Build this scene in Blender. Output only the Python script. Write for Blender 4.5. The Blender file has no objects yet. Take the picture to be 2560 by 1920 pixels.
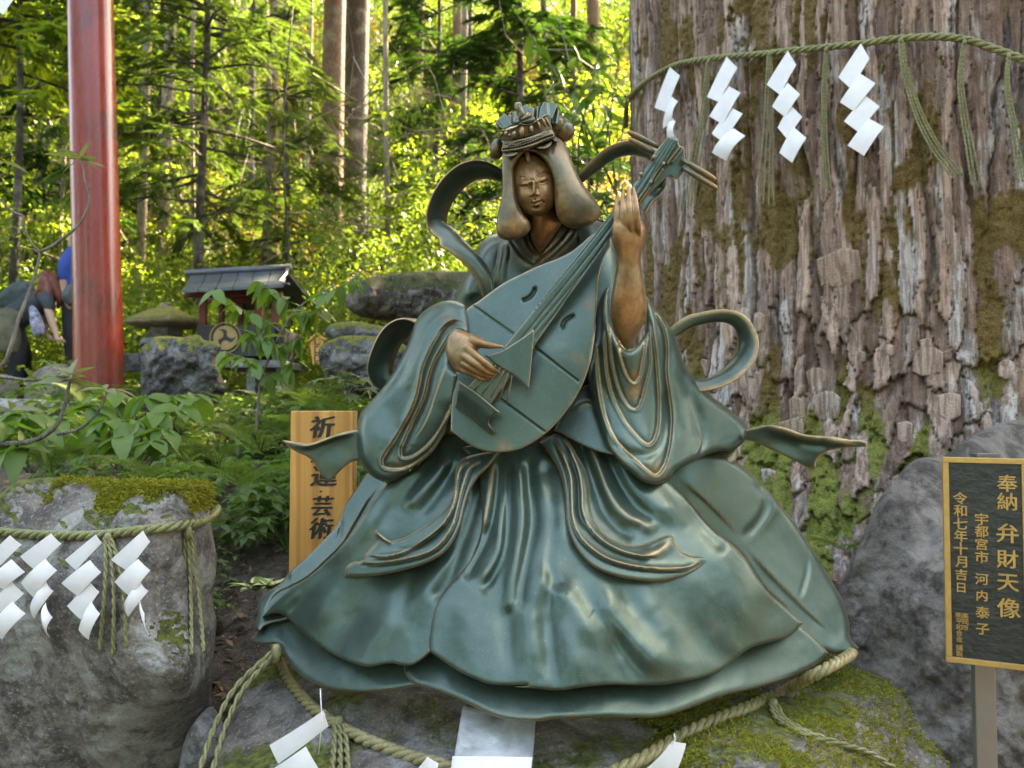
import bpy, bmesh, math, random
import numpy as np
from mathutils import Vector, Matrix, geometry
R_ = math.radians
rng = np.random.default_rng(7)
random.seed(7)
SC = bpy.context.scene
COL = SC.collection
# ------------------------------------------------------------------ camera, world, sun, exposure
CAM_Z = 1.3
PITCH = R_(2.4)
FPX = 1934.0                     # focal length in photo pixels (photo is 2560 wide)
cam_d = bpy.data.cameras.new('camera')
cam_d.sensor_width = 36.0
cam_d.lens = FPX / 2560.0 * 36.0
cam_d.clip_start = 0.05
cam_d.clip_end = 600
cam_d.dof.use_dof = True
cam_d.dof.focus_distance = 1.55
cam_d.dof.aperture_fstop = 5.4
cam = bpy.data.objects.new('camera', cam_d)
COL.objects.link(cam)
cam.location = (0, 0, CAM_Z)
cam.rotation_euler = (R_(90) + PITCH, 0, 0)
SC.camera = cam
SUN_EL, SUN_AZ = R_(47), R_(36)      # azimuth measured from +Y towards +X
w = bpy.data.worlds.new('World'); SC.world = w; w.use_nodes = True
nt = w.node_tree
sky = nt.nodes.new('ShaderNodeTexSky'); sky.sky_type = 'NISHITA'; sky.sun_disc = False
sky.sun_elevation = SUN_EL; sky.sun_rotation = SUN_AZ
sky.air_density = 1.0; sky.dust_density = 3.0; sky.ozone_density = 1.0
bg = nt.nodes['Background']; bg.inputs['Strength'].default_value = 0.15
nt.links.new(sky.outputs[0], bg.inputs['Color'])
sl = bpy.data.lights.new('sun', 'SUN'); sl.energy = 5.0; sl.angle = R_(0.6); sl.color = (1.0, 0.93, 0.80)
sun = bpy.data.objects.new('sun', sl); COL.objects.link(sun)
sd = Vector((math.sin(SUN_AZ)*math.cos(SUN_EL), math.cos(SUN_AZ)*math.cos(SUN_EL), math.sin(SUN_EL)))
sun.rotation_euler = sd.to_track_quat('Z', 'Y').to_euler()
SC.view_settings.view_transform = 'Standard'; SC.view_settings.look = 'None'
SC.view_settings.gamma = 1; SC.view_settings.use_curve_mapping = False
SC.view_settings.exposure = 3.68
SC.view_settings.use_white_balance = True; SC.view_settings.white_balance_temperature = 9000; SC.view_settings.white_balance_tint = 12
SC.cycles.use_denoising = True
SC.cycles.max_bounces = 8; SC.cycles.transparent_max_bounces = 8
SC.cycles.diffuse_bounces = 3; SC.cycles.glossy_bounces = 3; SC.cycles.transmission_bounces = 4
SC.cycles.sample_clamp_indirect = 4.0
SC.render.use_persistent_data = False

# ------------------------------------------------------------------ measuring: photo pixel + distance -> place in the world
CP, SP = math.cos(PITCH), math.sin(PITCH)
def P3(x, y, d):
    x = np.asarray(x, float); y = np.asarray(y, float); d = np.asarray(d, float)
    rx = (x - 1280.0) / FPX; ry = -(y - 960.0) / FPX
    wy = CP - ry * SP; wz = SP + ry * CP
    s = d / wy
    return np.stack(np.broadcast_arrays(rx * s, d * np.ones_like(s), CAM_Z + wz * s), -1)
def PV(x, y, d):
    return Vector(P3(x, y, d).tolist())
CROPS = {'A': (1000,220,2.44), 'B': (850,650,2.7646), 'C': (1400,600,2.5525), 'D': (600,1000,1.9513), 'E': (1300,1050,2.0733),
 'F': (0,0,2.593), 'G': (0,600,2.304), 'H': (0,1150,2.154), 'I': (1540,0,2.1686), 'J': (1560,700,2.212), 'K': (2080,1030,1.8646),
 'L': (500,1560,1.1642), 'M': (250,0,1.6385), 'N': (680,980,3.318), 'Q': (1200,240,8.296), 'R': (1240,370,8.294),
 'S': (1500,320,6.9125), 'T': (1080,780,5.529), 'U': (450,640,4.424), 'V': (0,560,3.319), 'W': (0,0,.8641), 'Z': (0,0,1.0)}
def px(c, pts):
    ox, oy, k = CROPS[c]
    return [(ox + p[0]/k, oy + p[1]/k) + tuple(p[2:]) for p in pts]

# ------------------------------------------------------------------ noise
def _h(ix, iy, iz, s):
    n = (ix * 374761393 + iy * 668265263 + iz * 1274126177 + s * 974634777) & 0xFFFFFFFF
    n = ((n ^ (n >> 13)) * 1274126177) & 0xFFFFFFFF
    n = (n ^ (n >> 16)) & 0xFFFFFFFF
    return n / 2147483648.0 - 1.0
def vnoise(p, seed=0):
    p = np.asarray(p, float); f = np.floor(p); i = f.astype(np.int64); t = p - f; t = t*t*(3-2*t)
    o = 0
    for a in (0, 1):
        wa = t[:,0] if a else 1-t[:,0]
        for b in (0, 1):
            wb = t[:,1] if b else 1-t[:,1]
            for c in (0, 1):
                wc = t[:,2] if c else 1-t[:,2]
                o = o + wa*wb*wc*_h(i[:,0]+a, i[:,1]+b, i[:,2]+c, seed)
    return o
def fbm(p, oct=4, seed=0, gain=.5):
    o = 0; a = 1.0; p = np.asarray(p, float)
    for k in range(oct):
        o = o + a * vnoise(p * (2.03**k) + 17.3*k, seed + k); a *= gain
    return o

# ------------------------------------------------------------------ objects
def tag(o, label=None, cat=None, group=None, kind=None):
    if label: o['label'] = label
    if cat: o['category'] = cat
    if group: o['group'] = group
    if kind: o['kind'] = kind
    return o
def empty(name, loc=(0,0,0), label=None, cat=None, group=None, rot=None):
    o = bpy.data.objects.new(name, None); COL.objects.link(o); o.location = loc
    o.empty_display_size = .1
    if rot: o.rotation_euler = rot
    return tag(o, label, cat, group)
def link(name, me, parent=None, loc=None, rot=None, scale=None):
    o = bpy.data.objects.new(name, me); COL.objects.link(o)
    if parent is not None:
        o.parent = parent
        if loc is None and rot is None:
            o.location = -Vector(parent.location) if not any(parent.rotation_euler) else (0,0,0)
    if loc is not None: o.location = loc
    if rot is not None: o.rotation_euler = rot
    if scale is not None: o.scale = scale
    return o
def smooth(me, on=True):
    me.polygons.foreach_set('use_smooth', [on]*len(me.polygons)); me.update()
def mesh_np(name, v, f, mat=None, smoothed=True, attrs=None):
    """v (N,3), f (M,3) or (M,4) arrays or list of tuples"""
    me = bpy.data.meshes.new(name)
    v = np.asarray(v, np.float32)
    if isinstance(f, np.ndarray):
        k = f.shape[1]
        me.vertices.add(len(v)); me.vertices.foreach_set('co', v.ravel())
        me.loops.add(f.size); me.loops.foreach_set('vertex_index', f.ravel().astype(np.int32))
        me.polygons.add(len(f)); me.polygons.foreach_set('loop_start', np.arange(0, f.size, k, dtype=np.int32))
        me.update(calc_edges=True); me.validate()
    else:
        me.from_pydata(v.tolist(), [], [tuple(int(i) for i in q) for q in f])
    if attrs:
        for an, av in attrs.items():
            at = me.attributes.new(an, 'FLOAT', 'POINT'); at.data.foreach_set('value', np.asarray(av, np.float32).ravel())
    if mat: me.materials.append(mat)
    if smoothed: smooth(me)
    me.update()
    return me
def recalc(me):
    bm = bmesh.new(); bm.from_mesh(me); bmesh.ops.recalc_face_normals(bm, faces=bm.faces); bm.to_mesh(me); bm.free(); me.update()
class MB:
    """collects boxes, tubes and the like into one mesh"""
    def __init__(s): s.v = []; s.f = []
    def add(s, v, f):
        n = len(s.v); s.v += [tuple(map(float, q)) for q in v]; s.f += [tuple(int(i)+n for i in q) for q in f]; return s
    def box(s, c, size, rot=None, taper=1.0):
        a, b, h = [q/2 for q in size]; vs = []
        for z in (-h, h):
            k = taper if z > 0 else 1
            for x, y in ((-a,-b),(a,-b),(a,b),(-a,b)): vs.append(Vector((x*k, y*k, z)))
        if rot is not None: vs = [rot @ q for q in vs]
        vs = [q + Vector(c) for q in vs]
        return s.add(vs, [(3,2,1,0),(4,5,6,7),(0,1,5,4),(1,2,6,5),(2,3,7,6),(3,0,4,7)])
    def tube(s, pts, rad, sides=8, caps=True, flat=1.0):
        pts = [Vector(p) for p in pts]; n = len(pts)
        if not hasattr(rad, '__len__'): rad = [rad]*n
        vs = []; up = None
        for i, p in enumerate(pts):
            t = (pts[min(i+1,n-1)] - pts[max(i-1,0)]).normalized()
            if up is None:
                up = Vector((0,0,1)) if abs(t.z) < .9 else Vector((1,0,0))
            a = t.cross(up).normalized(); b = a.cross(t).normalized(); up = b
            for k in range(sides):
                q = 2*math.pi*k/sides
                vs.append(p + a*math.cos(q)*rad[i] + b*math.sin(q)*rad[i]*flat)
        fs = []
        for i in range(n-1):
            for k in range(sides):
                k2 = (k+1) % sides
                fs.append((i*sides+k, i*sides+k2, (i+1)*sides+k2, (i+1)*sides+k))
        if caps:
            fs.append(tuple(range(sides))[::-1]); fs.append(tuple((n-1)*sides+k for k in range(sides)))
        return s.add(vs, fs)
    def ball(s, c, r, seg=16, ring=10, rot=None):
        if not hasattr(r, '__len__'): r = (r, r, r)
        vs = [Vector((0,0,r[2]))]
        for i in range(1, ring):
            a = math.pi*i/ring
            for k in range(seg):
                q = 2*math.pi*k/seg; vs.append(Vector((r[0]*math.sin(a)*math.cos(q), r[1]*math.sin(a)*math.sin(q), r[2]*math.cos(a))))
        vs.append(Vector((0,0,-r[2])))
        if rot is not None: vs = [rot @ q for q in vs]
        vs = [q + Vector(c) for q in vs]
        fs = [(0, 1+k, 1+(k+1)%seg) for k in range(seg)]
        for i in range(ring-2):
            for k in range(seg):
                k2 = (k+1)%seg; a = 1+i*seg; b = a+seg
                fs.append((a+k, b+k, b+k2, a+k2))
        L = len(vs)-1; a = 1+(ring-2)*seg
        fs += [(L, a+(k+1)%seg, a+k) for k in range(seg)]
        return s.add(vs, fs)
    def lathe(s, prof, c=(0,0,0), seg=24, closed=True):
        vs = []; n = len(prof)
        for r, z in prof:
            for k in range(seg):
                q = 2*math.pi*k/seg; vs.append((c[0]+r*math.cos(q), c[1]+r*math.sin(q), c[2]+z))
        fs = []
        for i in range(n-1):
            for k in range(seg):
                k2 = (k+1)%seg; fs.append((i*seg+k, i*seg+k2, (i+1)*seg+k2, (i+1)*seg+k))
        if closed: fs += [tuple(range(seg))[::-1], tuple((n-1)*seg+k for k in range(seg))]
        return s.add(vs, fs)
    def mesh(s, name, mat, smoothed=True):
        return mesh_np(name, s.v, s.f, mat, smoothed)
    def build(s, name, mat, parent=None, smoothed=True, bevel=0, angle=None):
        me = s.mesh(name, mat, smoothed); recalc(me)
        o = link(name, me, parent)
        if bevel:
            m = o.modifiers.new('bevel', 'BEVEL'); m.width = bevel; m.segments = 2; m.limit_method = 'ANGLE'; m.angle_limit = R_(40)
        if angle: me.set_sharp_from_angle(angle=R_(angle))
        return o

# ------------------------------------------------------------------ curves
def spline(pts, closed=False, step=4.0):
    """Catmull-Rom through points; a point written twice is a corner."""
    p = np.array([q[:2] for q in pts], float) if not isinstance(pts, np.ndarray) else pts
    segs = []; cur = [p[0]]; parts = []
    dup = [i for i in range(1, len(p)) if np.allclose(p[i], p[i-1])]
    if closed:
        if dup:      # start at a corner
            k = dup[0]; p = np.vstack([p[k:], p[:k]])
            p = np.vstack([p, p[:1]]) if not np.allclose(p[0], p[-1]) else p
            out = []; i0 = 0
            idx = [i for i in range(1, len(p)) if np.allclose(p[i], p[i-1])]
            st = 0; runs = []
            for i in idx: runs.append(p[st:i]); st = i
            runs.append(p[st:])
            for r in runs:
                if len(r) > 1: out.append(_cr(r, False, step)[:-1])
            return np.vstack(out)
        return _cr(p, True, step)
    idx = dup; st = 0; out = []
    for i in idx: out.append(_cr(p[st:i], False, step)[:-1]); st = i
    out.append(_cr(p[st:], False, step))
    return np.vstack(out)
def _cr(p, closed, step):
    n = len(p)
    if n == 2 and not closed:
        L = np.linalg.norm(p[1]-p[0]); k = max(1, int(round(L/step))); t = np.linspace(0, 1, k+1)[:,None]
        return p[0]*(1-t) + p[1]*t
    if closed: q = np.vstack([p[-1:], p, p[:2]]); m = n
    else: q = np.vstack([2*p[0]-p[1], p, 2*p[-1]-p[-2]]); m = n-1
    out = []
    for i in range(m):
        a, b, c, d = q[i], q[i+1], q[i+2], q[i+3]
        L = np.linalg.norm(c-b); k = max(1, int(math.ceil(L/step)))
        ta = math.sqrt(max(np.linalg.norm(b-a), 1e-6)); tb = math.sqrt(max(L, 1e-6)); tc = math.sqrt(max(np.linalg.norm(d-c), 1e-6))
        m1 = (c-b) + tb*((b-a)/ta - (c-a)/(ta+tb)); m2 = (c-b) + tb*((d-c)/tc - (d-b)/(tb+tc))
        for j in range(k):
            t = j/k
            out.append((2*t**3-3*t**2+1)*b + (t**3-2*t**2+t)*m1 + (-2*t**3+3*t**2)*c + (t**3-t**2)*m2)
    if not closed: out.append(p[-1])
    return np.array(out)
def resample(p, n):
    p = np.asarray(p, float); s = np.r_[0, np.cumsum(np.linalg.norm(np.diff(p, axis=0), axis=1))]
    t = np.linspace(0, s[-1], n)
    return np.stack([np.interp(t, s, p[:,k]) for k in range(p.shape[1])], 1)
def cr3(pts, n):
    p = np.array(pts, float); return resample(_cr(p, False, np.linalg.norm(np.diff(p,axis=0),axis=1).mean()/10), n)
def inside(pt, poly):
    x, y = pt[:,0], pt[:,1]; c = np.zeros(len(pt), bool)
    a = poly; b = np.roll(poly, -1, 0)
    for (x1, y1), (x2, y2) in zip(a, b):
        if y1 == y2: continue
        m = (y1 > y) != (y2 > y)
        c ^= m & (x < (x2-x1)*(y-y1)/(y2-y1) + x1)
    return c
def poly_info(pt, poly, closed=False):
    """distance, signed side, position (0..1), end-distance of nearest point"""
    a = poly; b = np.roll(poly, -1, 0)
    if not closed: a, b = poly[:-1], poly[1:]
    L = np.linalg.norm(b-a, axis=1); S = np.r_[0, np.cumsum(L)]; tot = S[-1]
    bd = np.full(len(pt), 1e18); side = np.zeros(len(pt)); tt = np.zeros(len(pt))
    for i in range(len(a)):
        d = b[i]-a[i]; l2 = max(d@d, 1e-9); r = pt-a[i]
        t = np.clip((r@d)/l2, 0, 1); q = r - t[:,None]*d; dd = (q*q).sum(1)
        m = dd < bd
        bd[m] = dd[m]; side[m] = (d[0]*r[m,1]-d[1]*r[m,0]); tt[m] = S[i]+t[m]*L[i]
    return np.sqrt(bd), side, tt/tot, tot
def rbf(ctrl, x, y):
    c = np.array(ctrl, float); P = c[:,:2]/500.; n = len(P)
    if n == 1: return np.full(np.shape(x), c[0,2])
    def ph(r2): return np.where(r2 > 1e-12, .5*r2*np.log(np.maximum(r2, 1e-12)), 0)
    if n < 3:
        q = np.stack([x, y], 1)/500.; d = P[1]-P[0]; t = np.clip(((q-P[0])@d)/(d@d), -.3, 1.3); return c[0,2]*(1-t)+c[1,2]*t
    K = ph(((P[:,None]-P[None])**2).sum(-1)) + np.eye(n)*1e-4
    A = np.block([[K, np.c_[np.ones(n), P]], [np.c_[np.ones(n), P].T, -np.diag([0, 2e-3, 2e-3])]])
    s = np.linalg.solve(A, np.r_[c[:,2], 0, 0, 0])
    q = np.stack([x, y], 1)/500.
    out = np.zeros(len(q))
    for i in range(n): out += s[i]*ph(((q-P[i])**2).sum(1))
    return out + s[n] + q@s[n+1:]
def smoothstep(x): x = np.clip(x, 0, 1); return x*x*(3-2*x)

# ------------------------------------------------------------------ relief: a cast / carved body with a traced outline, real depth and modelled surface
def relief_data(outline, depth, feats=(), step=4., R=8., edge=.006, inflate=0., T=.04, spots=(), tone=0., wear=.9, wearw=3.5,
                lump=0., bumps=(), noise=None, back=None):
    step_b = step*.9
    poly = spline(outline, True, step_b)
    seg = np.linalg.norm(poly-np.roll(poly,1,0), axis=1); poly = poly[seg > .25]
    # orientation: make it so that inward normal is known
    area = .5*np.sum(poly[:,0]*np.roll(poly[:,1],-1)-np.roll(poly[:,0],-1)*poly[:,1])
    if area < 0: poly = poly[::-1].copy()
    tn = np.roll(poly,-1,0)-np.roll(poly,1,0); tn /= np.linalg.norm(tn,axis=1)[:,None]+1e-9
    nin = np.stack([-tn[:,1], tn[:,0]], 1)
    lo, hi = poly.min(0), poly.max(0)
    gx = np.arange(lo[0]+step/2, hi[0], step); gy = np.arange(lo[1]+step/2, hi[1], step*.866)
    X, Y = np.meshgrid(gx, gy); X = X + (np.arange(len(gy))%2)[:,None]*step/2
    G = np.stack([X.ravel(), Y.ravel()], 1); G = G[inside(G, poly)]
    pts = [poly]
    offs = [q for q in (.14*R, .38*R) if q > .6] if R > 3 else []
    gd = poly_info(G, poly, True)[0]
    last = 0
    for o in offs:
        q = poly + nin*o; q = q[inside(q, poly)]
        if len(q):
            dq = poly_info(q, poly, True)[0]; q = q[dq > o*.93]
            if len(q): pts.append(q[::1]); last = o
    G = G[gd > last + step*.55]; pts.append(G)
    V = np.vstack(pts); n0 = len(poly)
    r = geometry.delaunay_2d_cdt([Vector(q) for q in V.tolist()], [], [list(range(n0))], 1, 1e-5)
    V = np.array([tuple(q) for q in r[0]]); F = [f for f in r[2]]
    tri = []
    for f in F:
        for k in range(1, len(f)-1): tri.append((f[0], f[k], f[k+1]))
    tri = np.array(tri, int)
    e = np.vstack([tri[:,[0,1]], tri[:,[1,2]], tri[:,[2,0]]])
    es = np.sort(e, 1); key = es[:,0]*10000000+es[:,1]; u, inv, cnt = np.unique(key, return_inverse=True, return_counts=True)
    bnd = e[cnt[inv] == 1]
    D = poly_info(V, poly, True)[0]; isb = np.zeros(len(V), bool); isb[bnd.ravel()] = True; D[isb] = 0
    base = rbf(depth, V[:,0], V[:,1])
    disp = np.zeros(len(V)); W = np.zeros(len(V)); TN = np.full(len(V), float(tone))
    if inflate:
        mx = D.max(); h = D*(2*mx-D)/2
        ue = np.unique(es, axis=0); deg = np.bincount(ue.ravel(), minlength=len(V)).astype(float)
        c = step*step/4*1.15
        for _ in range(260):
            s = np.bincount(ue[:,0], h[ue[:,1]], len(V)) + np.bincount(ue[:,1], h[ue[:,0]], len(V))
            h = s/np.maximum(deg,1) + c; h[isb] = 0
        disp += inflate*np.sqrt(h/h.max())
    if R > 0:
        t = np.clip(D/R, 0, 1); disp -= edge*(1-np.sqrt(np.clip(1-(1-t)**2, 0, 1)))
    for f in feats:
        kind, fp, fw, fh = f[:4]; opt = f[4] if len(f) > 4 else {}
        pl = spline([q[:2] for q in fp], False, 6.) if len(fp) > 2 else np.array([q[:2] for q in fp], float)
        m = np.ones(len(V), bool); mg = 5*fw + 10
        l, hgh = pl.min(0)-mg, pl.max(0)+mg
        m = ((V > l) & (V < hgh)).all(1)
        if not m.any(): continue
        fw = fw*((1.9 if fw > 13 else 1.45) if kind in ('ridge', 'groove') and fw > 7 else 1.0); d, sd_, t, tot = poly_info(V[m], pl)
        fade = opt.get('fade', 40. if fw < 20 else 90.)
        f0 = opt.get('ends', (1, 1))
        tp = np.ones(m.sum())
        if f0[0]: tp *= smoothstep(t*tot/fade)
        if f0[1]: tp *= smoothstep((1-t)*tot/fade)
        beyond = ((t <= 0) | (t >= 1)) & True
        if kind == 'ridge': q = fh*np.exp(-(d/fw)**2)
        elif kind == 'groove': q = -fh*np.exp(-(d/fw)**2)
        elif kind == 'cut': q = -fh*(d < fw)
        elif kind in ('sr', 'sl'):
            s = -sd_ if kind == 'sr' else sd_
            s = np.where(s > 0, d, -d)
            sharp = opt.get('sharp', 1.6)
            q = fh*np.exp(-np.maximum(s, 0)/fw)/(1+np.exp(-s/sharp*2.2))
            q -= opt.get('under', .25)*fh*np.exp(-(np.minimum(s+sharp*2, 0)/(fw*.35))**2)*(s < 0)
            q = np.where(beyond, 0, q)
            W[m] = np.maximum(W[m], opt.get('wear', .8)*np.exp(-((s-1.6)/2.1)**2)*tp*(~beyond))
        q = q*tp
        disp[m] += q
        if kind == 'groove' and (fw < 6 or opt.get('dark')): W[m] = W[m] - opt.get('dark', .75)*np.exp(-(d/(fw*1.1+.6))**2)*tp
        if kind == 'ridge' and opt.get('wear', .0): W[m] = np.maximum(W[m], opt['wear']*np.exp(-(d/(fw*.45))**2)*tp)
    for (bx, by, brx, bry, ba, bh) in bumps:
        c_, s_ = math.cos(ba), math.sin(ba); dx = V[:,0]-bx; dy = V[:,1]-by
        u_ = (dx*c_+dy*s_)/brx; v_ = (-dx*s_+dy*c_)/bry; disp += bh*np.exp(-(u_*u_+v_*v_))
    for (sx, sy, sr, sv) in spots:
        k = np.exp(-(((V[:,0]-sx)**2+(V[:,1]-sy)**2)/sr**2)); TN = TN*(1-k)+sv*k
    if wear: W = np.maximum(W, wear*np.exp(-(D/wearw)**2))
    if lump:
        disp += lump*.55*fbm(np.c_[V/85., np.full(len(V), 3.3)], 3, 5)
    if noise:                # rough stone: amplitude, feature size in px
        for amp, size, sdn in noise: 
            k = smoothstep(D/(size*.12+1)) if opt_edge else 1
            disp += amp*fbm(np.c_[V/size, np.full(len(V), sdn)], 5, int(sdn*10))
    front = P3(V[:,0], V[:,1], base-disp)
    nb = len(V)
    # back: a ring straight behind the outline, closed by the same net
    bd = base + T
    bk = np.maximum(bd, front[:,1]+.002)
    if inflate and back is None: bk = np.maximum(base + T + .6*np.clip(disp, 0, None), front[:,1]+.002)
    back_pos = P3(V[:,0], V[:,1], bk)
    Vall = np.vstack([front, back_pos])
    Fall = [tuple(t_[::-1]) for t_ in tri.tolist()] + [(a+nb, b+nb, c+nb) for a, b, c in tri.tolist()]
    Fall += [(int(a), int(b), int(b)+nb, int(a)+nb) for a, b in bnd]
    return Vall, Fall, np.r_[W, W*0+.15], np.r_[TN, TN]
opt_edge = True
def relief(name, parent, mat, outline, depth, feats=(), sharp=None, **kw):
    V, F, W, TN = relief_data(outline, depth, feats, **kw)
    me = mesh_np(name, V, F, mat, True, {'wear': W, 'tone': TN})
    recalc(me)
    if sharp: me.set_sharp_from_angle(angle=R_(sharp))
    return link(name, me, parent)
def ribbon(name, parent, mat, A, B, sag=.012, thick=.006, n=60, m=9, tone=.1, rimtone=.5, edgewear=.8):
    """a band between two edge lines A and B, each a list of (x, y, distance)"""
    a = cr3([tuple(P3(*q)) for q in A], n); b = cr3([tuple(P3(*q)) for q in B], n)
    V = []; W = []; TN = []
    tn = np.gradient((a+b)/2, axis=0); tn /= np.linalg.norm(tn, axis=1)[:,None]
    ac = b-a; nn = np.cross(tn, ac); nn /= np.linalg.norm(nn, axis=1)[:,None]+1e-9
    for side in (0, 1):
        for j in range(m):
            u = j/(m-1); k = 4*u*(1-u)
            th = thick*(.35+.65*math.sqrt(k)) if side == 0 else -thick*(.35+.65*math.sqrt(k))
            V.append(a*(1-u)+b*u + nn*(sag*k + th/2)[..., None] if False else a*(1-u)+b*u + nn*(sag*k + th/2))
            W.append(np.full(n, edgewear*math.exp(-(min(u,1-u)/.07)**2))); TN.append(np.full(n, tone))
    V = np.vstack(V); F = []
    def id(s, j, i): return (s*m+j)*n+i
    for s in (0, 1):
        for j in range(m-1):
            for i in range(n-1):
                q = (id(s,j,i), id(s,j,i+1), id(s,j+1,i+1), id(s,j+1,i)); F.append(q if s else q[::-1])
    for j in (0, m-1):
        for i in range(n-1):
            q = (id(0,j,i), id(0,j,i+1), id(1,j,i+1), id(1,j,i)); F.append(q)
    for i in (0, n-1):
        for j in range(m-1): F.append((id(0,j,i), id(0,j+1,i), id(1,j+1,i), id(1,j,i)))
    me = mesh_np(name, V, F, mat, True, {'wear': np.concatenate(W), 'tone': np.concatenate(TN)}); recalc(me)
    return link(name, me, parent)
def set_attr(me, wear=0., tone=0.):
    for an, av in (('wear', wear), ('tone', tone)):
        at = me.attributes.get(an) or me.attributes.new(an, 'FLOAT', 'POINT')
        at.data.foreach_set('value', np.full(len(me.vertices), av, np.float32) if np.isscalar(av) else np.asarray(av, np.float32))
def fuse(name, parent, mat, pieces, voxel, tone=1., wear=.2, smooth_it=4, tonefn=None):
    """unite overlapping closed pieces into one continuous surface"""
    v = []; f = []
    for pv, pf in pieces:
        n = len(v); v += [tuple(map(float, q)) for q in pv]; f += [tuple(int(i)+n for i in q) for q in pf]
    me = mesh_np(name, v, f, None, False); recalc(me)
    tmp = bpy.data.objects.new('tmp', me); COL.objects.link(tmp)
    m = tmp.modifiers.new('r', 'REMESH'); m.mode = 'VOXEL'; m.voxel_size = voxel
    m2 = tmp.modifiers.new('s', 'SMOOTH'); m2.iterations = smooth_it; m2.factor = .5
    dg = bpy.context.evaluated_depsgraph_get(); dg.update()
    out = bpy.data.meshes.new_from_object(tmp.evaluated_get(dg)); bpy.data.objects.remove(tmp)
    out.name = name; out.materials.clear(); out.materials.append(mat); smooth(out)
    co = np.zeros(len(out.vertices)*3, np.float32); out.vertices.foreach_get('co', co); co = co.reshape(-1, 3)
    if tonefn is not None: set_attr(out, wear, tonefn(co))
    else: set_attr(out, wear, tone)
    return link(name, out, parent)
def chain(pts, rads, sides=12, sub=5):
    """tapered rounded limb through (x,y,d) points as a closed piece"""
    p = np.array([tuple(P3(*q)) for q in pts]); n = (len(p)-1)*sub+1
    s = np.r_[0, np.cumsum(np.linalg.norm(np.diff(p,axis=0),axis=1))]
    q = _cr(p, False, s[-1]/n); q = resample(q, n); r = np.interp(np.linspace(0, s[-1], n), s, rads)
    mb = MB(); a = [Vector(x) for x in q]
    t0 = (a[0]-a[1]).normalized(); t1 = (a[-1]-a[-2]).normalized()
    pp = [a[0]+t0*r[0]*.95, a[0]+t0*r[0]*.7]+a+[a[-1]+t1*r[-1]*.7, a[-1]+t1*r[-1]*.95]
    rr = [r[0]*.3, r[0]*.72]+list(r)+[r[-1]*.72, r[-1]*.3]
    mb.tube(pp, rr, sides); return mb.v, mb.f

# ------------------------------------------------------------------ materials
def mat_new(name):
    m = bpy.data.materials.new(name); m.use_nodes = True
    t = m.node_tree; return m, t, t.nodes['Principled BSDF']
def N(t, typ, **kw):
    n = t.nodes.new(typ)
    for k, v in kw.items():
        if k in n.inputs.keys() if isinstance(k, str) and hasattr(n, 'inputs') else False: n.inputs[k].default_value = v
        else: setattr(n, k, v)
    return n
def ramp(t, fac, stops, interp='LINEAR'):
    r = t.nodes.new('ShaderNodeValToRGB'); r.color_ramp.interpolation = interp
    while len(r.color_ramp.elements) < len(stops): r.color_ramp.elements.new(.5)
    for e, (p, c) in zip(r.color_ramp.elements, stops):
        e.position = p; e.color = (c, c, c, 1) if np.isscalar(c) else (*c, 1)
    t.links.new(fac, r.inputs['Fac']); return r.outputs['Color']
def noise(t, scale, detail=4, rough=.55, vec=None, dist=0., dims=None):
    n = t.nodes.new('ShaderNodeTexNoise'); n.inputs['Scale'].default_value = scale; n.inputs['Detail'].default_value = detail
    n.inputs['Roughness'].default_value = rough; n.inputs['Distortion'].default_value = dist
    if vec is not None: t.links.new(vec, n.inputs['Vector'])
    return n.outputs['Fac']
def mix(t, fac, a, b, mode='MIX'):
    m = t.nodes.new('ShaderNodeMix'); m.data_type = 'RGBA'; m.blend_type = mode
    for sock, val in ((m.inputs[0], fac), (m.inputs[6], a), (m.inputs[7], b)):
        if isinstance(val, bpy.types.NodeSocket): t.links.new(val, sock)
        elif np.isscalar(val): sock.default_value = val
        else: sock.default_value = (*val, 1)
    return m.outputs[2]
def math_(t, op, a, b=0., c=None):
    m = t.nodes.new('ShaderNodeMath'); m.operation = op
    for i, val in enumerate((a, b) + ((c,) if c is not None else ())):
        if isinstance(val, bpy.types.NodeSocket): t.links.new(val, m.inputs[i])
        else: m.inputs[i].default_value = val
    return m.outputs[0]
def attr(t, name):
    a = t.nodes.new('ShaderNodeAttribute'); a.attribute_name = name; return a.outputs['Fac']
def coords(t, kind='Object', scale=(1,1,1)):
    c = t.nodes.new('ShaderNodeTexCoord' if kind != 'Position' else 'ShaderNodeNewGeometry'); m = t.nodes.new('ShaderNodeMapping'); m.inputs['Scale'].default_value = scale
    t.links.new(c.outputs[kind], m.inputs['Vector']); return m.outputs[0]
def bump(t, h, strength, dist, bsdf, prev=None):
    b = t.nodes.new('ShaderNodeBump'); b.inputs['Strength'].default_value = strength; b.inputs['Distance'].default_value = dist
    t.links.new(h, b.inputs['Height'])
    if prev is not None: t.links.new(prev, b.inputs['Normal'])
    t.links.new(b.outputs[0], bsdf.inputs['Normal']); return b.outputs[0]
def plain(name, col, rough=.6, metal=0., var=.15, scale=20., bumpd=0.):
    m, t, b = mat_new(name); n = noise(t, scale, 4, .6, coords(t))
    c1 = tuple(q*(1-var) for q in col); c2 = tuple(min(1, q*(1+var)) for q in col)
    t.links.new(ramp(t, n, [(.3, c1), (.7, c2)]), b.inputs['Base Color'])
    b.inputs['Roughness'].default_value = rough; b.inputs['Metallic'].default_value = metal
    if bumpd: bump(t, n, .6, bumpd, b)
    return m
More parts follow.
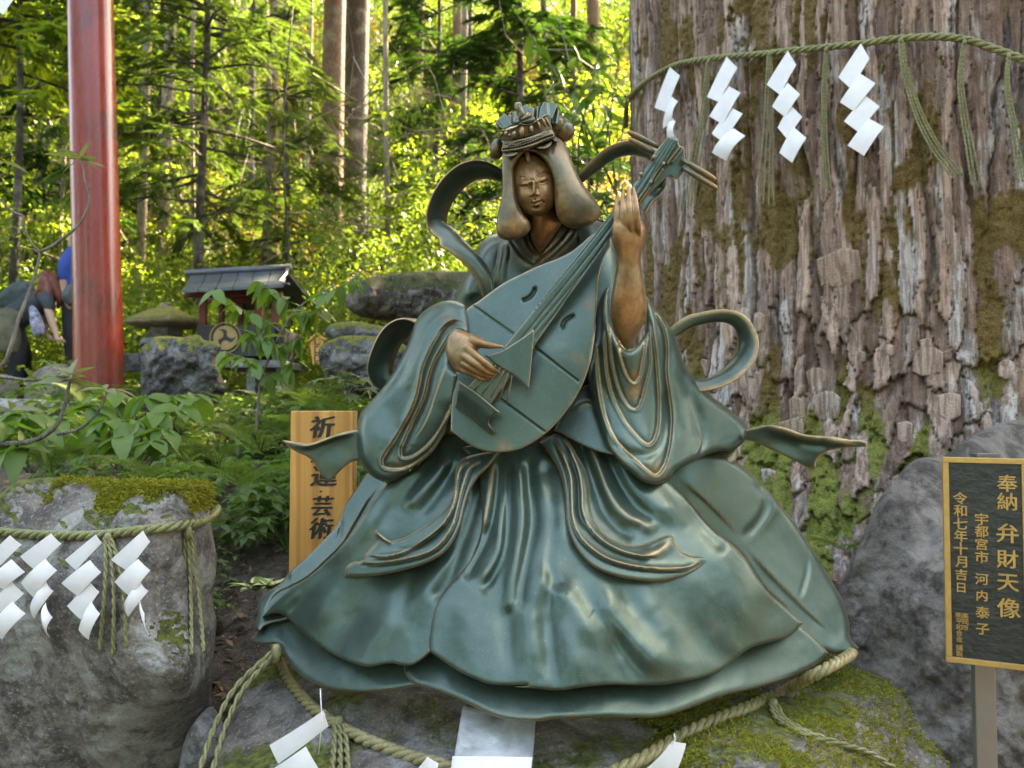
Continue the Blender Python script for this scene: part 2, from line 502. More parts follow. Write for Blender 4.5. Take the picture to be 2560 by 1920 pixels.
def bronze_mat():
    m, t, b = mat_new('patinated bronze'); vec = coords(t)
    n1 = noise(t, 9, 5, .6, vec); n2 = noise(t, 60, 4, .65, vec); n3 = noise(t, 380, 2, .6, vec)
    green = mix(t, ramp(t, n1, [(.35, 0.), (.65, 1.)]), (.052, .092, .072), (.072, .115, .096))
    green = mix(t, ramp(t, n2, [(.5, 0.), (.85, .35)]), green, (.11, .16, .145))
    brz = mix(t, ramp(t, n2, [(.35, 0.), (.7, 1.)]), (.19, .100, .040), (.34, .205, .092))
    tn = math_(t, 'ADD', attr(t, 'tone'), math_(t, 'MULTIPLY', math_(t, 'SUBTRACT', n1, .5), .45)); 
    c = mix(t, ramp(t, tn, [(.12, 0.), (.9, 1.)]), green, brz)
    g = t.nodes.new('ShaderNodeNewGeometry')
    pw = ramp(t, g.outputs['Pointiness'], [(.53, 0.), (.60, .5)])
    wr = math_(t, 'MULTIPLY', attr(t, 'wear'), ramp(t, n2, [(.25, .45), (.6, 1.)]))
    wr = math_(t, 'MAXIMUM', math_(t, 'MULTIPLY', pw, .6), wr)
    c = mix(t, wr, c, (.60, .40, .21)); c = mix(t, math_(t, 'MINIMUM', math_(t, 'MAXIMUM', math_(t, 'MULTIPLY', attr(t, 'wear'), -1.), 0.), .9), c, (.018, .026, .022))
    sp = ramp(t, n3, [(.66, 0.), (.74, .5)]); c = mix(t, sp, c, (.30, .36, .35))
    t.links.new(c, b.inputs['Base Color'])
    b.inputs['Metallic'].default_value = .56
    t.links.new(ramp(t, n2, [(.3, .29), (.7, .41)]), b.inputs['Roughness'])
    b.inputs['Specular IOR Level'].default_value = .5
    bump(t, math_(t, 'ADD', math_(t, 'MULTIPLY', n3, .4), n2), .25, .0012, b)
    return m
# ================================================================== SETTING MATERIALS
def stone_mat(name, dark, light, moss=None, mossz=.5, mscale=5., lichen=(.5,.52,.50), lich=.5, mossc=((.05,.065,.012),(.17,.20,.03)), speck=True):
    m, t, b = mat_new(name); vec = coords(t)
    n1 = noise(t, 3.5, 6, .65, vec); n2 = noise(t, 22, 6, .7, vec); n3 = noise(t, 130, 4, .8, vec); n4 = noise(t, 7.5, 5, .6, vec, .6)
    c = mix(t, ramp(t, n1, [(.3, 0.), (.7, 1.)]), dark, light)
    c = mix(t, ramp(t, n2, [(.42, 0.), (.58, .8)]), c, tuple(q*.5 for q in dark))
    c = mix(t, ramp(t, math_(t, 'ADD', n4, math_(t, 'MULTIPLY', n2, .25)), [(.64, 0.), (.72, lich)]), c, lichen)
    if speck: c = mix(t, ramp(t, n3, [(.57, 0.), (.63, .55)]), c, (.46, .455, .43)); c = mix(t, ramp(t, n3, [(.36, .5), (.43, 0.)]), c, (.03, .028, .025))
    h = math_(t, 'ADD', math_(t, 'MULTIPLY', n3, .35), n2)
    if moss is not None:
        g = t.nodes.new('ShaderNodeNewGeometry'); sx = t.nodes.new('ShaderNodeSeparateXYZ'); t.links.new(g.outputs['Normal'], sx.inputs[0])
        mm = math_(t, 'ADD', math_(t, 'MULTIPLY', sx.outputs['Z'], mossz), math_(t, 'MULTIPLY', noise(t, mscale, 5, .6, vec), 1.0))
        f = ramp(t, mm, [(moss, 0.), (moss+.09, 1.)])
        mc = mix(t, ramp(t, noise(t, 60, 3, .6, vec), [(.35, 0.), (.65, 1.)]), mossc[0], mossc[1])
        c = mix(t, f, c, mc)
        h = math_(t, 'ADD', h, math_(t, 'MULTIPLY', f, math_(t, 'ADD', .6, noise(t, 320, 2, .6, vec))))
    t.links.new(c, b.inputs['Base Color']); b.inputs['Roughness'].default_value = .85
    bump(t, h, 1.0, .011, b); return m
def leaf_mat(name, c1, c2, trans=.45, rough=.5, var=True, scale=2.5, gloss=.35):
    m, t, b = mat_new(name); vec = coords(t, 'Object')
    g = t.nodes.new('ShaderNodeNewGeometry'); oi = t.nodes.new('ShaderNodeObjectInfo')
    r = math_(t, 'ADD', math_(t, 'MULTIPLY', g.outputs['Random Per Island'], .7), math_(t, 'MULTIPLY', oi.outputs['Random'], .3))
    r = math_(t, 'ADD', math_(t, 'MULTIPLY', r, .6), math_(t, 'MULTIPLY', noise(t, scale, 3, .6, vec), .45))
    c = mix(t, ramp(t, r, [(.2, 0.), (.8, 1.)]), c1, c2)
    t.links.new(c, b.inputs['Base Color']); b.inputs['Roughness'].default_value = rough; b.inputs['Specular IOR Level'].default_value = gloss
    tr = t.nodes.new('ShaderNodeBsdfTranslucent'); cc = mix(t, .75, c, (1.15, 1.25, .35), 'MULTIPLY')
    cc2 = t.nodes.new('ShaderNodeMix'); cc2.data_type = 'RGBA'; cc2.blend_type = 'MULTIPLY'; cc2.inputs[0].default_value = 1
    t.links.new(c, cc2.inputs[6]); cc2.inputs[7].default_value = (1.8, 1.9, .8, 1); t.links.new(cc2.outputs[2], tr.inputs['Color'])
    ms = t.nodes.new('ShaderNodeMixShader'); ms.inputs[0].default_value = trans
    out = t.nodes['Material Output']; t.links.new(b.outputs[0], ms.inputs[1]); t.links.new(tr.outputs[0], ms.inputs[2]); t.links.new(ms.outputs[0], out.inputs['Surface'])
    return m
M = {}
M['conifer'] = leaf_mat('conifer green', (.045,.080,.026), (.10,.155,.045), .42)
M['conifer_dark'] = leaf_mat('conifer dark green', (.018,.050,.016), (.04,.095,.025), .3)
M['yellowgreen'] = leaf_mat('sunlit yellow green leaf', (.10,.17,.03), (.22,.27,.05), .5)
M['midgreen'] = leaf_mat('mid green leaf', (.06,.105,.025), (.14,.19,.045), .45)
M['glossy'] = leaf_mat('glossy broad leaf', (.03,.09,.02), (.08,.17,.03), .35, .28, gloss=.6)
M['autumn'] = leaf_mat('drying leaf', (.16,.13,.04), (.28,.17,.05), .4)
M['herb'] = leaf_mat('soft herb leaf', (.06,.10,.035), (.13,.18,.07), .3)
M['fern'] = leaf_mat('fern leaf', (.07,.13,.04), (.15,.22,.07), .35)
M['hydrangea'] = leaf_mat('hydrangea leaf', (.07,.15,.03), (.13,.22,.05), .35, .45)
M['litter'] = leaf_mat('fallen leaf', (.10,.06,.03), (.26,.16,.09), .1)
def trunk_mat(name, a, b_, lich=(.4,.38,.3)):
    m, t, b = mat_new(name); v = coords(t, 'Object', (1,1,.12)); n = noise(t, 9, 5, .65, v); n2 = noise(t, 45, 4, .7, coords(t, 'Object', (1,1,.25)))
    c = mix(t, ramp(t, n2, [(.35, 0.), (.65, 1.)]), a, b_); c = mix(t, ramp(t, noise(t, 3, 4, .6, coords(t)), [(.52, 0.), (.68, .5)]), c, lich)
    t.links.new(c, b.inputs['Base Color']); b.inputs['Roughness'].default_value = .85; bump(t, math_(t, 'ADD', n, n2), .9, .03, b); return m
M['bark_red'] = trunk_mat('reddish cedar bark', (.10,.055,.035), (.24,.14,.09))
M['bark_grey'] = trunk_mat('pale grey bark', (.15,.12,.085), (.40,.33,.25))
M['bark_dark'] = trunk_mat('dark bark', (.03,.025,.02), (.08,.065,.05))
M['twig'] = trunk_mat('grey brown twig', (.10,.085,.07), (.26,.23,.20))
# ================================================================== GROUND
GY = [-40, -2, .9, 1.3, 2.0, 2.8, 4.0, 5.0, 6.0, 7.0, 9.0, 11.0, 14.0, 18., 30.0, 60., 140.]
GZ = [-.1, 0, .05, .22, .50, .76, 1.0, 1.13, 1.3, 1.46, 1.72, 2.2, 4.0, 7.0, 17., 40., 95.]
def ground_z(x, y):
    x = np.asarray(x, float); y = np.asarray(y, float)
    z = np.interp(y, GY, GZ)
    near = np.clip((y-1)/2, 0, 1)*np.clip((9-y)/4, 0, 1)
    z = z + near*.05*np.sin(x*2.1+y*1.3) + np.clip((y-8)/6, 0, 1)*(.35*np.sin(x*.42+1)+.25*np.sin(y*.7+x*.3))
    return z
def gz(x, y): return float(ground_z(x, y))
ys = np.r_[np.linspace(-40, -1, 14), np.linspace(-.8, 9, 130), np.linspace(9.4, 40, 70), np.linspace(43, 140, 20)]
xs = np.r_[np.linspace(-90, -10, 18), np.linspace(-9.5, -4, 26), np.linspace(-3.9, 3.9, 120), np.linspace(4.1, 10, 24), np.linspace(12, 90, 16)]
X, Y = np.meshgrid(xs, ys); Zg = ground_z(X.ravel(), Y.ravel())
Zg = Zg + .018*fbm(np.c_[X.ravel()*5, Y.ravel()*5, Zg*0], 4, 3) + np.clip((Y.ravel()-9)/5, 0, 1)*.25*fbm(np.c_[X.ravel()*.5, Y.ravel()*.5, Zg*0], 3, 9)
nx_ = len(xs); I = np.arange(len(ys)-1)[:,None]*nx_+np.arange(nx_-1)[None]; I = I.ravel()
m, t, b = mat_new('forest soil'); vec = coords(t)
n1 = noise(t, 1.6, 6, .65, vec); n2 = noise(t, 26, 5, .7, vec); n3 = noise(t, 90, 3, .7, vec)
c = mix(t, ramp(t, n2, [(.35, 0.), (.65, 1.)]), (.045,.034,.026), (.15,.115,.085)); c = mix(t, ramp(t, n1, [(.54, 0.), (.66, .6)]), c, (.055,.065,.022))
c = mix(t, ramp(t, n3, [(.6, 0.), (.68, .8)]), c, (.24,.17,.11)); t.links.new(c, b.inputs['Base Color']); b.inputs['Roughness'].default_value = .95; bump(t, math_(t, 'ADD', n2, n3), 1, .03, b)
g = link('ground', mesh_np('ground', np.c_[X.ravel(), Y.ravel(), Zg], np.stack([I, I+1, I+nx_+1, I+nx_], 1), m)); tag(g, kind='structure')

# ================================================================== THE GREAT CEDAR TRUNK
TCX, TCY, TR = 2.13, 4.05, 1.47
def trunk_r(z): return TR + .02*np.clip(2.2-z, 0, 3) + .30*np.clip(1.45-z, 0, 2)**1.6
def trunk_hit(x, z_or_r=TR):
    k = (x-1280)/FPX; a = 1+k*k; b = -2*(k*TCX+TCY); c = TCX**2+TCY**2-z_or_r**2
    q = b*b-4*a*c
    if q < 0: return -b/(2*a)
    return (-b-math.sqrt(q))/(2*a)
def PT(crop, x, y, o=.03):       # point on the trunk face behind a photo pixel
    sx, sy = px(crop, [(x, y)])[0][:2]; d = trunk_hit(sx)
    for _ in range(3):
        z = P3(sx, sy, d)[2]; d = trunk_hit(sx, float(trunk_r(z))+o)
    return PV(sx, sy, d)
def bark_field(s, z):
    """s: distance round the trunk, z: height -> (relief in metres, plate id, crack, moss)"""
    n = len(s); q = np.c_[s*2.2, z*.8, np.zeros(n)]
    sw = s + .050*fbm(q, 3, 11) + .010*fbm(np.c_[s*14, z*7, s*0], 2, 12) + .004*fbm(np.c_[s*50, z*50, s*0], 2, 14)
    up = smoothstep((z-1.4)/.9)
    H_ = .14*(1-up)+.6*up                         # plate length
    zz = z/.14*(1-up) + (z/.6+8.)*up
    zz = zz + .5*fbm(np.c_[s*9, z*3, s*0+5], 2, 13) + .10*fbm(np.c_[s*60, z*20, s*0+5], 2, 15)
    cw = .055
    u = sw/cw; v = zz; iu = np.floor(u).astype(np.int64); iv = np.floor(v).astype(np.int64)
    f1 = np.full(n, 9.); f2 = np.full(n, 9.); pid = np.zeros(n); px_ = np.zeros(n); py_ = np.zeros(n)
    for a in (-1, 0, 1):
        for b_ in (-1, 0, 1):
            cu, cv = iu+a, iv+b_; z0 = np.zeros(n, np.int64)
            ju = cu+.5+.42*_h(cu, cv, z0, 1); jv = cv+.5+.48*_h(cu, cv, z0, 2)
            dx, dy = (u-ju), (v-jv)*.85; d = np.maximum(np.abs(dx)*1.1, np.abs(dy))
            m1 = d < f1; f2 = np.where(m1, f1, np.minimum(f2, d)); pid = np.where(m1, _h(cu, cv, z0, 3), pid)
            px_ = np.where(m1, dx, px_); py_ = np.where(m1, v-jv, py_); f1 = np.minimum(f1, d)
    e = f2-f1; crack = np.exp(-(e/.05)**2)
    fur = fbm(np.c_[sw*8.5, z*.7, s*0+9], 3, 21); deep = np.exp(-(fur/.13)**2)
    tilt = _h(iu, iv, iu*0, 7)
    h = .012*pid + .011*(1-np.exp(-(e/.07)**1.3)) - .017*py_*(1-up*.6) + .012*tilt*px_
    h = h*(.75+.25*(1-up)) - .030*deep*(.55+.45*up)
    h += .005*fbm(np.c_[sw*70, z*9, s*0], 3, 31) + .004*fbm(np.c_[sw*25, z*22, s*0], 3, 33) + .05*fbm(np.c_[s*1.1, z*.5, s*0], 2, 35)
    return h, pid, np.maximum(crack, deep*.8), fur
def trunk_mesh():
    th0 = math.atan2(-TCY, -TCX)                     # direction towards the camera
    tf = np.linspace(-1.75, 1.75, 760); tb = np.linspace(1.75, 2*math.pi-1.75, 40)[1:-1]
    th = np.r_[tf, tb]; zf = np.r_[np.linspace(.30, 3.95, 600), np.linspace(4.1, 9, 40), np.linspace(10, 26, 12)]
    TH, Z = np.meshgrid(th, zf); s = TH.ravel()*TR; z = Z.ravel()
    h, pid, crack, fur = bark_field(s, z)
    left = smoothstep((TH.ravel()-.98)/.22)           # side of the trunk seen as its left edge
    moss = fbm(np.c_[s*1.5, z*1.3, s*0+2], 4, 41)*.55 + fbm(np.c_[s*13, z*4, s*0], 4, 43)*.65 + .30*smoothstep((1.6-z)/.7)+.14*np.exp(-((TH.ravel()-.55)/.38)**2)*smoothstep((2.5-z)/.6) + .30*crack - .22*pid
    h = h*(1-left*.75) + left*.012*fbm(np.c_[s*30, z*12, s*0], 3, 51)
    mk = smoothstep((moss-.43-.07*smoothstep((z-1.5)/.4))/.16)*(1-left)
    h = h + mk*(.003+.006*fbm(np.c_[s*55, z*55, s*0], 2, 61))
    r = trunk_r(z) + h - .012*np.clip(z-4, 0, 30)
    a = th0 + TH.ravel()*(-1)                         # positive TH = the camera's left
    V = np.c_[TCX+r*np.cos(a), TCY+r*np.sin(a), z]
    nt_ = len(th); I = np.arange(len(zf)-1)[:,None]*nt_; J = np.arange(nt_)[None]; J2 = (J+1) % nt_
    F = np.stack([(I+J).ravel(), (I+J2).ravel(), (I+nt_+J2).ravel(), (I+nt_+J).ravel()], 1)
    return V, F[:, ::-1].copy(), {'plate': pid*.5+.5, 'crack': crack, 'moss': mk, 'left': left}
def bark_mat():
    m, t, b = mat_new('old cedar bark'); vec = coords(t, 'Position'); v2 = coords(t, 'Position', (1,1,.16))
    n1 = noise(t, 30, 5, .7, v2); n2 = noise(t, 2.2, 4, .6, vec); n3 = noise(t, 130, 3, .7, vec)
    p = attr(t, 'plate'); oi = t.nodes.new('ShaderNodeObjectInfo')
    p2 = math_(t, 'ADD', math_(t, 'MULTIPLY', p, .55), math_(t, 'MULTIPLY', math_(t, 'SUBTRACT', n1, .25), .9))
    pink = mix(t, ramp(t, p2, [(.25, 0.), (.8, 1.)]), (.150,.084,.056), (.57,.40,.305))
    grey = mix(t, ramp(t, p2, [(.25, 0.), (.8, 1.)]), (.14,.112,.088), (.56,.51,.45))
    sx = t.nodes.new('ShaderNodeSeparateXYZ'); g = t.nodes.new('ShaderNodeNewGeometry'); t.links.new(g.outputs['Position'], sx.inputs[0])
    hz = math_(t, 'ADD', math_(t, 'MULTIPLY', sx.outputs['Z'], .42), math_(t, 'MULTIPLY', n2, .9))
    c = mix(t, ramp(t, hz, [(1.25, 0.), (1.65, .75)]), pink, grey)
    c = mix(t, ramp(t, noise(t, 11, 4, .6, v2), [(.54, 0.), (.62, .8)]), c, (.56,.53,.49))
    c = mix(t, ramp(t, noise(t, 75, 3, .6, coords(t, 'Position', (1,1,.07))), [(.44, .55), (.54, 0.)]), c, (.09,.058,.042))
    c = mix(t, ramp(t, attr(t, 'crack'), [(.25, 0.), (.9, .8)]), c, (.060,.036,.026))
    ol = mix(t, ramp(t, n3, [(.35, 0.), (.65, 1.)]), (.085,.050,.012), (.20,.13,.03))
    gr = mix(t, ramp(t, n3, [(.35, 0.), (.65, 1.)]), (.095,.115,.018), (.27,.29,.05))
    mc = mix(t, ramp(t, math_(t, 'ADD', math_(t, 'MULTIPLY', sx.outputs['Z'], .5), math_(t, 'MULTIPLY', noise(t, 5, 3, .6, vec), .45)), [(.80, 0.), (1.02, 1.)]), gr, ol)
    c = mix(t, attr(t, 'moss'), c, mc)
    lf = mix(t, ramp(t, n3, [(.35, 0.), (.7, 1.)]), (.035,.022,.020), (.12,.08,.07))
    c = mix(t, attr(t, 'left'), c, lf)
    t.links.new(c, b.inputs['Base Color']); b.inputs['Roughness'].default_value = .82
    bump(t, math_(t, 'ADD', n1, math_(t, 'MULTIPLY', n3, .6)), 1.0, .014, b); return m
BK = bark_mat()
CT = empty('cedar_tree', (TCX, TCY, .4), 'huge old cedar trunk with flaking mossy bark and a straw rope round it', 'tree')
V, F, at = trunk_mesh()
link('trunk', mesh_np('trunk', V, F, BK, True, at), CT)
# single bark plates standing proud of the trunk
plate_meshes = []
for k in range(8):
    r0 = np.random.default_rng(k+40); n = 9; mb = MB()
    w2, h2 = .5, .5
    ring = []
    for j in range(10):
        a = 2*math.pi*j/10; rr = 1/max(abs(math.cos(a)), abs(math.sin(a)))*.5*r0.uniform(.86, 1.03); ring.append((math.cos(a)*rr, math.sin(a)*rr))
    top = [(x*.86, y*.88, .5+.25*y*r0.uniform(-1, 1)+.2*r0.uniform(-.5, .5)) for x, y in ring]; bot = [(x, y, -.6) for x, y in ring]; mid = [(x, y, .15+.3*x*r0.uniform(-1, 1)) for x, y in ring]
    cen = [(x*.4, y*.45, .62+.15*r0.uniform(-1, 1)) for x, y in ring]
    f = []
    for a0 in (0, 10, 20): f += [(a0+j, a0+(j+1)%10, a0+10+(j+1)%10, a0+10+j) for j in range(10)]
    f.append(tuple(range(30, 40)))
    me = mesh_np('bark_plate', bot+mid+top+cen, f, BK, True, {'plate': [r0.uniform(.75, 1)]*40, 'crack': [.4]*10+[0.]*10+[0]*20, 'moss': [.15*(k % 3 == 0)]*40, 'left': [0]*40})
    me.set_sharp_from_angle(angle=R_(35)); plate_meshes.append(me)
th0 = math.atan2(-TCY, -TCX); r1 = np.random.default_rng(5)
for i in range(60):
    th = r1.uniform(-1.15, .88); z = .7+1.05*r1.beta(1.6, 1.5)
    wd = r1.uniform(.035, .085)*(1.2 if z < 1.5 else .8); ht = wd*r1.uniform(.9, 1.9)*(1 if z < 1.7 else 1.5)
    if i == 0: th, z, wd, ht = .18, 1.86, .155, .15
    h, *_ = bark_field(np.array([th*TR]), np.array([z])); r = float(trunk_r(z)) + float(h[0]) + .004
    a = th0 - th; n_ = Vector((math.cos(a), math.sin(a), 0)); tx = Vector((math.sin(a), -math.cos(a), 0))*-1; uz = Vector((0,0,1))
    n2_ = (n_+uz*r1.uniform(-.15, .12)).normalized(); uz2 = n2_.cross(tx).normalized()
    if uz2.z < 0: uz2 = -uz2
    Rm = Matrix((tx, uz2, n2_)).transposed() @ Matrix.Rotation(r1.normal(0, .12), 3, 'Z')
    o = link('bark_plate', plate_meshes[i % 8], CT, loc=Vector((TCX+r*n_.x, TCY+r*n_.y, z))-CT.location, rot=Rm.to_euler(), scale=(wd, ht, r1.uniform(.006, .013)))

# ================================================================== ROPES, CORDS, PAPER STREAMERS
def rope_mat(name, a, b_):
    m, t, b = mat_new(name); n = noise(t, 160, 4, .7, coords(t, 'Object', (1,1,.4))); n2 = noise(t, 12, 3, .6, coords(t))
    c = mix(t, ramp(t, n, [(.3, 0.), (.7, 1.)]), a, b_); c = mix(t, ramp(t, n2, [(.45, 0.), (.7, .4)]), c, tuple(q*.6 for q in a))
    t.links.new(c, b.inputs['Base Color']); b.inputs['Roughness'].default_value = .42; bump(t, n, .5, .0012, b); return m
M['rope'] = rope_mat('olive straw rope', (.11,.12,.04), (.29,.29,.12))
M['rope_gold'] = rope_mat('yellowed straw rope', (.17,.15,.06), (.40,.34,.17))
M['cord'] = rope_mat('olive cord', (.13,.13,.05), (.31,.30,.14))
m, t, b = mat_new('white paper'); n = noise(t, 14, 4, .6, coords(t)); t.links.new(ramp(t, n, [(.3, (.72,.72,.74)), (.7, (.83,.83,.85))]), b.inputs['Base Color']); b.inputs['Roughness'].default_value = .45
b.inputs['Specular IOR Level'].default_value = .5; bump(t, n, .3, .003, b); M['paper'] = m
def strand_mesh(path, r, ph, turns_per_m, rs, sides=6, seg=None, name='strand', mat=None):
    path = np.array([tuple(p) for p in path], float); L = np.linalg.norm(np.diff(path, axis=0), axis=1).sum()
    n = int(max(8, L*turns_per_m*9)) if seg is None else seg
    p = cr3(path, n) if len(path) > 2 else resample(path, n)
    t = np.gradient(p, axis=0); t /= np.linalg.norm(t, axis=1)[:,None]
    up = np.array([0,0,1.]) if abs(t[0][2]) < .9 else np.array([0,1.,0])
    A = []; 
    for i in range(n):
        a = np.cross(t[i], up); a /= np.linalg.norm(a); up = np.cross(a, t[i]); A.append((a, up.copy()))
    q = []
    for i in range(n):
        an = ph + 2*math.pi*turns_per_m*L*i/(n-1); q.append(p[i] + (A[i][0]*math.cos(an)+A[i][1]*math.sin(an))*r)
    mb = MB(); mb.tube(q, rs, sides); me = mb.mesh(name, mat); return me
def rope(name, path, r, label, cat='rope', mat=None, group=None, pitch=6.0, sides=7):
    e = empty(name, tuple(path[0]), label, cat, group)
    for k in range(3):
        link('strand', strand_mesh(path, r*.52, 2*math.pi*k/3, 1/(pitch*r), r*.56, sides, mat=mat or M['rope']), e)
    return e
def tassel(path, r, label, group, n=3, spread=.012, mat=None, seed=0):
    """thin cords tied together at the top of the path"""
    rr = np.random.default_rng(seed); e = empty('hanging_cord', tuple(path[0]), label, 'cord', group)
    P = np.array([tuple(p) for p in path])
    for k in range(n):
        o = np.linspace(0, 1, len(P))[:,None]*np.array([[ (k-(n-1)/2)*spread, rr.uniform(-.3,.3)*spread, rr.uniform(-.6,.2)*spread ]])
        q = P+o + np.array([(k-(n-1)/2)*r*1.4, 0, 0]); me = [strand_mesh(q, r*.5, ph, 1/(r*9), r*.62, 5, mat=mat or M['cord']) for ph in (0, math.pi)]
        bm = bmesh.new()
        for x in me: bm.from_mesh(x)
        bm.to_mesh(me[0]); bm.free(); smooth(me[0]); link('cord', me[0], e)
    mb = MB(); mb.tube([P[0]+[0,0,r*2.4], P[0], P[0]-[0,0,r*4]], [r*1.2, r*2.0, r*1.5], 8); mb.build('knot', mat or M['cord'], e)
    return e
def panel(e, q, curl=0., th=.0005, first=False):
    """folded paper panel from four world corners (top, right, bottom, left)"""
    a, b_, c, d = [Vector(x) for x in q]; n = ((b_-a).cross(d-a)).normalized()
    if n.y > 0: n = -n
    nu, nv = 5, 7; V = []; 
    for s in (0, 1):
        for j in range(nv):
            for i in range(nu):
                u = i/(nu-1); v = j/(nv-1); p = a*(1-u)*(1-v)+b_*u*(1-v)+c*u*v+d*(1-u)*v
                V.append(p + n*(curl*(4*v*(1-v)-.3) + curl*.4*math.sin(3*u) + (th if s else -th)))
    F = []; m = nu*nv
    for s in (0, 1):
        for j in range(nv-1):
            for i in range(nu-1):
                k = s*m+j*nu+i; f = (k, k+1, k+nu+1, k+nu); F.append(f if s else f[::-1])
    bd = [j*nu for j in range(nv)]; 
    ring = list(range(nu)) + [nu-1+nu*j for j in range(1, nv)] + [m-1-i for i in range(1, nu)] + [nu*(nv-1-j) for j in range(1, nv-1)]
    for k in range(len(ring)): x, y = ring[k], ring[(k+1) % len(ring)]; F.append((x, y, y+m, x+m))
    me = mesh_np('panel', V, F, M['paper']); recalc(me); me.set_sharp_from_angle(angle=R_(50)); return link('panel', me, e)
def shide(crop, panels, dep, label, group, curls=None):
    """dep: function (crop x, crop y, extra) -> world point"""
    e = empty('paper_streamer', tuple(dep(*panels[0][0], 0)), label, 'paper streamer', group)
    for k, q in enumerate(panels):
        cx_ = sum(p[0] for p in q)/4; cy_ = sum(p[1] for p in q)/4; q = [(cx_+(p[0]-cx_)*1.07, cy_+(p[1]-cy_)*1.07) for p in q]
        o = .004*(k % 2) + .003*k
        pts = [dep(x, y, o + (.004 if i in (1, 3) else 0)*(1 if k % 2 else -1)) for i, (x, y) in enumerate(q)]
        panel(e, pts, (curls or [.003, .004, .003, .006])[k % 4])
    return e
# on the cedar
tr = [PT('I', x, y, .045) for x, y in [(60,560),(100,500),(200,418),(330,352),(500,320),(820,290),(1000,270),(1300,240),(1550,208),(1750,200),(1900,215),(2050,265),(2212,325),(2330,380)]]
rope('straw_rope', [tr[0]+Vector((.02,.18,-.06))]+tr, .0135, 'thin olive straw rope tied round the big cedar trunk', mat=M['rope'], pitch=7)
def dT(x, y, o): return PT('I', x, y, .085+o)
GS = 'white paper streamers on the cedar rope'
shide('I', [[(290,372),(342,415),(272,600),(212,578)],[(300,528),(330,552),(300,668),(253,692)],[(296,630),(320,662),(312,740),(276,745)]], dT, 'narrow paper streamer turned edge-on, first from the left on the cedar rope', GS, [.004,.012,.012,.01])
shide('I', [[(598,316),(652,372),(560,546),(498,520)],[(612,475),(669,506),(580,668),(511,626)],[(622,588),(681,620),(585,768),(523,720)],[(632,700),(693,738),(598,866),(522,824)]], dT, 'paper streamer with a curled last fold, second from the left on the cedar rope', GS, [.003,.004,.004,.018])
shide('I', [[(930,283),(972,355),(890,507),(822,455)],[(930,455),(992,513),(918,630),(850,575)],[(945,575),(1005,635),(930,750),(880,690)],[(962,695),(1027,750),(955,877),(889,825)]], dT, 'slim flat paper streamer, third from the left on the cedar rope', GS)
shide('I', [[(1325,243),(1369,320),(1278,477),(1211,415)],[(1322,405),(1401,455),(1290,597),(1219,550)],[(1350,525),(1424,580),(1315,710),(1242,655)],[(1368,648),(1446,690),(1345,838),(1262,785)]], dT, 'largest and rightmost paper streamer hanging on the cedar rope', GS)
GC = 'cords hanging from the cedar rope'
for i, (pts, n, lab, sp) in enumerate([
   ([(505,325),(490,450),(480,600),(440,820),(395,1120)], 4, 'cord bundle on the cedar left of the second paper streamer', .03),
   ([(832,290),(832,450),(828,700),(818,900),(812,1110)], 4, 'cord bundle crossing the third paper streamer on the cedar', .05),
   ([(1140,265),(1132,400),(1128,650),(1135,850),(1148,1025)], 3, 'straight cord bundle between the third and fourth paper streamers', .02),
   ([(1545,215),(1560,350),(1620,560),(1700,740),(1840,945)], 4, 'cord bundle slanting right beyond the last paper streamer', .03),
   ([(1890,225),(1868,400),(1885,600),(1920,800),(1955,1000)], 3, 'cord bundle ending in a loop on the right side of the cedar', .03),
   ([(2130,300),(2120,450),(2150,650),(2180,860),(2205,980)], 3, 'rightmost cord bundle on the cedar at the picture edge', .02),
   ([(140,500),(115,620),(100,800),(75,1000)], 2, 'cord over the dark left edge of the cedar bark', .01),
   ([(235,440),(222,600),(208,720),(195,760)], 1, 'single cord behind the narrow paper streamer', .01),
   ([(68,545),(45,640),(25,800),(15,1020)], 2, 'outermost cord hanging off the left of the cedar', .01)]):
    tassel([PT('I', x, y, .055) for x, y in pts], .0034, lab, GC, n, sp*.35, seed=i)
# ================================================================== STONES
def stone(name, label, cat, mat, outline, depth, crop, T=.3, inflate=.1, noi=((.03, 120, 1.2), (.008, 30, 2.2)), R=10, edge=.02, feats=(), step=6, group=None, bumps=()):
    V, F, W, TN = relief_data(px(crop, outline) if crop else outline, depth, feats, step=step, R=R, edge=edge, inflate=inflate, T=T, noise=noi, wear=0, bumps=bumps)
    me = mesh_np(name, V, F, mat); recalc(me); o = link(name, me); return tag(o, label, cat, group)
M['st_left'] = stone_mat('lichened standing stone', (.11,.095,.082), (.34,.305,.27), .98, .75, 6., (.43,.44,.40), .6)
M['st_base'] = stone_mat('mossy boulder', (.09,.082,.07), (.27,.24,.21), .86, .42, 5., (.40,.40,.38), .4, ((.05,.07,.012),(.20,.23,.035)))
M['st_right'] = stone_mat('dark wet boulder', (.062,.053,.045), (.23,.205,.18), None, lichen=(.27,.25,.22), lich=.4, speck=False)
M['st_dark'] = stone_mat('weathered dark stone', (.022,.021,.021), (.10,.095,.092), .98, .8, 5., (.27,.265,.26), .5, ((.06,.08,.01),(.20,.21,.02)))
M['st_tan'] = stone_mat('pale tan stone', (.18,.14,.11), (.36,.30,.24), None, lich=.2)  # tan base colour, lightly lichened
sl_out = px('H', [(-200,200),(-100,190),(0,182),(40,150),(90,115),(170,100),(300,93),(450,104),(600,106),(760,112),(900,118),(1030,122),(1110,125),(1132,150),(1130,220),(1135,330),(1152,430),(1166,520),(1162,620),(1150,700),(1152,800),(1166,880),(1158,960),(1148,1100),(1140,1250),(1132,1400),(1120,1550),(1110,1700),(1110,1900),(300,1900),(-200,1850)])
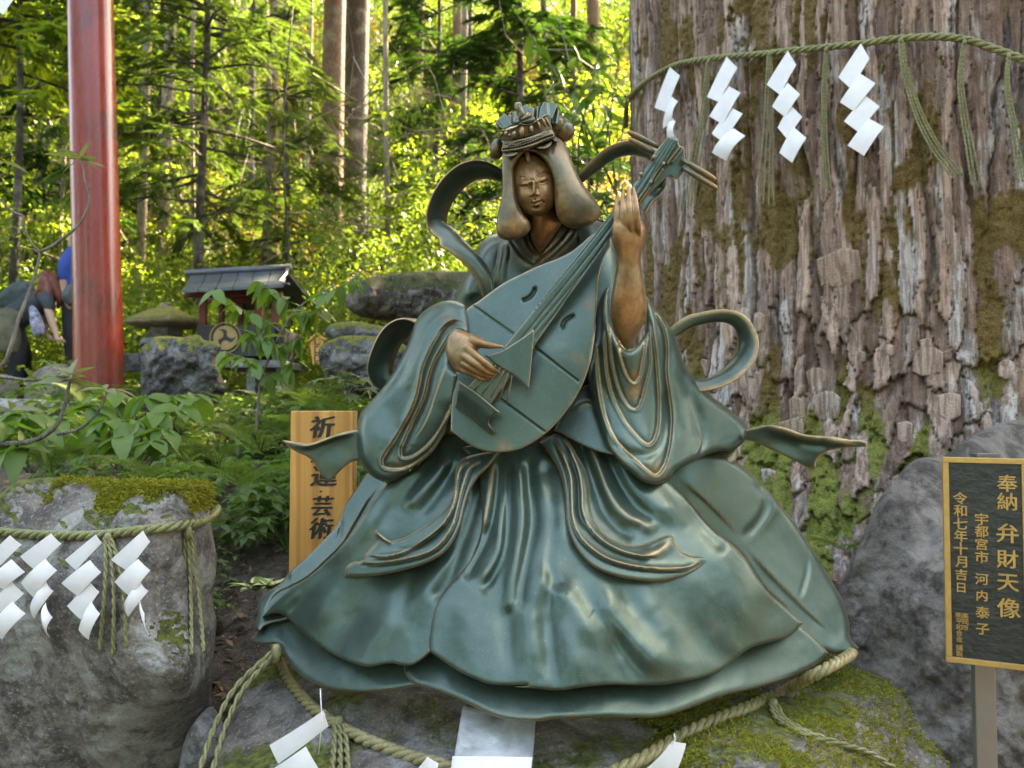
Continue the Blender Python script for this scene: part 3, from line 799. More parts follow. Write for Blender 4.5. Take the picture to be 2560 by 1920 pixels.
SLD2 = [(-80,1300,1.62),(460,1300,1.56),(480,1700,1.52),(-80,1700,1.56),(540,1500,1.68),(470,1200,1.62),(200,1190,1.66),(200,1300,1.57),(540,1250,1.72),(200,1700,1.52),(520,1750,1.66)]
stone('standing_stone', 'broad grey standing stone capped with moss at the left edge', 'stone', M['st_left'], sl_out, SLD2, None, T=.38, inflate=0, R=14, edge=.035,
  noi=((.009, 150, 1.2), (.004, 40, 2.2), (.0016, 12, 3.2)), feats=[('groove', px('H', [(880,470),(890,700),(900,900),(880,1200)]), 22, .010), ('ridge', px('H', [(1000,400),(1010,700),(1000,1000),(980,1400)]), 24, .020), ('groove', px('H', [(430,250),(420,350)]), 18, .006)], step=5)
# moss growing over the stone's top edge (real tufts)
def tufts(name, label, cat, pts, nrm, n, length, mat, seed=0, wid=.0016, parent=None, jitter=.01, droop=.3):
    rr = np.random.default_rng(seed); V = []; P = np.array([tuple(p) for p in pts]); k = rr.integers(0, len(P), n)
    b = P[k] + rr.normal(0, jitter, (n, 3)); d = np.array(nrm)+rr.normal(0, .6, (n, 3)); d /= np.linalg.norm(d, axis=1)[:,None]
    L = length*rr.uniform(.5, 1.3, n)[:,None]; sx = np.cross(d, rr.normal(0, 1, (n, 3))); sx /= np.linalg.norm(sx, axis=1)[:,None]; sx *= wid
    V = np.stack([b-sx, b+sx, b+d*L*.6+sx*.7-[0,0,1]*L*droop*.2, b+d*L-[0,0,1]*L*droop], 1).reshape(-1, 3)
    F = np.arange(n*4).reshape(n, 4); me = mesh_np(name, V, F, mat); o = link(name, me, parent)
    if label: tag(o, label, cat)
    return o
M['moss'] = leaf_mat('moss', (.10,.11,.015), (.30,.29,.045), .3, .8, gloss=.1)
SG = bpy.data.objects['standing_stone']
def surf_pts(o, n, cond, seed=0):
    me = o.data; co = np.zeros(len(me.vertices)*3); me.vertices.foreach_get('co', co); co = co.reshape(-1, 3)
    no = np.zeros(len(me.vertices)*3); me.vertices.foreach_get('normal', no); no = no.reshape(-1, 3)
    m = cond(co, no); i = np.nonzero(m)[0]; rr = np.random.default_rng(seed); i = rr.choice(i, min(n, len(i)*6)); return co[i], no[i]
def moss_on(o, n, length, cond, seed=0, wid=.0016, mat=None):
    p, nn = surf_pts(o, n, cond, seed); rr = np.random.default_rng(seed+1); m = len(p)
    b = p+rr.normal(0, .003, (m, 3)); d = nn+rr.normal(0, .7, (m, 3)); d /= np.linalg.norm(d, axis=1)[:,None]; L = length*rr.uniform(.4, 1.3, m)[:,None]
    sx = np.cross(d, rr.normal(0, 1, (m, 3))); sx /= np.linalg.norm(sx, axis=1)[:,None]; sx *= wid
    V = np.stack([b-sx, b+sx, b+d*L*.6+sx*.7, b+d*L-[0,0,1]*L*.3], 1).reshape(-1, 3)
    me = mesh_np('moss', V, np.arange(m*4).reshape(m, 4), mat or M['moss']); q = link('moss', me, o); q['kind'] = 'stuff'; return q
zt = P3(300, 1200, 1.6)[2]
def fb(co, s, sd): return fbm(co*s, 3, sd)
moss_on(SG, 26000, .010, lambda c, n: (c[:,2] > zt+.010-.075*np.clip(fb(c, 11, 4)+.75, 0, 1)) & (c[:,0] > -.98) , 3, .0018)
# boulder under the statue
bo = px('H', [(1500,990),(1440,1060),(1370,1120),(1310,1200),(1260,1300),(1220,1400),(1180,1520),(1140,1640),(1080,1850)]) + [(900,2100),(1500,2150),(2100,2100)] + px('K', [(620,1800),(560,1670),(500,1570),(440,1490),(400,1420),(370,1350),(330,1290),(260,1240),(190,1205),(110,1180),(60,1140),(0,1080)]) + [(1900,1560),(1400,1540),(900,1500)]
BD = [(700,1600,1.86),(900,1720,1.60),(1350,1830,1.43),(1350,1950,1.33),(1800,1780,1.52),(2150,1660,1.86),(2300,1850,1.62),(650,1850,1.52),(1350,1600,1.85),(1800,1950,1.32),(2050,1850,1.45),(2200,1700,1.76)]
base = stone('boulder', 'mossy boulder carrying the bronze statue, bound with rope', 'boulder', M['st_base'], bo, BD, None, T=.55, inflate=0, R=30, edge=.07, noi=((.020, 170, 1.7), (.006, 45, 2.7), (.002, 14, 3.7)), step=6,
  bumps=[(1900,1900,150,60,.15,.05), (2130,1800,110,90,.6,.03), (850,1800,60,60,0,.012)])
zr = P3(1500, 1850, 1.35)[2]
moss_on(base, 42000, .011, lambda c, n: (c[:,0] > .12) & (fb(c, 5, 7)+.5*fb(c, 20, 8)+.9*(c[:,0]-.16) > .10), 5, .0017)
moss_on(base, 5000, .010, lambda c, n: (c[:,0] < .12) & (fb(c, 6, 9) > .38), 6, .0016)
stone('stone', 'small grey stone wedged between the standing stone and the mossy boulder', 'stone', stone_mat('grey stone', (.15,.145,.145), (.28,.27,.27), None), [(1135,1330),(1190,1390),(1215,1480),(1190,1640),(1150,1700),(960,1720),(975,1600),(985,1540),(1020,1450),(1080,1370)], [(500,1850,1.60)], 'H', T=.2, inflate=.06, step=5)
stone('stone', 'flat tan stone lying on the bare soil bank', 'stone', M['st_tan'], [(1160,880),(1200,840),(1260,825),(1285,835),(1270,870),(1235,900),(1200,940),(1165,950)], [(565,1560,2.0)], 'H', T=.1, inflate=.03, step=3, R=4, edge=.005)
# big dark rock behind the plaque
rk = px('K', [(545,192),(600,150),(640,118),(700,85),(760,60),(820,42),(880,35),(1000,40),(1150,90),(1300,300),(1300,1900),(300,1900),(200,1500),(60,1250),(20,1000),(30,830),(60,755),(90,690),(130,610),(170,520),(200,440),(225,395),(280,335),(320,285),(350,250),(400,218),(450,210),(500,208)])
stone('boulder', 'large dark wet-looking boulder leaning behind the black plaque', 'boulder', M['st_right'], rk, [(2130,1450,1.95),(2300,1150,2.05),(2560,1070,2.3),(2330,1500,1.75),(2560,1500,1.7),(2350,1850,1.65),(2600,1850,1.62),(2450,1250,1.95),(2170,1700,1.85)], None, T=.7, inflate=0, R=26, edge=.06,
  noi=((.022, 140, 1.4), (.008, 40, 2.4), (.0026, 13, 3.4)), feats=[('sr', px('K', [(540,200),(520,400),(480,600),(350,900),(250,1100)]), 60, .0), ('ridge', px('K', [(340,260),(260,420),(180,600),(90,780)]), 22, .02)], step=6)
# stones on the bank behind
stone('stone_block', 'squat dark lichened stone block in front of the little roofed shrine', 'stone', M['st_dark'], [(810,640),(830,605),(865,590),(880,565),(950,553),(1050,560),(1150,550),(1175,575),(1250,590),(1275,612),(1245,680),(1255,740),(1285,800),(1300,850),(1280,920),(1200,990),(1000,1010),(830,980),(815,860),(812,740)], [(440,900,3.6)], 'G', T=.5, inflate=.12, noi=((.035, 60, 1.9), (.015, 20, 2.9), (.006, 8, 3.9)), step=5)
stone('stone_block', 'grey white stone block below the mossy slab behind the lute player', 'stone', M['st_dark'], [(1835,640),(1850,610),(1900,580),(1960,556),(2050,550),(2150,555),(2250,580),(2350,620),(2350,900),(2100,900),(1900,800),(1845,720)], [(880,880,3.3)], 'G', T=.5, inflate=.10, noi=((.03, 60, 4.9), (.012, 20, 5.9), (.005, 8, 6.9)), step=5)
stone('stone_slab', 'moss-topped stone slab lying under the overhanging dark boulder', 'stone', M['st_dark'], [(1870,540),(1885,505),(1920,482),(1990,470),(2080,472),(2160,490),(2300,510),(2400,560),(2350,620),(2150,600),(1950,585)], [(880,820,3.6)], 'G', T=.4, inflate=.10, noi=((.02, 60, 5.3), (.01, 20, 6.3)), step=5)
stone('boulder', 'wide overhanging boulder with dark moss behind the statue shoulder', 'boulder', stone_mat('dark mossy boulder', (.020,.017,.014), (.11,.085,.07), .74, .75, 5., (.25,.21,.18), .5, ((.02,.028,.006),(.075,.085,.015))), [(745,655),(755,625),(790,602),(840,592),(900,588),(960,584),(1040,590),(1120,600),(1150,680),(1120,740),(1000,725),(930,712),(880,705),(820,692),(770,680)], [(1000,740,4.3)], 'W', T=1.2, inflate=.35, noi=((.06, 90, 1.3), (.025, 30, 2.3), (.01, 10, 3.3)), step=6)  # dark brown stone with dark moss on its upward faces
stone('rock', 'round pale rock beside the path near the bending person', 'rock', M['st_tan'], [(140,880),(165,800),(230,740),(320,712),(400,730),(430,800),(430,960),(150,960)], [(120,960,6.6)], 'G', T=.5, inflate=.3, step=4)
stone('rock', 'pale rock at the left picture edge beyond the branch', 'rock', M['st_tan'], [(-60,800),(20,770),(90,800),(130,880),(120,940),(-60,940)], [(20,960,6.9)], 'G', T=.4, inflate=.25, step=4)
stone('stone_step', 'flat bluish white stepping stone along the path edge', 'stone', stone_mat('pale paving', (.28,.29,.30), (.50,.50,.48), None, lich=.3), [(-60,925),(100,915),(300,925),(430,940),(440,985),(300,1005),(60,1010),(-60,1000)], [(100,1015,5.2)], 'G', T=.5, inflate=.06, step=4)
stone('stone_step', 'low grey stone edging under the branch at far left', 'stone', M['st_dark'], [(-60,1010),(150,1020),(330,1010),(460,1020),(480,1060),(250,1075),(-60,1080)], [(100,1055,4.6)], 'G', T=.5, inflate=.06, step=4)
stone('stone_trough', 'low dark stone block to the right of the red pillar', 'stone', M['st_dark'], [(700,650),(700,650),(830,650),(830,650),(830,760),(830,760),(700,760),(700,760)], [(330,905,5.6)], 'G', T=.4, inflate=0, R=3, edge=.01, step=3)
# ================================================================== THE STATUE
BR = bronze_mat()
ST = empty('bronze_statue', tuple(P3(1330, 1560, 1.62)), 'green and gold bronze statue of a seated woman in flowing robes playing a lute', 'statue')
def off(c, pts): return px(c, pts)
# ---- back mantle, right side
MR = [(1210,720,1.80),(1500,1050,1.78),(1900,1150,1.83),(2050,1450,1.80),(2140,1620,1.70),(1950,1560,1.66),(1700,1150,1.66),(1300,1300,1.75)]
relief('mantle', ST, BR, px('E', [(640,240),(640,240),(790,190),(1000,180),(1110,210),(1200,280),(1300,380),(1400,500),(1490,630),(1560,740),(1620,840),(1680,950),(1708,1060),(1715,1130),(1757,1182),(1757,1182),(1720,1212),(1660,1218),(1600,1205),(1500,1160),(1400,1080),(1250,950),(1050,760),(800,520),(680,380)]),
  MR, feats=[
   ('sr', px('E', [(790,275),(880,350),(980,440),(1070,530),(1130,600),(1150,632)]), 90, .010, {'wear': .3, 'under': .0, 'sharp': 3}),
   ('sr', px('E', [(740,310),(850,410),(940,520),(1010,590),(1100,650),(1170,720),(1220,800),(1280,880),(1380,970),(1460,1050)]), 90, .009, {'wear': .25, 'under': 0., 'sharp': 3}),
   ('groove', px('E', [(1150,632),(1190,580),(1240,520),(1275,450),(1270,390),(1200,300)]), 8, .012),
   ('ridge', px('E', [(1160,650),(1230,540),(1290,460),(1280,380),(1220,310)]), 14, .008),
   ('sr', px('E', [(1150,640),(1220,720),(1300,810),(1400,910),(1470,980),(1560,1060),(1650,1130)]), 100, .012, {'wear': .3, 'under': 0., 'sharp': 3}),
   ('groove', px('E', [(1440,950),(1470,860),(1490,770),(1480,680)]), 7, .006),
   ('ridge', px('E', [(1460,950),(1490,860),(1505,770),(1490,690)]), 10, .004)],
  R=16, edge=.02, T=.10, tone=-.05, wear=.35, lump=.003, step=5)
# ---- back mantle, left side (thin shell curling out behind the board sign)
relief('mantle', ST, BR, px('D', [(700,395),(700,395),(640,340),(570,430),(540,470),(500,540),(480,600),(400,690),(320,770),(240,840),(200,890),(150,925),(95,970),(82,1060),(78,1110),(95,1128),(95,1128),(118,1105),(150,1090),(250,1060),(420,900),(600,700),(760,480)]),
  [(880,1190,1.83),(830,1300,1.775),(760,1420,1.71),(645,1530,1.645),(900,1400,1.70),(950,1250,1.78)], feats=[
   ('sl', px('D', [(690,400),(620,500),(560,600),(500,700),(420,780),(330,860),(250,905),(180,940),(130,1010),(115,1090)]), 40, .007, {'wear': .25, 'under': 0.}),
   ('groove', px('D', [(495,560),(492,620),(480,665),(450,700)]), 4, .006), ('ridge', px('D', [(275,800),(255,850),(245,905)]), 5, .006)],
  R=8, edge=.006, T=.03, tone=.12, wear=.3, lump=.002)
# ---- the skirt: under-layers first
SK = [(1330,1120,1.60),(1000,1150,1.60),(1650,1150,1.62),(1360,1790,1.27),(1000,1700,1.36),(640,1600,1.60),(1750,1740,1.37),(2100,1630,1.60),(1380,1420,1.42),(930,1400,1.53),(1900,1400,1.58),(1500,1500,1.38),(1150,1500,1.41)]
def dz(c, o): return [(a, b, d+o) for a, b, d in c]
_us = [(640,1600,.0),(907,1730,.012),(1190,1774,.005),(1400,1800,.0),(1647,1793,.005),(1879,1723,.012),(2071,1631,.02),(760,1600,.035),(907,1640,.040),(1190,1690,.036),(1400,1710,.034),(1647,1700,.036),(1879,1640,.040),(2000,1560,.05),(1300,1480,.10),(1700,1450,.10),(1000,1450,.10)]
_sd0 = rbf(SK, np.array([q[0] for q in _us], float), np.array([q[1] for q in _us], float))
USK = [(x, y, float(d0)+o) for (x, y, o), d0 in zip(_us, _sd0)]
relief('underskirt', ST, BR, px('D', [(115,1060),(100,1080),(110,1110),(80,1140),(48,1165),(48,1165),(60,1185),(110,1193),(165,1190),(190,1200),(215,1250),(270,1320),(330,1365),(400,1397),(500,1418),(600,1425),(700,1420),(800,1405),(900,1385),(1000,1300),(900,1150),(600,1100),(300,1000)]),
  dz(USK, .02), feats=[('groove', px('D', [(120,1090),(200,1110),(300,1210),(420,1290)]), 16, .008)], R=12, edge=.012, T=.05, tone=.02, wear=.4, lump=.0025)
fr_l = px('D', [(1000,900),(1000,900),(930,950),(880,1040),(840,1150),(812,1250),(800,1320),(815,1352),(850,1385),(930,1410),(1040,1450),(1150,1500),(1250,1545),(1340,1562),(1460,1566)])
fr_r = px('E', [(150,1552),(300,1545),(450,1540),(600,1543),(720,1540),(830,1510),(930,1475),(1050,1430),(1200,1395),(1350,1352),(1450,1315),(1530,1275),(1570,1240),(1598,1205),(1598,1205),(1530,1130),(1400,1030),(1200,950)])
relief('underskirt', ST, BR, fr_l + fr_r + px('E', [(600,1100),(100,1000)]), USK, feats=[
   ('ridge', px('E', [(250,1430),(400,1450),(600,1440)]), 25, .004), ('groove', px('E', [(820,1380),(880,1440),(900,1480)]), 22, .008),
   ('groove', px('E', [(470,1400),(480,1470),(480,1530)]), 22, .006), ('groove', px('D', [(1240,1400),(1230,1480),(1220,1530)]), 22, .006),
   ('ridge', px('E', [(1100,1290),(1200,1330),(1230,1380)]), 24, .006)],
  R=13, edge=.013, T=.05, tone=.0, wear=.45, lump=.003, step=5)
# ---- upper skirt, left panel
relief('skirt', ST, BR, px('D', [(1240,190),(1240,190),(1000,170),(860,330),(740,390),(700,430),(600,560),(520,680),(450,760),(350,850),(250,920),(170,990),(120,1045),(110,1060),(135,1050),(180,1040),(215,1052),(260,1090),(310,1140),(390,1205),(470,1250),(560,1288),(630,1303),(690,1292),(740,1285),(800,1295),(850,1290),(1000,1150),(1130,800),(1260,420)]),
  dz(SK, .005), feats=[
   ('groove', px('D', [(1000,230),(900,330),(800,450),(700,560),(600,680)]), 14.812, 0.0104),
   ('ridge', px('D', [(960,240),(860,340),(760,440),(680,540),(560,700)]), 13.156, 0.0119),
   ('ridge', px('D', [(1030,260),(960,360),(880,450),(790,540)]), 12.144, 0.0143),
   ('groove', px('D', [(1060,290),(1000,400),(930,500),(860,580)]), 10.58, 0.0087),
   ('ridge', px('D', [(1160,330),(1100,470),(1060,640),(990,830),(900,960),(850,1100)]), 16.192, 0.0143),
   ('groove', px('D', [(1200,330),(1150,480),(1100,640),(1020,850),(930,1000)]), 12.696, 0.0104),
   ('groove', px('D', [(1120,420),(1060,560),(1030,700),(960,820)]), 10.58, 0.0087),
   ('ridge', px('D', [(720,870),(640,960),(560,1040),(500,1100)]), 22.264, 0.0119),
   ('groove', px('D', [(780,900),(700,1010),(640,1090),(600,1180)]), 21.16, 0.0087),
   ('ridge', px('D', [(860,930),(790,1040),(740,1130),(690,1240)]), 20.24, 0.0119),
   ('groove', px('D', [(640,850),(540,920),(440,1010),(400,1080)]), 19.044, 0.0070),
   ('ridge', px('D', [(520,880),(400,960),(300,1050),(250,1070)]), 20.24, 0.0106),
   ('groove', px('D', [(380,900),(280,980),(200,1030)]), 16.928, 0.0052),
   ('ridge', px('D', [(700,480),(600,620),(500,740),(400,830)]), 16.192, 0.0095)],
  bumps=[(900,1330,90,70,-.6,0.0118), (960,1560,34,110,.5,0.0128), (890,1540,28,110,.6,-0.0118), (830,1500,34,110,.7,0.0138), (760,1500,26,90,.8,-0.0108), (1010,1500,26,120,.35,-0.0118), (720,1500,26,70,.9,0.0099)], R=9, edge=.010, T=.04, tone=.0, wear=.22, lump=.003, step=4.5)
# ---- upper skirt, front panel
fp = px('D', [(1080,230),(1080,230),(1180,210),(1290,200)]) + px('E', [(100,90),(250,60),(420,60),(600,200),(740,300),(850,400),(940,510),(1010,580),(1100,645),(1170,720),(1220,800),(1285,890),(1380,975),(1467,1052),(1467,1052),(1400,1120),(1300,1150),(1200,1180),(1130,1225),(1050,1290),(960,1330),(850,1355),(740,1372),(600,1375),(480,1372),(330,1385),(200,1402),(80,1392),(-30,1382)]) + \
     px('D', [(1400,1392),(1300,1392),(1210,1385),(1150,1362),(1090,1335),(1000,1280),(950,1245),(928,1225),(922,1190),(930,1120),(945,1040),(975,960),(1020,900),(1080,840),(1130,770),(1170,680),(1180,560),(1170,420),(1150,330)])
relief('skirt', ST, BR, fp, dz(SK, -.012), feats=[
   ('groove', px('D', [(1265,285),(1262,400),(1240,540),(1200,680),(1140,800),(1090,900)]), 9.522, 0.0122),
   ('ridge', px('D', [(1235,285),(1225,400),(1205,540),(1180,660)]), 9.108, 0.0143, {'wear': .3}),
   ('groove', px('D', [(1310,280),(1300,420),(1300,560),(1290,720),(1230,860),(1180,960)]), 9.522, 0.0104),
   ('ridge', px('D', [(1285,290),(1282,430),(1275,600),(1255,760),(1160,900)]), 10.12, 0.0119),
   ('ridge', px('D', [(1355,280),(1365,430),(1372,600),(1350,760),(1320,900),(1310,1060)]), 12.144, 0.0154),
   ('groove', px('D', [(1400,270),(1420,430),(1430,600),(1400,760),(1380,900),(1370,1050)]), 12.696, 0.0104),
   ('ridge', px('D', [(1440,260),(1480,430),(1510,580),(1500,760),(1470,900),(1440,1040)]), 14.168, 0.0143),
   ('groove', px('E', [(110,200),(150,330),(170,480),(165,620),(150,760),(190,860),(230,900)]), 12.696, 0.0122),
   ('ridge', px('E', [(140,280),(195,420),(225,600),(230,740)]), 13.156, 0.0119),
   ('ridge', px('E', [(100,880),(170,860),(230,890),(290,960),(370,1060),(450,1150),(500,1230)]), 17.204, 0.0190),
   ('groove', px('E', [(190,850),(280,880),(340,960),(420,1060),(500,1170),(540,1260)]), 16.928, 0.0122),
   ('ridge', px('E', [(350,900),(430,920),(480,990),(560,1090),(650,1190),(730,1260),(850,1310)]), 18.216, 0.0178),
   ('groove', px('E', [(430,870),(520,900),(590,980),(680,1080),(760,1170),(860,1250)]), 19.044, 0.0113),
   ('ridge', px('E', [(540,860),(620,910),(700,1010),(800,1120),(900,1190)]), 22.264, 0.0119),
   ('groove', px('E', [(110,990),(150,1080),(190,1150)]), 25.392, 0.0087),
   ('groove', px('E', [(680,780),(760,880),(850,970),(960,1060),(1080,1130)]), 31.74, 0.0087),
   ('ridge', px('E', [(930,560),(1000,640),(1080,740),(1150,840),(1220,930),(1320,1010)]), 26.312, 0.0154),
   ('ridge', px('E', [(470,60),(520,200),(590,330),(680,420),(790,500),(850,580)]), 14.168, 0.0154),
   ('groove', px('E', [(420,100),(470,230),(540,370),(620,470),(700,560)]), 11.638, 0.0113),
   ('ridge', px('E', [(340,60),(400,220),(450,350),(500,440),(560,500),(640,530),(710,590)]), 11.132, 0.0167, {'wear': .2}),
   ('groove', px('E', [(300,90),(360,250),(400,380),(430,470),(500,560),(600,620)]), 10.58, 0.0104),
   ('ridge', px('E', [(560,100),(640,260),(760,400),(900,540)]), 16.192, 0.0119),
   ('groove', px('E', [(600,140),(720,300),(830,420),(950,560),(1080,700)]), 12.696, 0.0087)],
  bumps=[(1800,1480,150,120,.6,0.0197), (1600,1560,90,120,0,-0.0079), (1000+180,1000+560,46,110,.1,0.0118), (1270,1560,26,120,.0,-0.0118), (1320,1540,34,140,.0,0.0128), (1375,1600,24,110,-.1,-0.0108), (1430,1620,34,110,-.25,0.0118), (1560,1650,30,110,-.6,-0.0099), (1680,1640,40,120,-.7,0.0128), (1780,1620,34,110,-.8,-0.0099), (1900,1560,40,100,-.9,0.0118)],
  spots=[(1790,1560,60,.16),(1860,1455,30,.18)], R=9, edge=.010, T=.05, tone=.0, wear=.25, lump=.003, step=4.5)
# ---- sashes falling over the lap
SD = dz(SK, -.045)
relief('sash', ST, BR, px('D', [(1280,240),(1280,240),(1160,262),(1085,285),(1060,310),(1050,370),(1045,430),(1025,490),(985,545),(920,600),(850,645),(790,675),(735,685),(690,655),(665,632),(655,650),(662,690),(640,720),(607,752),(607,752),(600,780),(545,792),(518,815),(507,862),(507,862),(600,862),(700,852),(800,830),(900,800),(985,755),(1040,690),(1075,610),(1095,530),(1120,450),(1160,380),(1210,330)]),
  SD, feats=[
   ('sl', px('D', [(1140,290),(1090,320),(1065,390),(1055,470),(1030,550),(980,620),(900,685),(820,735),(720,765),(612,760)]), 12, .014, {'wear': .7}),
   ('sl', px('D', [(1190,290),(1130,330),(1095,410),(1070,500),(1045,600),(1000,680),(930,740),(820,775),(700,795),(560,800)]), 12, .014, {'wear': .7}),
   ('ridge', px('D', [(668,640),(700,670),(745,695)]), 6, .010, {'wear': .7, 'fade': 8}),
   ('groove', px('D', [(1010,600),(940,670),(850,720),(740,740)]), 6, .007)],
  R=9, edge=.014, T=.05, tone=.1, wear=.8, step=3.5)
relief('sash', ST, BR, px('E', [(100,115),(100,115),(150,85),(215,60),(260,120),(300,190),(340,260),(360,350),(365,440),(385,520),(430,580),(500,630),(570,650),(650,640),(720,610),(760,595),(795,600),(800,630),(840,680),(900,702),(950,705),(975,722),(972,745),(972,745),(900,790),(800,825),(700,838),(600,830),(480,805),(380,760),(310,690),(265,610),(240,520),(235,430),(225,350),(190,240)]),
  dz(SD, .012), feats=[
   ('sr', px('E', [(210,90),(260,170),(300,270),(315,370),(320,470),(360,560),(430,630),(520,680),(620,705),(730,710)]), 11, .013, {'wear': .7}),
   ('sr', px('E', [(170,110),(220,190),(255,290),(262,400),(268,500),(300,590),(360,660),(440,715),(540,750),(660,770),(780,775),(880,765),(950,725)]), 11, .014, {'wear': .75}),
   ('groove', px('E', [(240,180),(290,290),(300,400),(305,490),(340,580)]), 6, .008),
   ('ridge', px('E', [(600,690),(700,690),(760,650),(790,610)]), 9, .008, {'wear': .5})],
  R=9, edge=.014, T=.05, tone=.1, wear=.8, step=3.5)
# ---- waist
relief('sash', ST, BR, px('B', [(1480,1180),(1480,1180),(1560,1000),(1640,900),(1750,860),(1900,1000),(2000,1200),(2050,1350),(1800,1330)]), [(1440,1080,1.58),(1500,1030,1.60),(1500,1120,1.56)],
  feats=[('sl', px('B', [(1600,1050),(1680,990),(1760,1000),(1800,1040)]), 10, .008)], R=8, T=.05, tone=.0, wear=.1)
# ---- torso
TD = [(1190,900,1.76),(1330,640,1.76),(1200,640,1.80),(1440,600,1.80),(1530,700,1.74),(1340,900,1.66),(1500,950,1.66),(1350,1120,1.62),(1160,760,1.80)]
relief('robe', ST, BR, px('A', [(610,880),(540,905),(490,950),(460,1010),(440,1080),(390,1150),(350,1240),(325,1310),(320,1420),(500,1700),(620,2150),(1150,2150),(1300,1700),(1345,1400),(1350,1150),(1330,1000),(1310,900),(1260,835),(1160,800),(1000,800),(880,790),(750,830)]),
  TD, feats=[
   ('sl', px('A', [(785,880),(800,940),(830,985),(858,1015)]), 8, .010, {'wear': .25, 'fade': 10}),
   ('sr', px('A', [(985,830),(950,890),(900,960),(850,1010)]), 8, .010, {'wear': .25, 'fade': 10}),
   ('sl', px('A', [(755,890),(775,960),(815,1010),(850,1035)]), 8, .007, {'wear': .2, 'fade': 10}),
   ('sr', px('A', [(1040,850),(990,920),(930,985),(860,1040),(790,1110)]), 10, .010, {'wear': .3, 'fade': 10}),
   ('sr', px('A', [(1080,860),(1030,930),(960,1000),(880,1070),(800,1140)]), 9, .006, {'wear': .2, 'fade': 10}),
   ('sl', px('A', [(660,920),(690,970),(750,1040),(830,1090)]), 14, .010, {'wear': .25, 'fade': 10}),
   ('sl', px('A', [(655,930),(660,1000),(645,1080),(630,1180),(640,1260)]), 12, .010, {'wear': .2}),
   ('sr', px('A', [(615,930),(608,1010),(590,1100),(560,1200),(540,1280)]), 12, .008, {'wear': .2}),
   ('sr', px('A', [(1085,850),(1090,920),(1100,1000)]), 8, .007, {'wear': .2}),
   ('ridge', px('A', [(470,1180),(430,1220),(400,1260),(340,1290)]), 9, .008),
   ('ridge', px('A', [(500,1240),(450,1250),(400,1290)]), 7, .006)],
  bumps=[(1200,640,60,70,0,.03),(1490,640,50,70,0,.03),(1180,720,40,70,.3,.02)], R=30, edge=.04, T=.12, tone=.12, wear=.1,
  spots=[(1350,600,90,.45)], step=4, lump=.002)
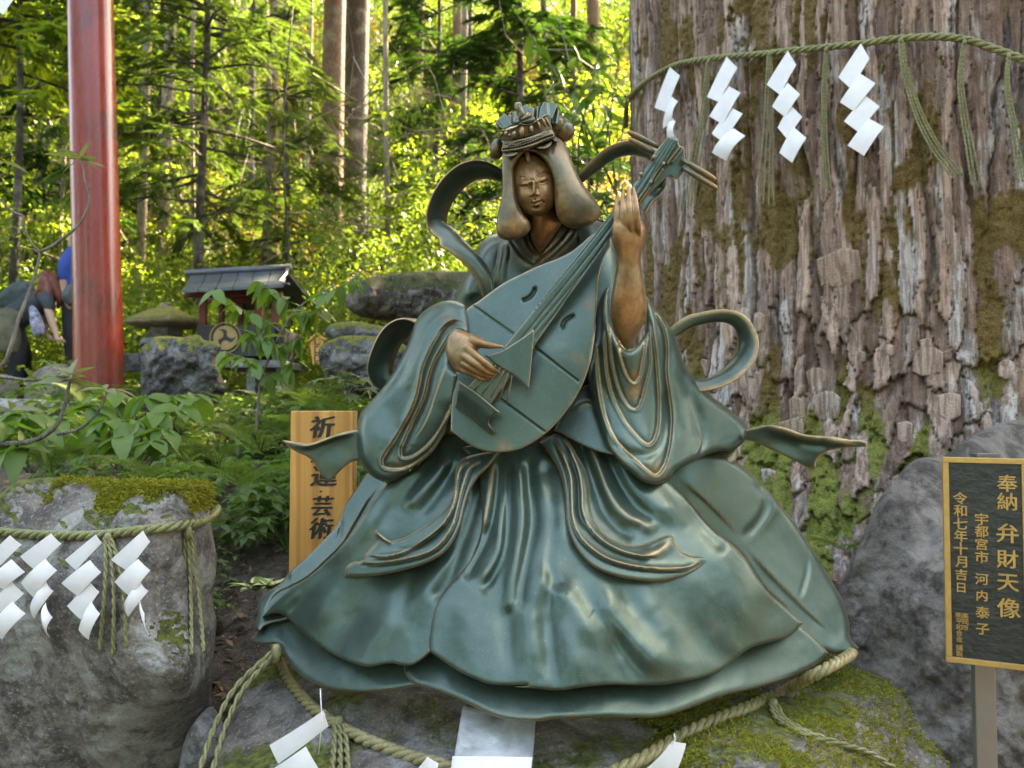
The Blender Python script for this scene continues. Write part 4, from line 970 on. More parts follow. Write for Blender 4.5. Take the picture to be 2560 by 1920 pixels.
# ---- neck and face
relief('neck', ST, BR, px('A', [(770,740),(790,800),(795,880),(815,950),(852,1008),(852,1008),(900,955),(945,890),(985,830),(990,740),(880,700)]),
  [(1330,540,1.70),(1350,630,1.735),(1400,560,1.73),(1320,580,1.71)], R=10, edge=.01, inflate=.03, T=.05, tone=.95, wear=.1, step=3)
FACE = px('R', [(600,60),(500,130),(420,220),(340,400),(330,560),(345,700),(370,850),(410,1010),(470,1170),(560,1290),(680,1380),(800,1420),(920,1410),(1040,1350),(1150,1250),(1220,1130),(1255,950),(1245,780),(1215,600),(1170,430),(1080,300),(960,200),(800,110),(690,60)])
relief('face', ST, BR, FACE, [(1335,450,1.638),(1290,450,1.650),(1385,450,1.652),(1330,400,1.654),(1340,530,1.643)], feats=[
   ('ridge', px('R', [(700,640),(765,680),(790,760),(785,860),(782,930),(782,960)]), 5.0, .0085, {'fade': 10, 'wear': .55}),     # nose
   ('groove', px('R', [(735,700),(722,800),(715,900)]), 3.6, .0040, {'fade': 8}), ('groove', px('R', [(830,690),(845,800),(870,900)]), 3.8, .0042, {'fade': 8}),
   ('sl', px('R', [(470,592),(530,575),(600,585),(670,625),(715,680),(735,740)]), 5, .0036, {'fade': 6, 'wear': .3, 'sharp': 1.4}),
   ('ridge', px('R', [(478,580),(560,562),(640,588),(690,630)]), 2.0, .0016, {'fade': 6, 'wear': .3}),
   ('ridge', px('R', [(800,640),(850,540),(920,490),(1000,470)]), 2.0, .0022, {'fade': 6, 'wear': .35}),
   ('groove', px('R', [(800,700),(830,600),(900,540),(990,510),(1080,530),(1140,580)]), 2.4, .0034, {'fade': 6}),
   ('groove', px('R', [(450,660),(480,615),(560,600),(640,620),(700,680)]), 2.4, .0028, {'fade': 6}),
   ('groove', px('R', [(475,792),(540,790),(600,786),(660,782),(685,790)]), 2.0, .0052, {'fade': 3, 'dark': 1.}),   # eye slit
   ('groove', px('R', [(890,712),(960,704),(1030,688),(1100,655)]), 2.0, .0054, {'fade': 3, 'dark': 1.}),
   ('ridge', px('R', [(468,775),(530,748),(600,738),(660,745),(695,775)]), 1.5, .0016, {'fade': 4, 'wear': .45}),
   ('ridge', px('R', [(472,805),(530,830),(590,835),(640,815),(690,795)]), 1.5, .0011, {'fade': 4, 'wear': .3}),
   ('ridge', px('R', [(885,700),(940,670),(1020,648),(1110,630)]), 1.5, .0016, {'fade': 4, 'wear': .45}),
   ('ridge', px('R', [(895,728),(950,745),(1020,725),(1080,690),(1112,650)]), 1.5, .0011, {'fade': 4, 'wear': .3}),
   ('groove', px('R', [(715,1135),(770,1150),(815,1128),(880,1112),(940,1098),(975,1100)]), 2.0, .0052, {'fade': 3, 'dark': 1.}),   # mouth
   ('ridge', px('R', [(740,1110),(790,1105),(830,1100),(890,1085),(950,1075)]), 2.2, .0020, {'fade': 6, 'wear': .3}),
   ('ridge', px('R', [(780,1190),(840,1180),(900,1155)]), 3.0, .0040, {'fade': 6, 'wear': .35}),
   ('groove', px('R', [(740,1215),(820,1240),(910,1210)]), 3.0, .0030, {'fade': 5}),
   ('groove', px('R', [(975,1085),(995,1130),(970,1170)]), 2.4, .003, {'fade': 4}),
   ('groove', px('R', [(812,1030),(815,1085)]), 1.5, .0022, {'fade': 2})],
  bumps=[(1240+780/8.294, 370+945/8.294, 6.0, 4.6, -.2, .0075), (1240+725/8.294, 370+975/8.294, 3.6, 3, 0, .0042), (1240+870/8.294, 370+960/8.294, 3.6, 3, 0, .0042),
         (1240+575/8.294, 370+712/8.294, 14, 8, -.15, .0060), (1240+990/8.294, 370+615/8.294, 14, 8, -.25, .0062),
         (1240+540/8.294, 370+1000/8.294, 20, 22, 0, .004), (1240+1080/8.294, 370+930/8.294, 20, 22, 0, .004),
         (1240+850/8.294, 370+1320/8.294, 14, 9, 0, .006), (1240+740/8.294, 370+1015/8.294, 3, 1.8, 0, -.004), (1240+840/8.294, 370+1000/8.294, 3, 1.8, 0, -.004),
         (1240+590/8.294, 370+640/8.294, 13, 4, -.1, -.003), (1240+960/8.294, 370+560/8.294, 13, 4, -.2, -.003)],
  inflate=.036, R=0, T=.03, tone=1.0, wear=0, step=1.4)
# ---- hair
relief('hair', ST, BR, px('A', [(640,330),(625,420),(622,520),(625,600),(618,670),(603,740),(590,800),(588,860),(600,905),(645,928),(700,925),(755,905),(785,880),(797,850),(785,810),(755,775),(728,720),(708,650),(695,570),(693,500),(710,450),(745,410),(776,384),(776,384),(815,392),(860,420),(900,470),(928,530),(942,600),(943,680),(948,740),(962,785),(990,825),(1030,850),(1080,858),(1140,845),(1190,818),(1220,780),(1222,740),(1200,690),(1160,640),(1120,590),(1085,530),(1055,460),(1025,390),(985,320),(900,280),(760,280)]),
  [(1260,440,1.632),(1330,350,1.655),(1420,420,1.638),(1260,580,1.632),(1450,550,1.64),(1320,385,1.628),(1385,480,1.622)], feats=[
   ('groove', px('A', [(776,330),(776,384)]), 5, .008), ('groove', px('A', [(700,700),(715,800),(720,880)]), 14, .010),
   ('groove', px('A', [(690,480),(702,600),(716,690),(740,760)]), 5, .004, {'fade': 10})],
  inflate=.030, R=4, edge=.005, T=.10, tone=.50, wear=.6, wearw=1.6,
  spots=[(1300,470,22,.8),(1395,470,26,.75),(1400,540,44,.95),(1290,560,34,.85),(1275,400,30,.45),(1400,360,60,.5),(1470,540,30,.6),(1262,535,16,.3),(1440,520,26,.45)], step=3.2)
relief('hair', ST, BR, px('A', [(640,420),(640,420),(610,300),(650,250),(780,220),(920,240),(990,310),(1040,420),(1100,600),(1150,780),(900,830),(650,830),(620,600)]),
  [(1300,450,1.74),(1400,520,1.75)], inflate=.03, R=20, edge=.02, T=.10, tone=.3, wear=0, step=6)
# forehead jewel
relief('hair_ornament', ST, BR, px('R', [(625,60),(605,130),(600,200),(625,270),(672,328),(672,328),(700,260),(706,180),(690,110),(670,60)]), [(1318,390,1.625)],
  feats=[('ridge', px('R', [(628,70),(645,180),(672,310)]), 1.6, .004, {'fade': 2, 'wear': .8})], R=3, edge=.003, T=.03, tone=.7, wear=.2, step=1.2)
# ---- crown
def CQ(x, y, d): return tuple(P3(1200+x/8.296, 240+y/8.296, d))
fan = [((300,640),(345,500),(380,660)),((345,500),(500,362),(640,640)),((580,400),(625,362),(700,620)),((660,420),(690,325),(790,560)),((890,215),(990,172),(1010,420)),((1000,230),(1085,215),(1110,480)),((1120,330),(1180,200),(1170,500)),((1240,300),(1300,130),(1350,440)),((1300,130),(1560,150),(1440,520)),((1560,150),(1680,300),(1600,540))]
plates = [ [(330,640),(300,625),(345,510),(505,360),(540,372),(680,610),(520,690)], [(560,410),(630,362),(660,400),(700,600),(640,640)], [(660,420),(680,325),(770,322),(830,540),(720,600)],
  [(880,215),(990,172),(1040,215),(1060,440),(940,430)], [(1010,240),(1085,215),(1130,280),(1120,500),(1030,480)], [(1120,330),(1150,210),(1250,205),(1270,260),(1180,520),(1100,500)],
  [(1250,250),(1310,128),(1450,122),(1570,150),(1600,220),(1500,480),(1330,520),(1200,480)], [(1500,330),(1600,230),(1660,300),(1690,500),(1600,620),(1450,560)], [(330,650),(290,620),(330,560),(420,640),(470,700),(380,690)] ]
for i, pl in enumerate(plates):
    d = 1.665 + .012*(i % 2) - (.01 if i in (0, 8) else 0)
    cx = sum(q[0] for q in pl)/len(pl); pts = []
    for q in pl: pts += [q, q]
    relief('crown_plate', ST, BR, px('Q', pts), [(1260,300,d),(1330,270,d+.01),(1400,290,d)],
      feats=[('ridge', px('Q', [(pl[1][0]*.5+pl[2][0]*.5, pl[2][1]), (cx, pl[-1][1])]), 4, .008, {'fade': 2, 'ends': (0,0)})], R=2.5, edge=.003, T=.012, tone=.05, wear=.35, wearw=1.5, step=2.2)
# finial heads and small figures inside the bowl
relief('crown_finial', ST, BR, px('Q', [(800,460),(800,460),(790,330),(740,295),(712,210),(730,150),(790,125),(850,140),(880,210),(900,270),(950,370),(900,470)]), [(1300,275,1.625)],
  feats=[('groove', px('Q', [(780,170),(800,230),(790,290)]), 1.4, .003, {'fade': 2}), ('groove', px('Q', [(740,200),(760,260)]), 1.2, .003, {'fade': 2}), ('groove', px('Q', [(830,170),(840,240)]), 1.2, .003, {'fade': 2})],
  inflate=.012, R=0, T=.012, tone=.3, wear=.3, step=1.4)
for pts, tn in (([(670,510),(680,470),(740,450),(800,470),(840,520),(800,600),(700,600)], .05), ([(840,480),(900,400),(1000,345),(1060,350),(1080,410),(1000,470),(880,520)], .6), ([(860,520),(960,450),(1080,420),(1150,460),(1120,540),(980,580),(860,570)], .05)):
    relief('crown_figure', ST, BR, px('Q', pts), [(1310,290,1.622)], inflate=.014, R=0, T=.015, tone=tn, wear=.1, step=1.6)
# bowl band
relief('crown_bowl', ST, BR, px('Q', [(365,680),(430,705),(560,695),(700,650),(790,605),(800,560),(830,550),(900,580),(1010,575),(1130,530),(1250,450),(1350,385),(1400,368),(1440,400),(1470,480),(1465,560),(1500,690),(1300,760),(1100,830),(800,890),(500,930),(420,900),(380,800)]),
  [(1250,332,1.652),(1315,330,1.622),(1380,302,1.652),(1250,352,1.658),(1315,352,1.630),(1380,330,1.658),(1250,320,1.648),(1315,308,1.616),(1375,286,1.646)], feats=[
   ('ridge', px('Q', [(370,690),(440,715),(560,705),(700,660),(810,600),(815,565),(900,592),(1010,588),(1130,545),(1250,465),(1350,400),(1420,385)]), 1.8, .006, {'fade': 3, 'wear': .8})],
  R=3, edge=.004, T=.05, tone=.35, wear=.2, wearw=2, step=1.6)
for (cx, cy, rx, ry, a, tn) in [(535,790,45,65,.35,.8),(610,830,30,50,.6,.5),(710,800,52,72,.3,1.0),(870,740,58,112,.05,1.0),(1060,690,48,80,-.1,1.0),(1225,620,38,95,-.25,.75),(1320,545,38,105,-.35,.7),(1400,540,34,110,-.4,.7),(440,800,35,60,.5,.6),(400,780,20,45,.4,.5)]:
    mb = MB(); c = Vector(CQ(cx, cy, 1.614 + abs(cx-870)**2*5.0e-8)); k = 1.63/FPX/8.296
    mb.ball(c, (rx*k, .008, ry*k), 12, 8, None); R0 = Matrix.Rotation(a, 3, 'Y')
    mb.v = [tuple(R0 @ (Vector(q)-c) + c) for q in mb.v]
    o = mb.build('crown_stud', BR, ST); set_attr(o.data, .15, tn)
# hair band below
relief('crown_band', ST, BR, px('Q', [(480,970),(480,970),(600,950),(800,900),(1000,850),(1200,780),(1400,700),(1480,690),(1530,760),(1555,860),(1500,900),(1300,970),(1100,1060),(900,1120),(700,1150),(480,1180),(440,1120),(460,1060)]),
  [(1258,370,1.628),(1320,362,1.594),(1388,342,1.628),(1258,386,1.628),(1320,380,1.596),(1388,356,1.629),(1258,356,1.632),(1320,346,1.600),(1385,326,1.632)], feats=[
   ('ridge', px('Q', [(490,1080),(700,1050),(900,1000),(1100,930),(1300,850),(1500,780)]), 1.4, .005, {'fade': 2, 'wear': .7}),
   ('ridge', px('Q', [(480,1020),(560,1060),(620,1000),(760,1010),(900,950),(1060,900),(1180,830),(1300,800),(1400,740),(1450,720)]), 1.2, .004, {'fade': 2, 'wear': .6}),
   ('ridge', px('Q', [(490,980),(640,970),(800,930),(1000,880),(1200,800),(1380,720)]), 2.2, .005, {'fade': 2, 'wear': .6}),
   ('groove', px('Q', [(450,1110),(700,1075),(900,1030),(1100,960),(1300,880),(1520,800)]), 1.2, .005, {'fade': 2}),
   ('ridge', px('Q', [(455,1140),(700,1110),(900,1070),(1100,1010),(1300,920),(1540,830)]), 2.6, .006, {'fade': 2, 'wear': .35})] +
   [('groove', px('Q', [(x, 1150-(x-450)*.28+ (0 if x>700 else -10)), (x+12, 1090-(x-450)*.28)]), 1.0, .006, {'fade': 1, 'ends': (0,0)}) for x in range(490, 1530, 52)],
  R=3, edge=.004, T=.05, tone=.4, wear=.2, wearw=2, step=1.4)
for pts in ([(520,1220),(600,1190),(700,1170),(800,1150),(790,1190),(700,1240),(600,1270),(540,1260)], [(1150,1050),(1300,1050),(1400,1000),(1480,950),(1480,1000),(1400,1080),(1280,1100),(1180,1085)], [(1500,880),(1560,870),(1620,910),(1620,945),(1540,945)]):
    relief('crown_leaf', ST, BR, px('Q', pts), [(1270,390,1.605),(1370,365,1.600),(1320,380,1.595)], R=2.5, edge=.003, T=.03, inflate=.008, tone=.35, wear=.5, wearw=1.6, step=1.5)
for (x, y, rx, rz, dd, rr) in ((350,1105,140,215,1.70,.05),(1740,720,225,225,1.71,.25)):
    mb = MB(); k = dd/FPX/8.296; c = Vector(CQ(x, y, dd)); mb.ball((0,0,0), (rx*k, .026, rz*k), 28, 18, Matrix.Rotation(rr, 3, 'Y')); mb.v = [tuple(Vector(q)+c) for q in mb.v]
    o = mb.build('hair_bun', BR, ST); co = np.array([v.co for v in o.data.vertices]); hz = (co[:,2]-co[:,2].min())/(np.ptp(co[:,2])); set_attr(o.data, .05, .75-.8*hz)
mb = MB(); mb.tube([CQ(1480,560,1.69), CQ(1560,560,1.69), CQ(1640,600,1.70)], [.012,.016,.02], 12); o = mb.build('hair_bun', BR, ST); set_attr(o.data, .1, .2)
# ---- sleeves
SLD = [(1130,760,1.60),(1180,800,1.52),(1050,900,1.58),(900,1080,1.62),(950,1180,1.56),(1090,1150,1.52),(1150,950,1.50)]
relief('sleeve', ST, BR, px('B', [(870,320),(880,360),(885,430),(888,500),(860,520),(820,560),(790,600),(760,660),(760,720),(820,790),(820,790),(808,900),(790,1010),(775,1090),(740,1170),(700,1240),(640,1330),(570,1390),(480,1450),(410,1505),(350,1532),(290,1530),(220,1495),(160,1430),(125,1340),(115,1240),(118,1160),(150,1050),(200,990),(280,900),(340,820),(400,720),(450,620),(490,520),(520,430),(560,370),(620,325),(690,292),(770,280),(830,295)]),
  SLD, feats=[
   ('sr', px('B', [(870,450),(800,420),(730,450),(670,530),(620,620),(570,740),(545,860),(520,960),(470,1080),(400,1200),(330,1310),(290,1380),(300,1430),(360,1445),(440,1440),(540,1390),(620,1330),(700,1220),(760,1100)]), 13, -.014, {'wear': .85}),
   ('sr', px('B', [(880,500),(820,480),(760,520),(700,610),(650,700),(610,820),(590,920),(550,1020),(500,1120),(450,1230),(418,1320),(430,1365),(490,1360),(570,1310),(640,1240),(700,1150),(750,1050),(780,960)]), 13, -.015, {'wear': .85}),
   ('sr', px('B', [(740,700),(690,830),(650,940),(610,1060),(560,1160),(500,1250)]), 10, .008, {'wear': .5}),
   ('ridge', px('B', [(800,330),(700,370),(620,450),(570,560),(520,700),(480,820),(420,930)]), 12, .007),
   ('groove', px('B', [(760,310),(650,370),(580,450),(530,560),(480,680),(420,800),(340,900),(240,1000),(160,1090)]), 8, .007),
   ('ridge', px('B', [(700,470),(640,560),(590,680),(560,800),(530,930),(480,1040),(400,1180)]), 8, .008),
   ('ridge', px('B', [(330,1000),(260,1150),(230,1300),(280,1460)]), 40, .012)],
  bumps=[(930,1100,60,110,.3,.02)], R=22, edge=.03, T=.08, tone=.0, wear=.15, lump=.002,
  spots=[(1120,800,30,.4),(985,1165,30,.35)], step=3.6)
# dark inner wall of the sleeve opening
relief('sleeve_lining', ST, BR, px('B', [(700,560),(700,560),(880,480),(905,560),(870,800),(830,850),(800,1100),(650,1320),(600,1000)]), [(1130,900,1.60),(1100,1050,1.62),(1160,850,1.60)], R=6, T=.04, tone=.3, wear=.1)
SRD = [(1510,760,1.66),(1560,820,1.60),(1640,820,1.66),(1620,1150,1.54),(1500,1000,1.58),(1700,1050,1.66),(1860,1080,1.76),(1760,930,1.74)]
relief('sleeve', ST, BR, px('C', [(310,290),(300,300),(265,360),(240,450),(232,560),(215,680),(185,790),(178,880),(190,960),(215,1070),(250,1190),(290,1290),(340,1370),(400,1440),(460,1490),(520,1540),(580,1562),(640,1558),(700,1520),(740,1470),(800,1440),(860,1410),(930,1375),(1010,1350),(1090,1345),(1140,1320),(1180,1280),(1198,1240),(1195,1200),(1160,1150),(1110,1105),(1040,1050),(960,990),(890,920),(830,850),(790,790),(770,710),(740,630),(700,555),(650,480),(600,430),(575,385),(550,360),(545,420),(555,500),(545,590),(500,660),(440,698),(400,685),(360,620),(330,530),(318,430)]),
  SRD, feats=[
   ('sr', px('C', [(320,490),(355,600),(385,740),(420,850),(450,898),(478,912),(503,880),(525,790),(545,660),(556,570)]), 9, -.012, {'wear': .9}),
   ('sr', px('C', [(305,480),(318,640),(335,790),(370,930),(410,1020),(450,1070),(490,1078),(515,1040),(545,930),(575,800),(572,650),(566,520)]), 11, -.012, {'wear': .6}),
   ('sr', px('C', [(285,560),(290,740),(310,900),(345,1020),(410,1150),(480,1240),(530,1290),(565,1307),(600,1280),(625,1200),(632,1080),(628,930),(615,760),(595,600),(575,470)]), 13, -.014, {'wear': .75}),
   ('sr', px('C', [(232,640),(240,820),(262,1000),(290,1130),(340,1250),(410,1340),(500,1420),(570,1480),(610,1502),(650,1470),(690,1370),(712,1240),(716,1110),(700,980),(682,840),(684,700),(670,590),(630,500),(585,430)]), 14, -.016, {'wear': .95}),
   ('groove', px('C', [(300,1250),(400,1340),(480,1370),(560,1370),(620,1330),(660,1240),(672,1100),(655,950)]), 9, .008),
   ('ridge', px('C', [(235,900),(250,1040),(280,1150)]), 8, .006),
   ('groove', px('C', [(750,760),(800,900),(850,1050),(890,1200),(900,1290),(870,1400)]), 12, .012),
   ('ridge', px('C', [(800,860),(900,1000),(1000,1080),(1090,1150)]), 16, .008),
   ('sl', px('C', [(870,1190),(902,1290),(885,1350),(860,1400)]), 14, .012, {'wear': .3}),
   ('groove', px('C', [(870,1400),(950,1350),(1050,1290),(1150,1270)]), 14, .006),
   ('ridge', px('C', [(730,700),(760,900),(780,1100),(770,1300),(720,1460)]), 28, .016)],
  spots=[(1590,980,22,.7),(1590,940,14,.8),(1640,1180,30,.4)], R=20, edge=.03, T=.10, tone=.0, wear=.12, lump=.002, step=3.6)
relief('sleeve_lining', ST, BR, px('C', [(560,1500),(560,1500),(700,1500),(860,1380),(1120,1300),(1125,1400),(1100,1425),(900,1440),(700,1500),(640,1590)]), [(1750,1150,1.72),(1650,1210,1.62),(1840,1150,1.76)], R=6, T=.05, tone=.3, wear=.1)
# ---- lute
LUTE = [(1290,1130,1.475),(1500,720,1.545),(1380,880,1.50),(1250,800,1.55),(1500,950,1.50),(1200,1000,1.50)]
lute_out = px('A', [(1290,870),(1290,870),(1180,890),(1105,950),(1040,1000),(960,1040),(880,1070),(800,1105),(720,1145),(640,1185),(560,1240),(480,1300),(405,1355)]) + px('B', [(868,420),(850,560),(820,700),(790,860),(770,1040),(765,1180),(765,1180),(850,1245),(940,1300),(1030,1325),(1120,1330),(1220,1315),(1310,1275),(1400,1215),(1480,1145),(1560,1050),(1630,950),(1690,830),(1730,710),(1755,580),(1768,440)]) + px('A', [(1160,1660),(1180,1530),(1195,1400),(1203,1270),(1213,1150),(1235,1060),(1262,1000),(1288,960),(1288,960)])
cres1 = px('B', [(1237,275),(1290,268),(1300,235),(1335,215),(1350,165),(1360,210),(1345,255),(1300,290),(1250,290)])
relief('lute_body', ST, BR, lute_out, dz(LUTE, .0), feats=[
   ('groove', px('B', [(915,312),(1205,518)]), 2.2, .006, {'fade': 3}), ('groove', px('B', [(1338,600),(1655,845)]), 2.2, .006, {'fade': 3}), ('groove', px('B', [(1098,955),(1415,1190)]), 2.2, .006, {'fade': 3}),
   ('groove', px('B', [(1245,280),(1290,272),(1325,245),(1345,210),(1350,175)]), 4.5, .012, {'fade': 14}),
   ('groove', px('B', [(1535,490),(1540,450),(1555,420),(1590,395),(1630,378)]), 4.5, .012, {'fade': 14})],
  R=5, edge=.003, T=.055, tone=.08, wear=.55, wearw=2.5, lump=.0008,
  spots=[(1460,1020,34,.55),(1480,930,26,.4),(1390,1110,30,.4),(1160,735,28,.55),(1215,700,22,.4),(1450,900,18,.35),(1500,800,20,.3),(1260,1118,20,.5),(1330,1130,20,.4),(1300,670,30,.3),(1480,760,24,.35)], step=3.2)
relief('fingerboard', ST, BR, px('A', [(1630,298),(1630,298),(1700,318),(1700,318),(1510,610),(1510,610),(1295,900),(1295,900),(842,1540),(842,1540),(780,1640),(780,1640),(628,1590),(628,1590),(1180,900),(1180,900),(1290,760),(1290,760),(1420,600),(1420,600)]),
  [(1250,870,1.487),(1400,680,1.500),(1530,520,1.518),(1680,345,1.535),(1350,640,1.502),(1450,720,1.502),(1230,830,1.489),(1300,880,1.489)], feats=[('groove', px('A', [(1640+14*i, 302+4*i), (1310-25+(i)*(28), 790+22*i), (650+i*42, 1600-i*8)]), 1.6, .0028, {'fade': 2, 'ends': (0,0)}) for i in (1, 2, 3)] + [('groove', px('A', [(1690,330),(1296,880),(830,1535)]), 1.4, .004, {'fade': 2, 'ends': (0,0)}), ('groove', px('A', [(1636,312),(1190,905),(650,1560)]), 1.3, .004, {'fade': 2, 'ends': (0,0)})],
  R=1.2, edge=.001, T=.022, tone=.03, wear=.35, wearw=1.5, step=2.6)
for i in range(5):      # strings
    a = PV(*px('B', [(925+i*57, 905+i*24)])[0], 1.472); b = PV(*px('B', [(1085+i*26, 720+i*20)])[0], 1.470)
    mb = MB(); mb.tube([a, b], .0011, 6); o = mb.build('string', BR, ST); set_attr(o.data, .4, .3)
relief('string_panel', ST, BR, px('B', [(880,880),(880,880),(1080,680),(1080,680),(1210,760),(1210,760),(1040,1005),(1040,1005)]), [(1240,960,1.478)], R=2, edge=.002, T=.02, tone=.05, wear=.4, step=3)
relief('lute_bridge', ST, BR, px('B', [(820,833),(820,833),(960,930),(1104,1050),(1104,1050),(1070,1075),(1045,1090),(1028,1120),(1040,1150),(1070,1190),(1062,1205),(1062,1205),(1000,1170),(900,1090),(795,1012),(795,1012)]), [(1200,1000,1.452),(1240,1060,1.450),(1180,1030,1.470),(1160,960,1.455)],
  feats=[('ridge', px('B', [(830,920),(950,1010),(1060,1110)]), 12, .006, {'ends': (0,0)}), ('sr', px('B', [(1104,1052),(1065,1080),(1035,1110),(1040,1150),(1075,1195)]), 8, .006, {'wear': .7, 'fade': 3})], R=3, edge=.004, T=.03, tone=.0, wear=.6, wearw=2, step=2.4)
relief('plectrum', ST, BR, px('T', [(1395,240),(1395,240),(1412,262),(1395,500),(1370,760),(1340,1050),(1340,1050),(1322,1050),(1230,960),(1120,870),(1000,800),(900,740),(840,700),(790,650),(730,600),(790,595),(870,575),(960,540),(1060,480),(1180,400),(1300,320)]),
  [(1230,900,1.455),(1330,850,1.440),(1325,960,1.435)], R=3, edge=.003, T=.010, tone=.02, wear=.75, wearw=1.8, step=2.6)
# peg box, stepped side pieces, pegs
def prism(name, crop, pts, d, T, tone=.02, wear=.4, R=1.2, step=3):
    q = []
    for p in pts: q += [p, p]
    return relief(name, ST, BR, px(crop, q), [(1700,380,d)], R=R, edge=.0015, T=T, tone=tone, wear=wear, wearw=1.6, step=step)
prism('lute_neck', 'S', [(1195,150),(1330,180),(1365,290),(1450,340),(1480,620),(1450,760),(1330,890),(1220,830),(1150,850),(880,1100),(680,1370),(640,1330),(640,1150),(880,820),(880,520),(960,400)], 1.555, .035, 0, .1)
prism('peg_box', 'S', [(1180,148),(1205,190),(960,560),(900,500),(955,400),(1020,330)], 1.535, .03, .05, .5)
prism('peg_box', 'S', [(1375,300),(1400,325),(1160,640),(1135,600)], 1.54, .03)
prism('peg_box', 'S', [(1440,335),(1458,345),(1260,600),(1225,590)], 1.545, .03)
prism('peg_box', 'S', [(1070,690),(1105,710),(935,950),(915,905)], 1.54, .02)
prism('peg_box', 'S', [(850,1010),(870,1030),(680,1310),(660,1270)], 1.54, .02)
for q in ([(890,510),(925,460),(980,490),(940,540)], [(665,780),(700,755),(740,790),(700,830)], [(1085,580),(1135,600),(1110,650),(1065,625)], [(870,895),(910,920),(885,965),(845,940)]):
    prism('fret', 'S', q, 1.518, .012, .4, .7, .8, 1.6)
for (a, b, r0, r1) in (((470,55),(1010,330),48,50), ((495,185),(950,440),40,48), ((1400,540),(2010,900),42,52), ((1420,680),(2030,1050),40,48)):
    pa = P3(*px('S', [a])[0], 1.545); pb = P3(*px('S', [b])[0], 1.555 if a[0] < 1000 else 1.53); k = 1.54/FPX/6.9125
    ts = [0,.03,.1,.25,.5,.75,1.] if a[0] < 1000 else [0,.25,.5,.75,.9,.97,1.]
    rs = [.25,.6,.85,1.05,1.1,.95,.8] if a[0] < 1000 else [.8,.95,1.1,1.05,.85,.6,.25]
    mb = MB(); mb.tube([pa+(pb-pa)*t for t in ts], [q*48*k for q in rs], 14); o = mb.build('tuning_peg', BR, ST)
    co = np.array([v.co for v in o.data.vertices]); dd = np.abs(co[:,0]-P3(*px('S', [(1180,400)])[0],1.54)[0]); set_attr(o.data, .1, np.clip(dd/dd.max()*1.1-.25, 0, 1))
# ---- right hand (viewer's left) with the plectrum
k1 = 1.45/FPX/5.529
def TT(x, y, d): return (1080+x/5.529, 780+y/5.529, d)
pv = relief_data(px('T', [(250,290),(330,240),(420,255),(530,290),(640,330),(720,380),(720,450),(640,520),(600,600),(560,680),(560,760),(500,850),(420,850),(340,820),(280,760),(220,650),(190,560),(195,430)]), [(1150,850,1.475),(1190,900,1.462)], inflate=.026, R=0, T=.004, step=2.2)[:2]
pieces = [pv,
  chain([TT(560,400,1.455),TT(690,440,1.450),TT(820,465,1.447),TT(970,480,1.447)], [70*k1,62*k1,48*k1,22*k1]),
  chain([TT(480,500,1.452),TT(620,620,1.442),TT(740,710,1.440),TT(830,780,1.442),TT(935,845,1.450)], [75*k1,62*k1,50*k1,42*k1,18*k1]),
  chain([TT(420,600,1.452),TT(540,680,1.440),TT(650,760,1.440),TT(760,830,1.446),TT(880,870,1.454)], [70*k1,52*k1,44*k1,36*k1,16*k1]),
  chain([TT(390,680,1.455),TT(500,755,1.445),TT(620,820,1.447),TT(740,880,1.452),TT(830,905,1.458)], [62*k1,48*k1,42*k1,32*k1,16*k1]),
  chain([TT(370,760,1.458),TT(460,820,1.452),TT(570,870,1.452),TT(700,930,1.458),TT(790,930,1.464)], [60*k1,44*k1,36*k1,28*k1,14*k1])]
xs0 = P3(1080, 850, 1.45)[0]; xs1 = P3(1250, 850, 1.45)[0]
fuse('hand', ST, BR, pieces, .0017, smooth_it=3, wear=.12, tonefn=lambda c: .62+.45*np.clip((c[:,0]-xs0)/(xs1-xs0)*1.2-.2, 0, 1))
# ---- left forearm and hand (viewer's right)
k2 = 1.5/FPX/2.44
def AA(x, y, d): return (1000+x/2.44, 220+y/2.44, d)
arm = relief_data(px('A', [(1300,820),(1292,900),(1300,960),(1318,1010),(1322,1080),(1305,1180),(1288,1290),(1285,1390),(1305,1470),(1335,1530),(1365,1580),(1392,1597),(1420,1570),(1455,1500),(1490,1430),(1508,1360),(1500,1260),(1482,1150),(1470,1060),(1478,990),(1495,930),(1502,870),(1488,825),(1462,800),(1400,800),(1330,805)]), [(1570,620,1.50),(1575,850,1.56),(1570,760,1.53)], inflate=.034, R=0, T=.01, step=3)[:2]
arm2 = arm
fing = [arm2,
  chain([AA(1330,915,1.500),AA(1326,850,1.478),AA(1322,770,1.474),AA(1324,705,1.485),AA(1330,655,1.495)], [18*k2,23*k2,21*k2,17*k2,9*k2]),
  chain([AA(1368,915,1.495),AA(1365,850,1.470),AA(1360,760,1.464),AA(1359,690,1.476),AA(1362,625,1.488)], [18*k2,23*k2,21*k2,17*k2,9*k2]),
  chain([AA(1408,915,1.493),AA(1405,850,1.466),AA(1400,760,1.460),AA(1397,680,1.472),AA(1395,606,1.485)], [18*k2,23*k2,21*k2,17*k2,9*k2]),
  chain([AA(1450,915,1.497),AA(1447,850,1.472),AA(1442,760,1.464),AA(1434,680,1.474),AA(1424,608,1.487)], [18*k2,24*k2,22*k2,18*k2,9*k2]),
  chain([AA(1340,960,1.52),AA(1310,880,1.54),AA(1300,800,1.55)], [30*k2,22*k2,14*k2])]
z0 = P3(1560, 545, 1.5)[2]
fuse('forearm', ST, BR, fing, .0014, smooth_it=3, wear=.06, tonefn=lambda c: .92-.35*np.clip((P3(1560,800,1.5)[2]-c[:,2])/.08, 0, 1)-.25*np.exp(-((c[:,2]-P3(1560,690,1.5)[2])/.03)**2))
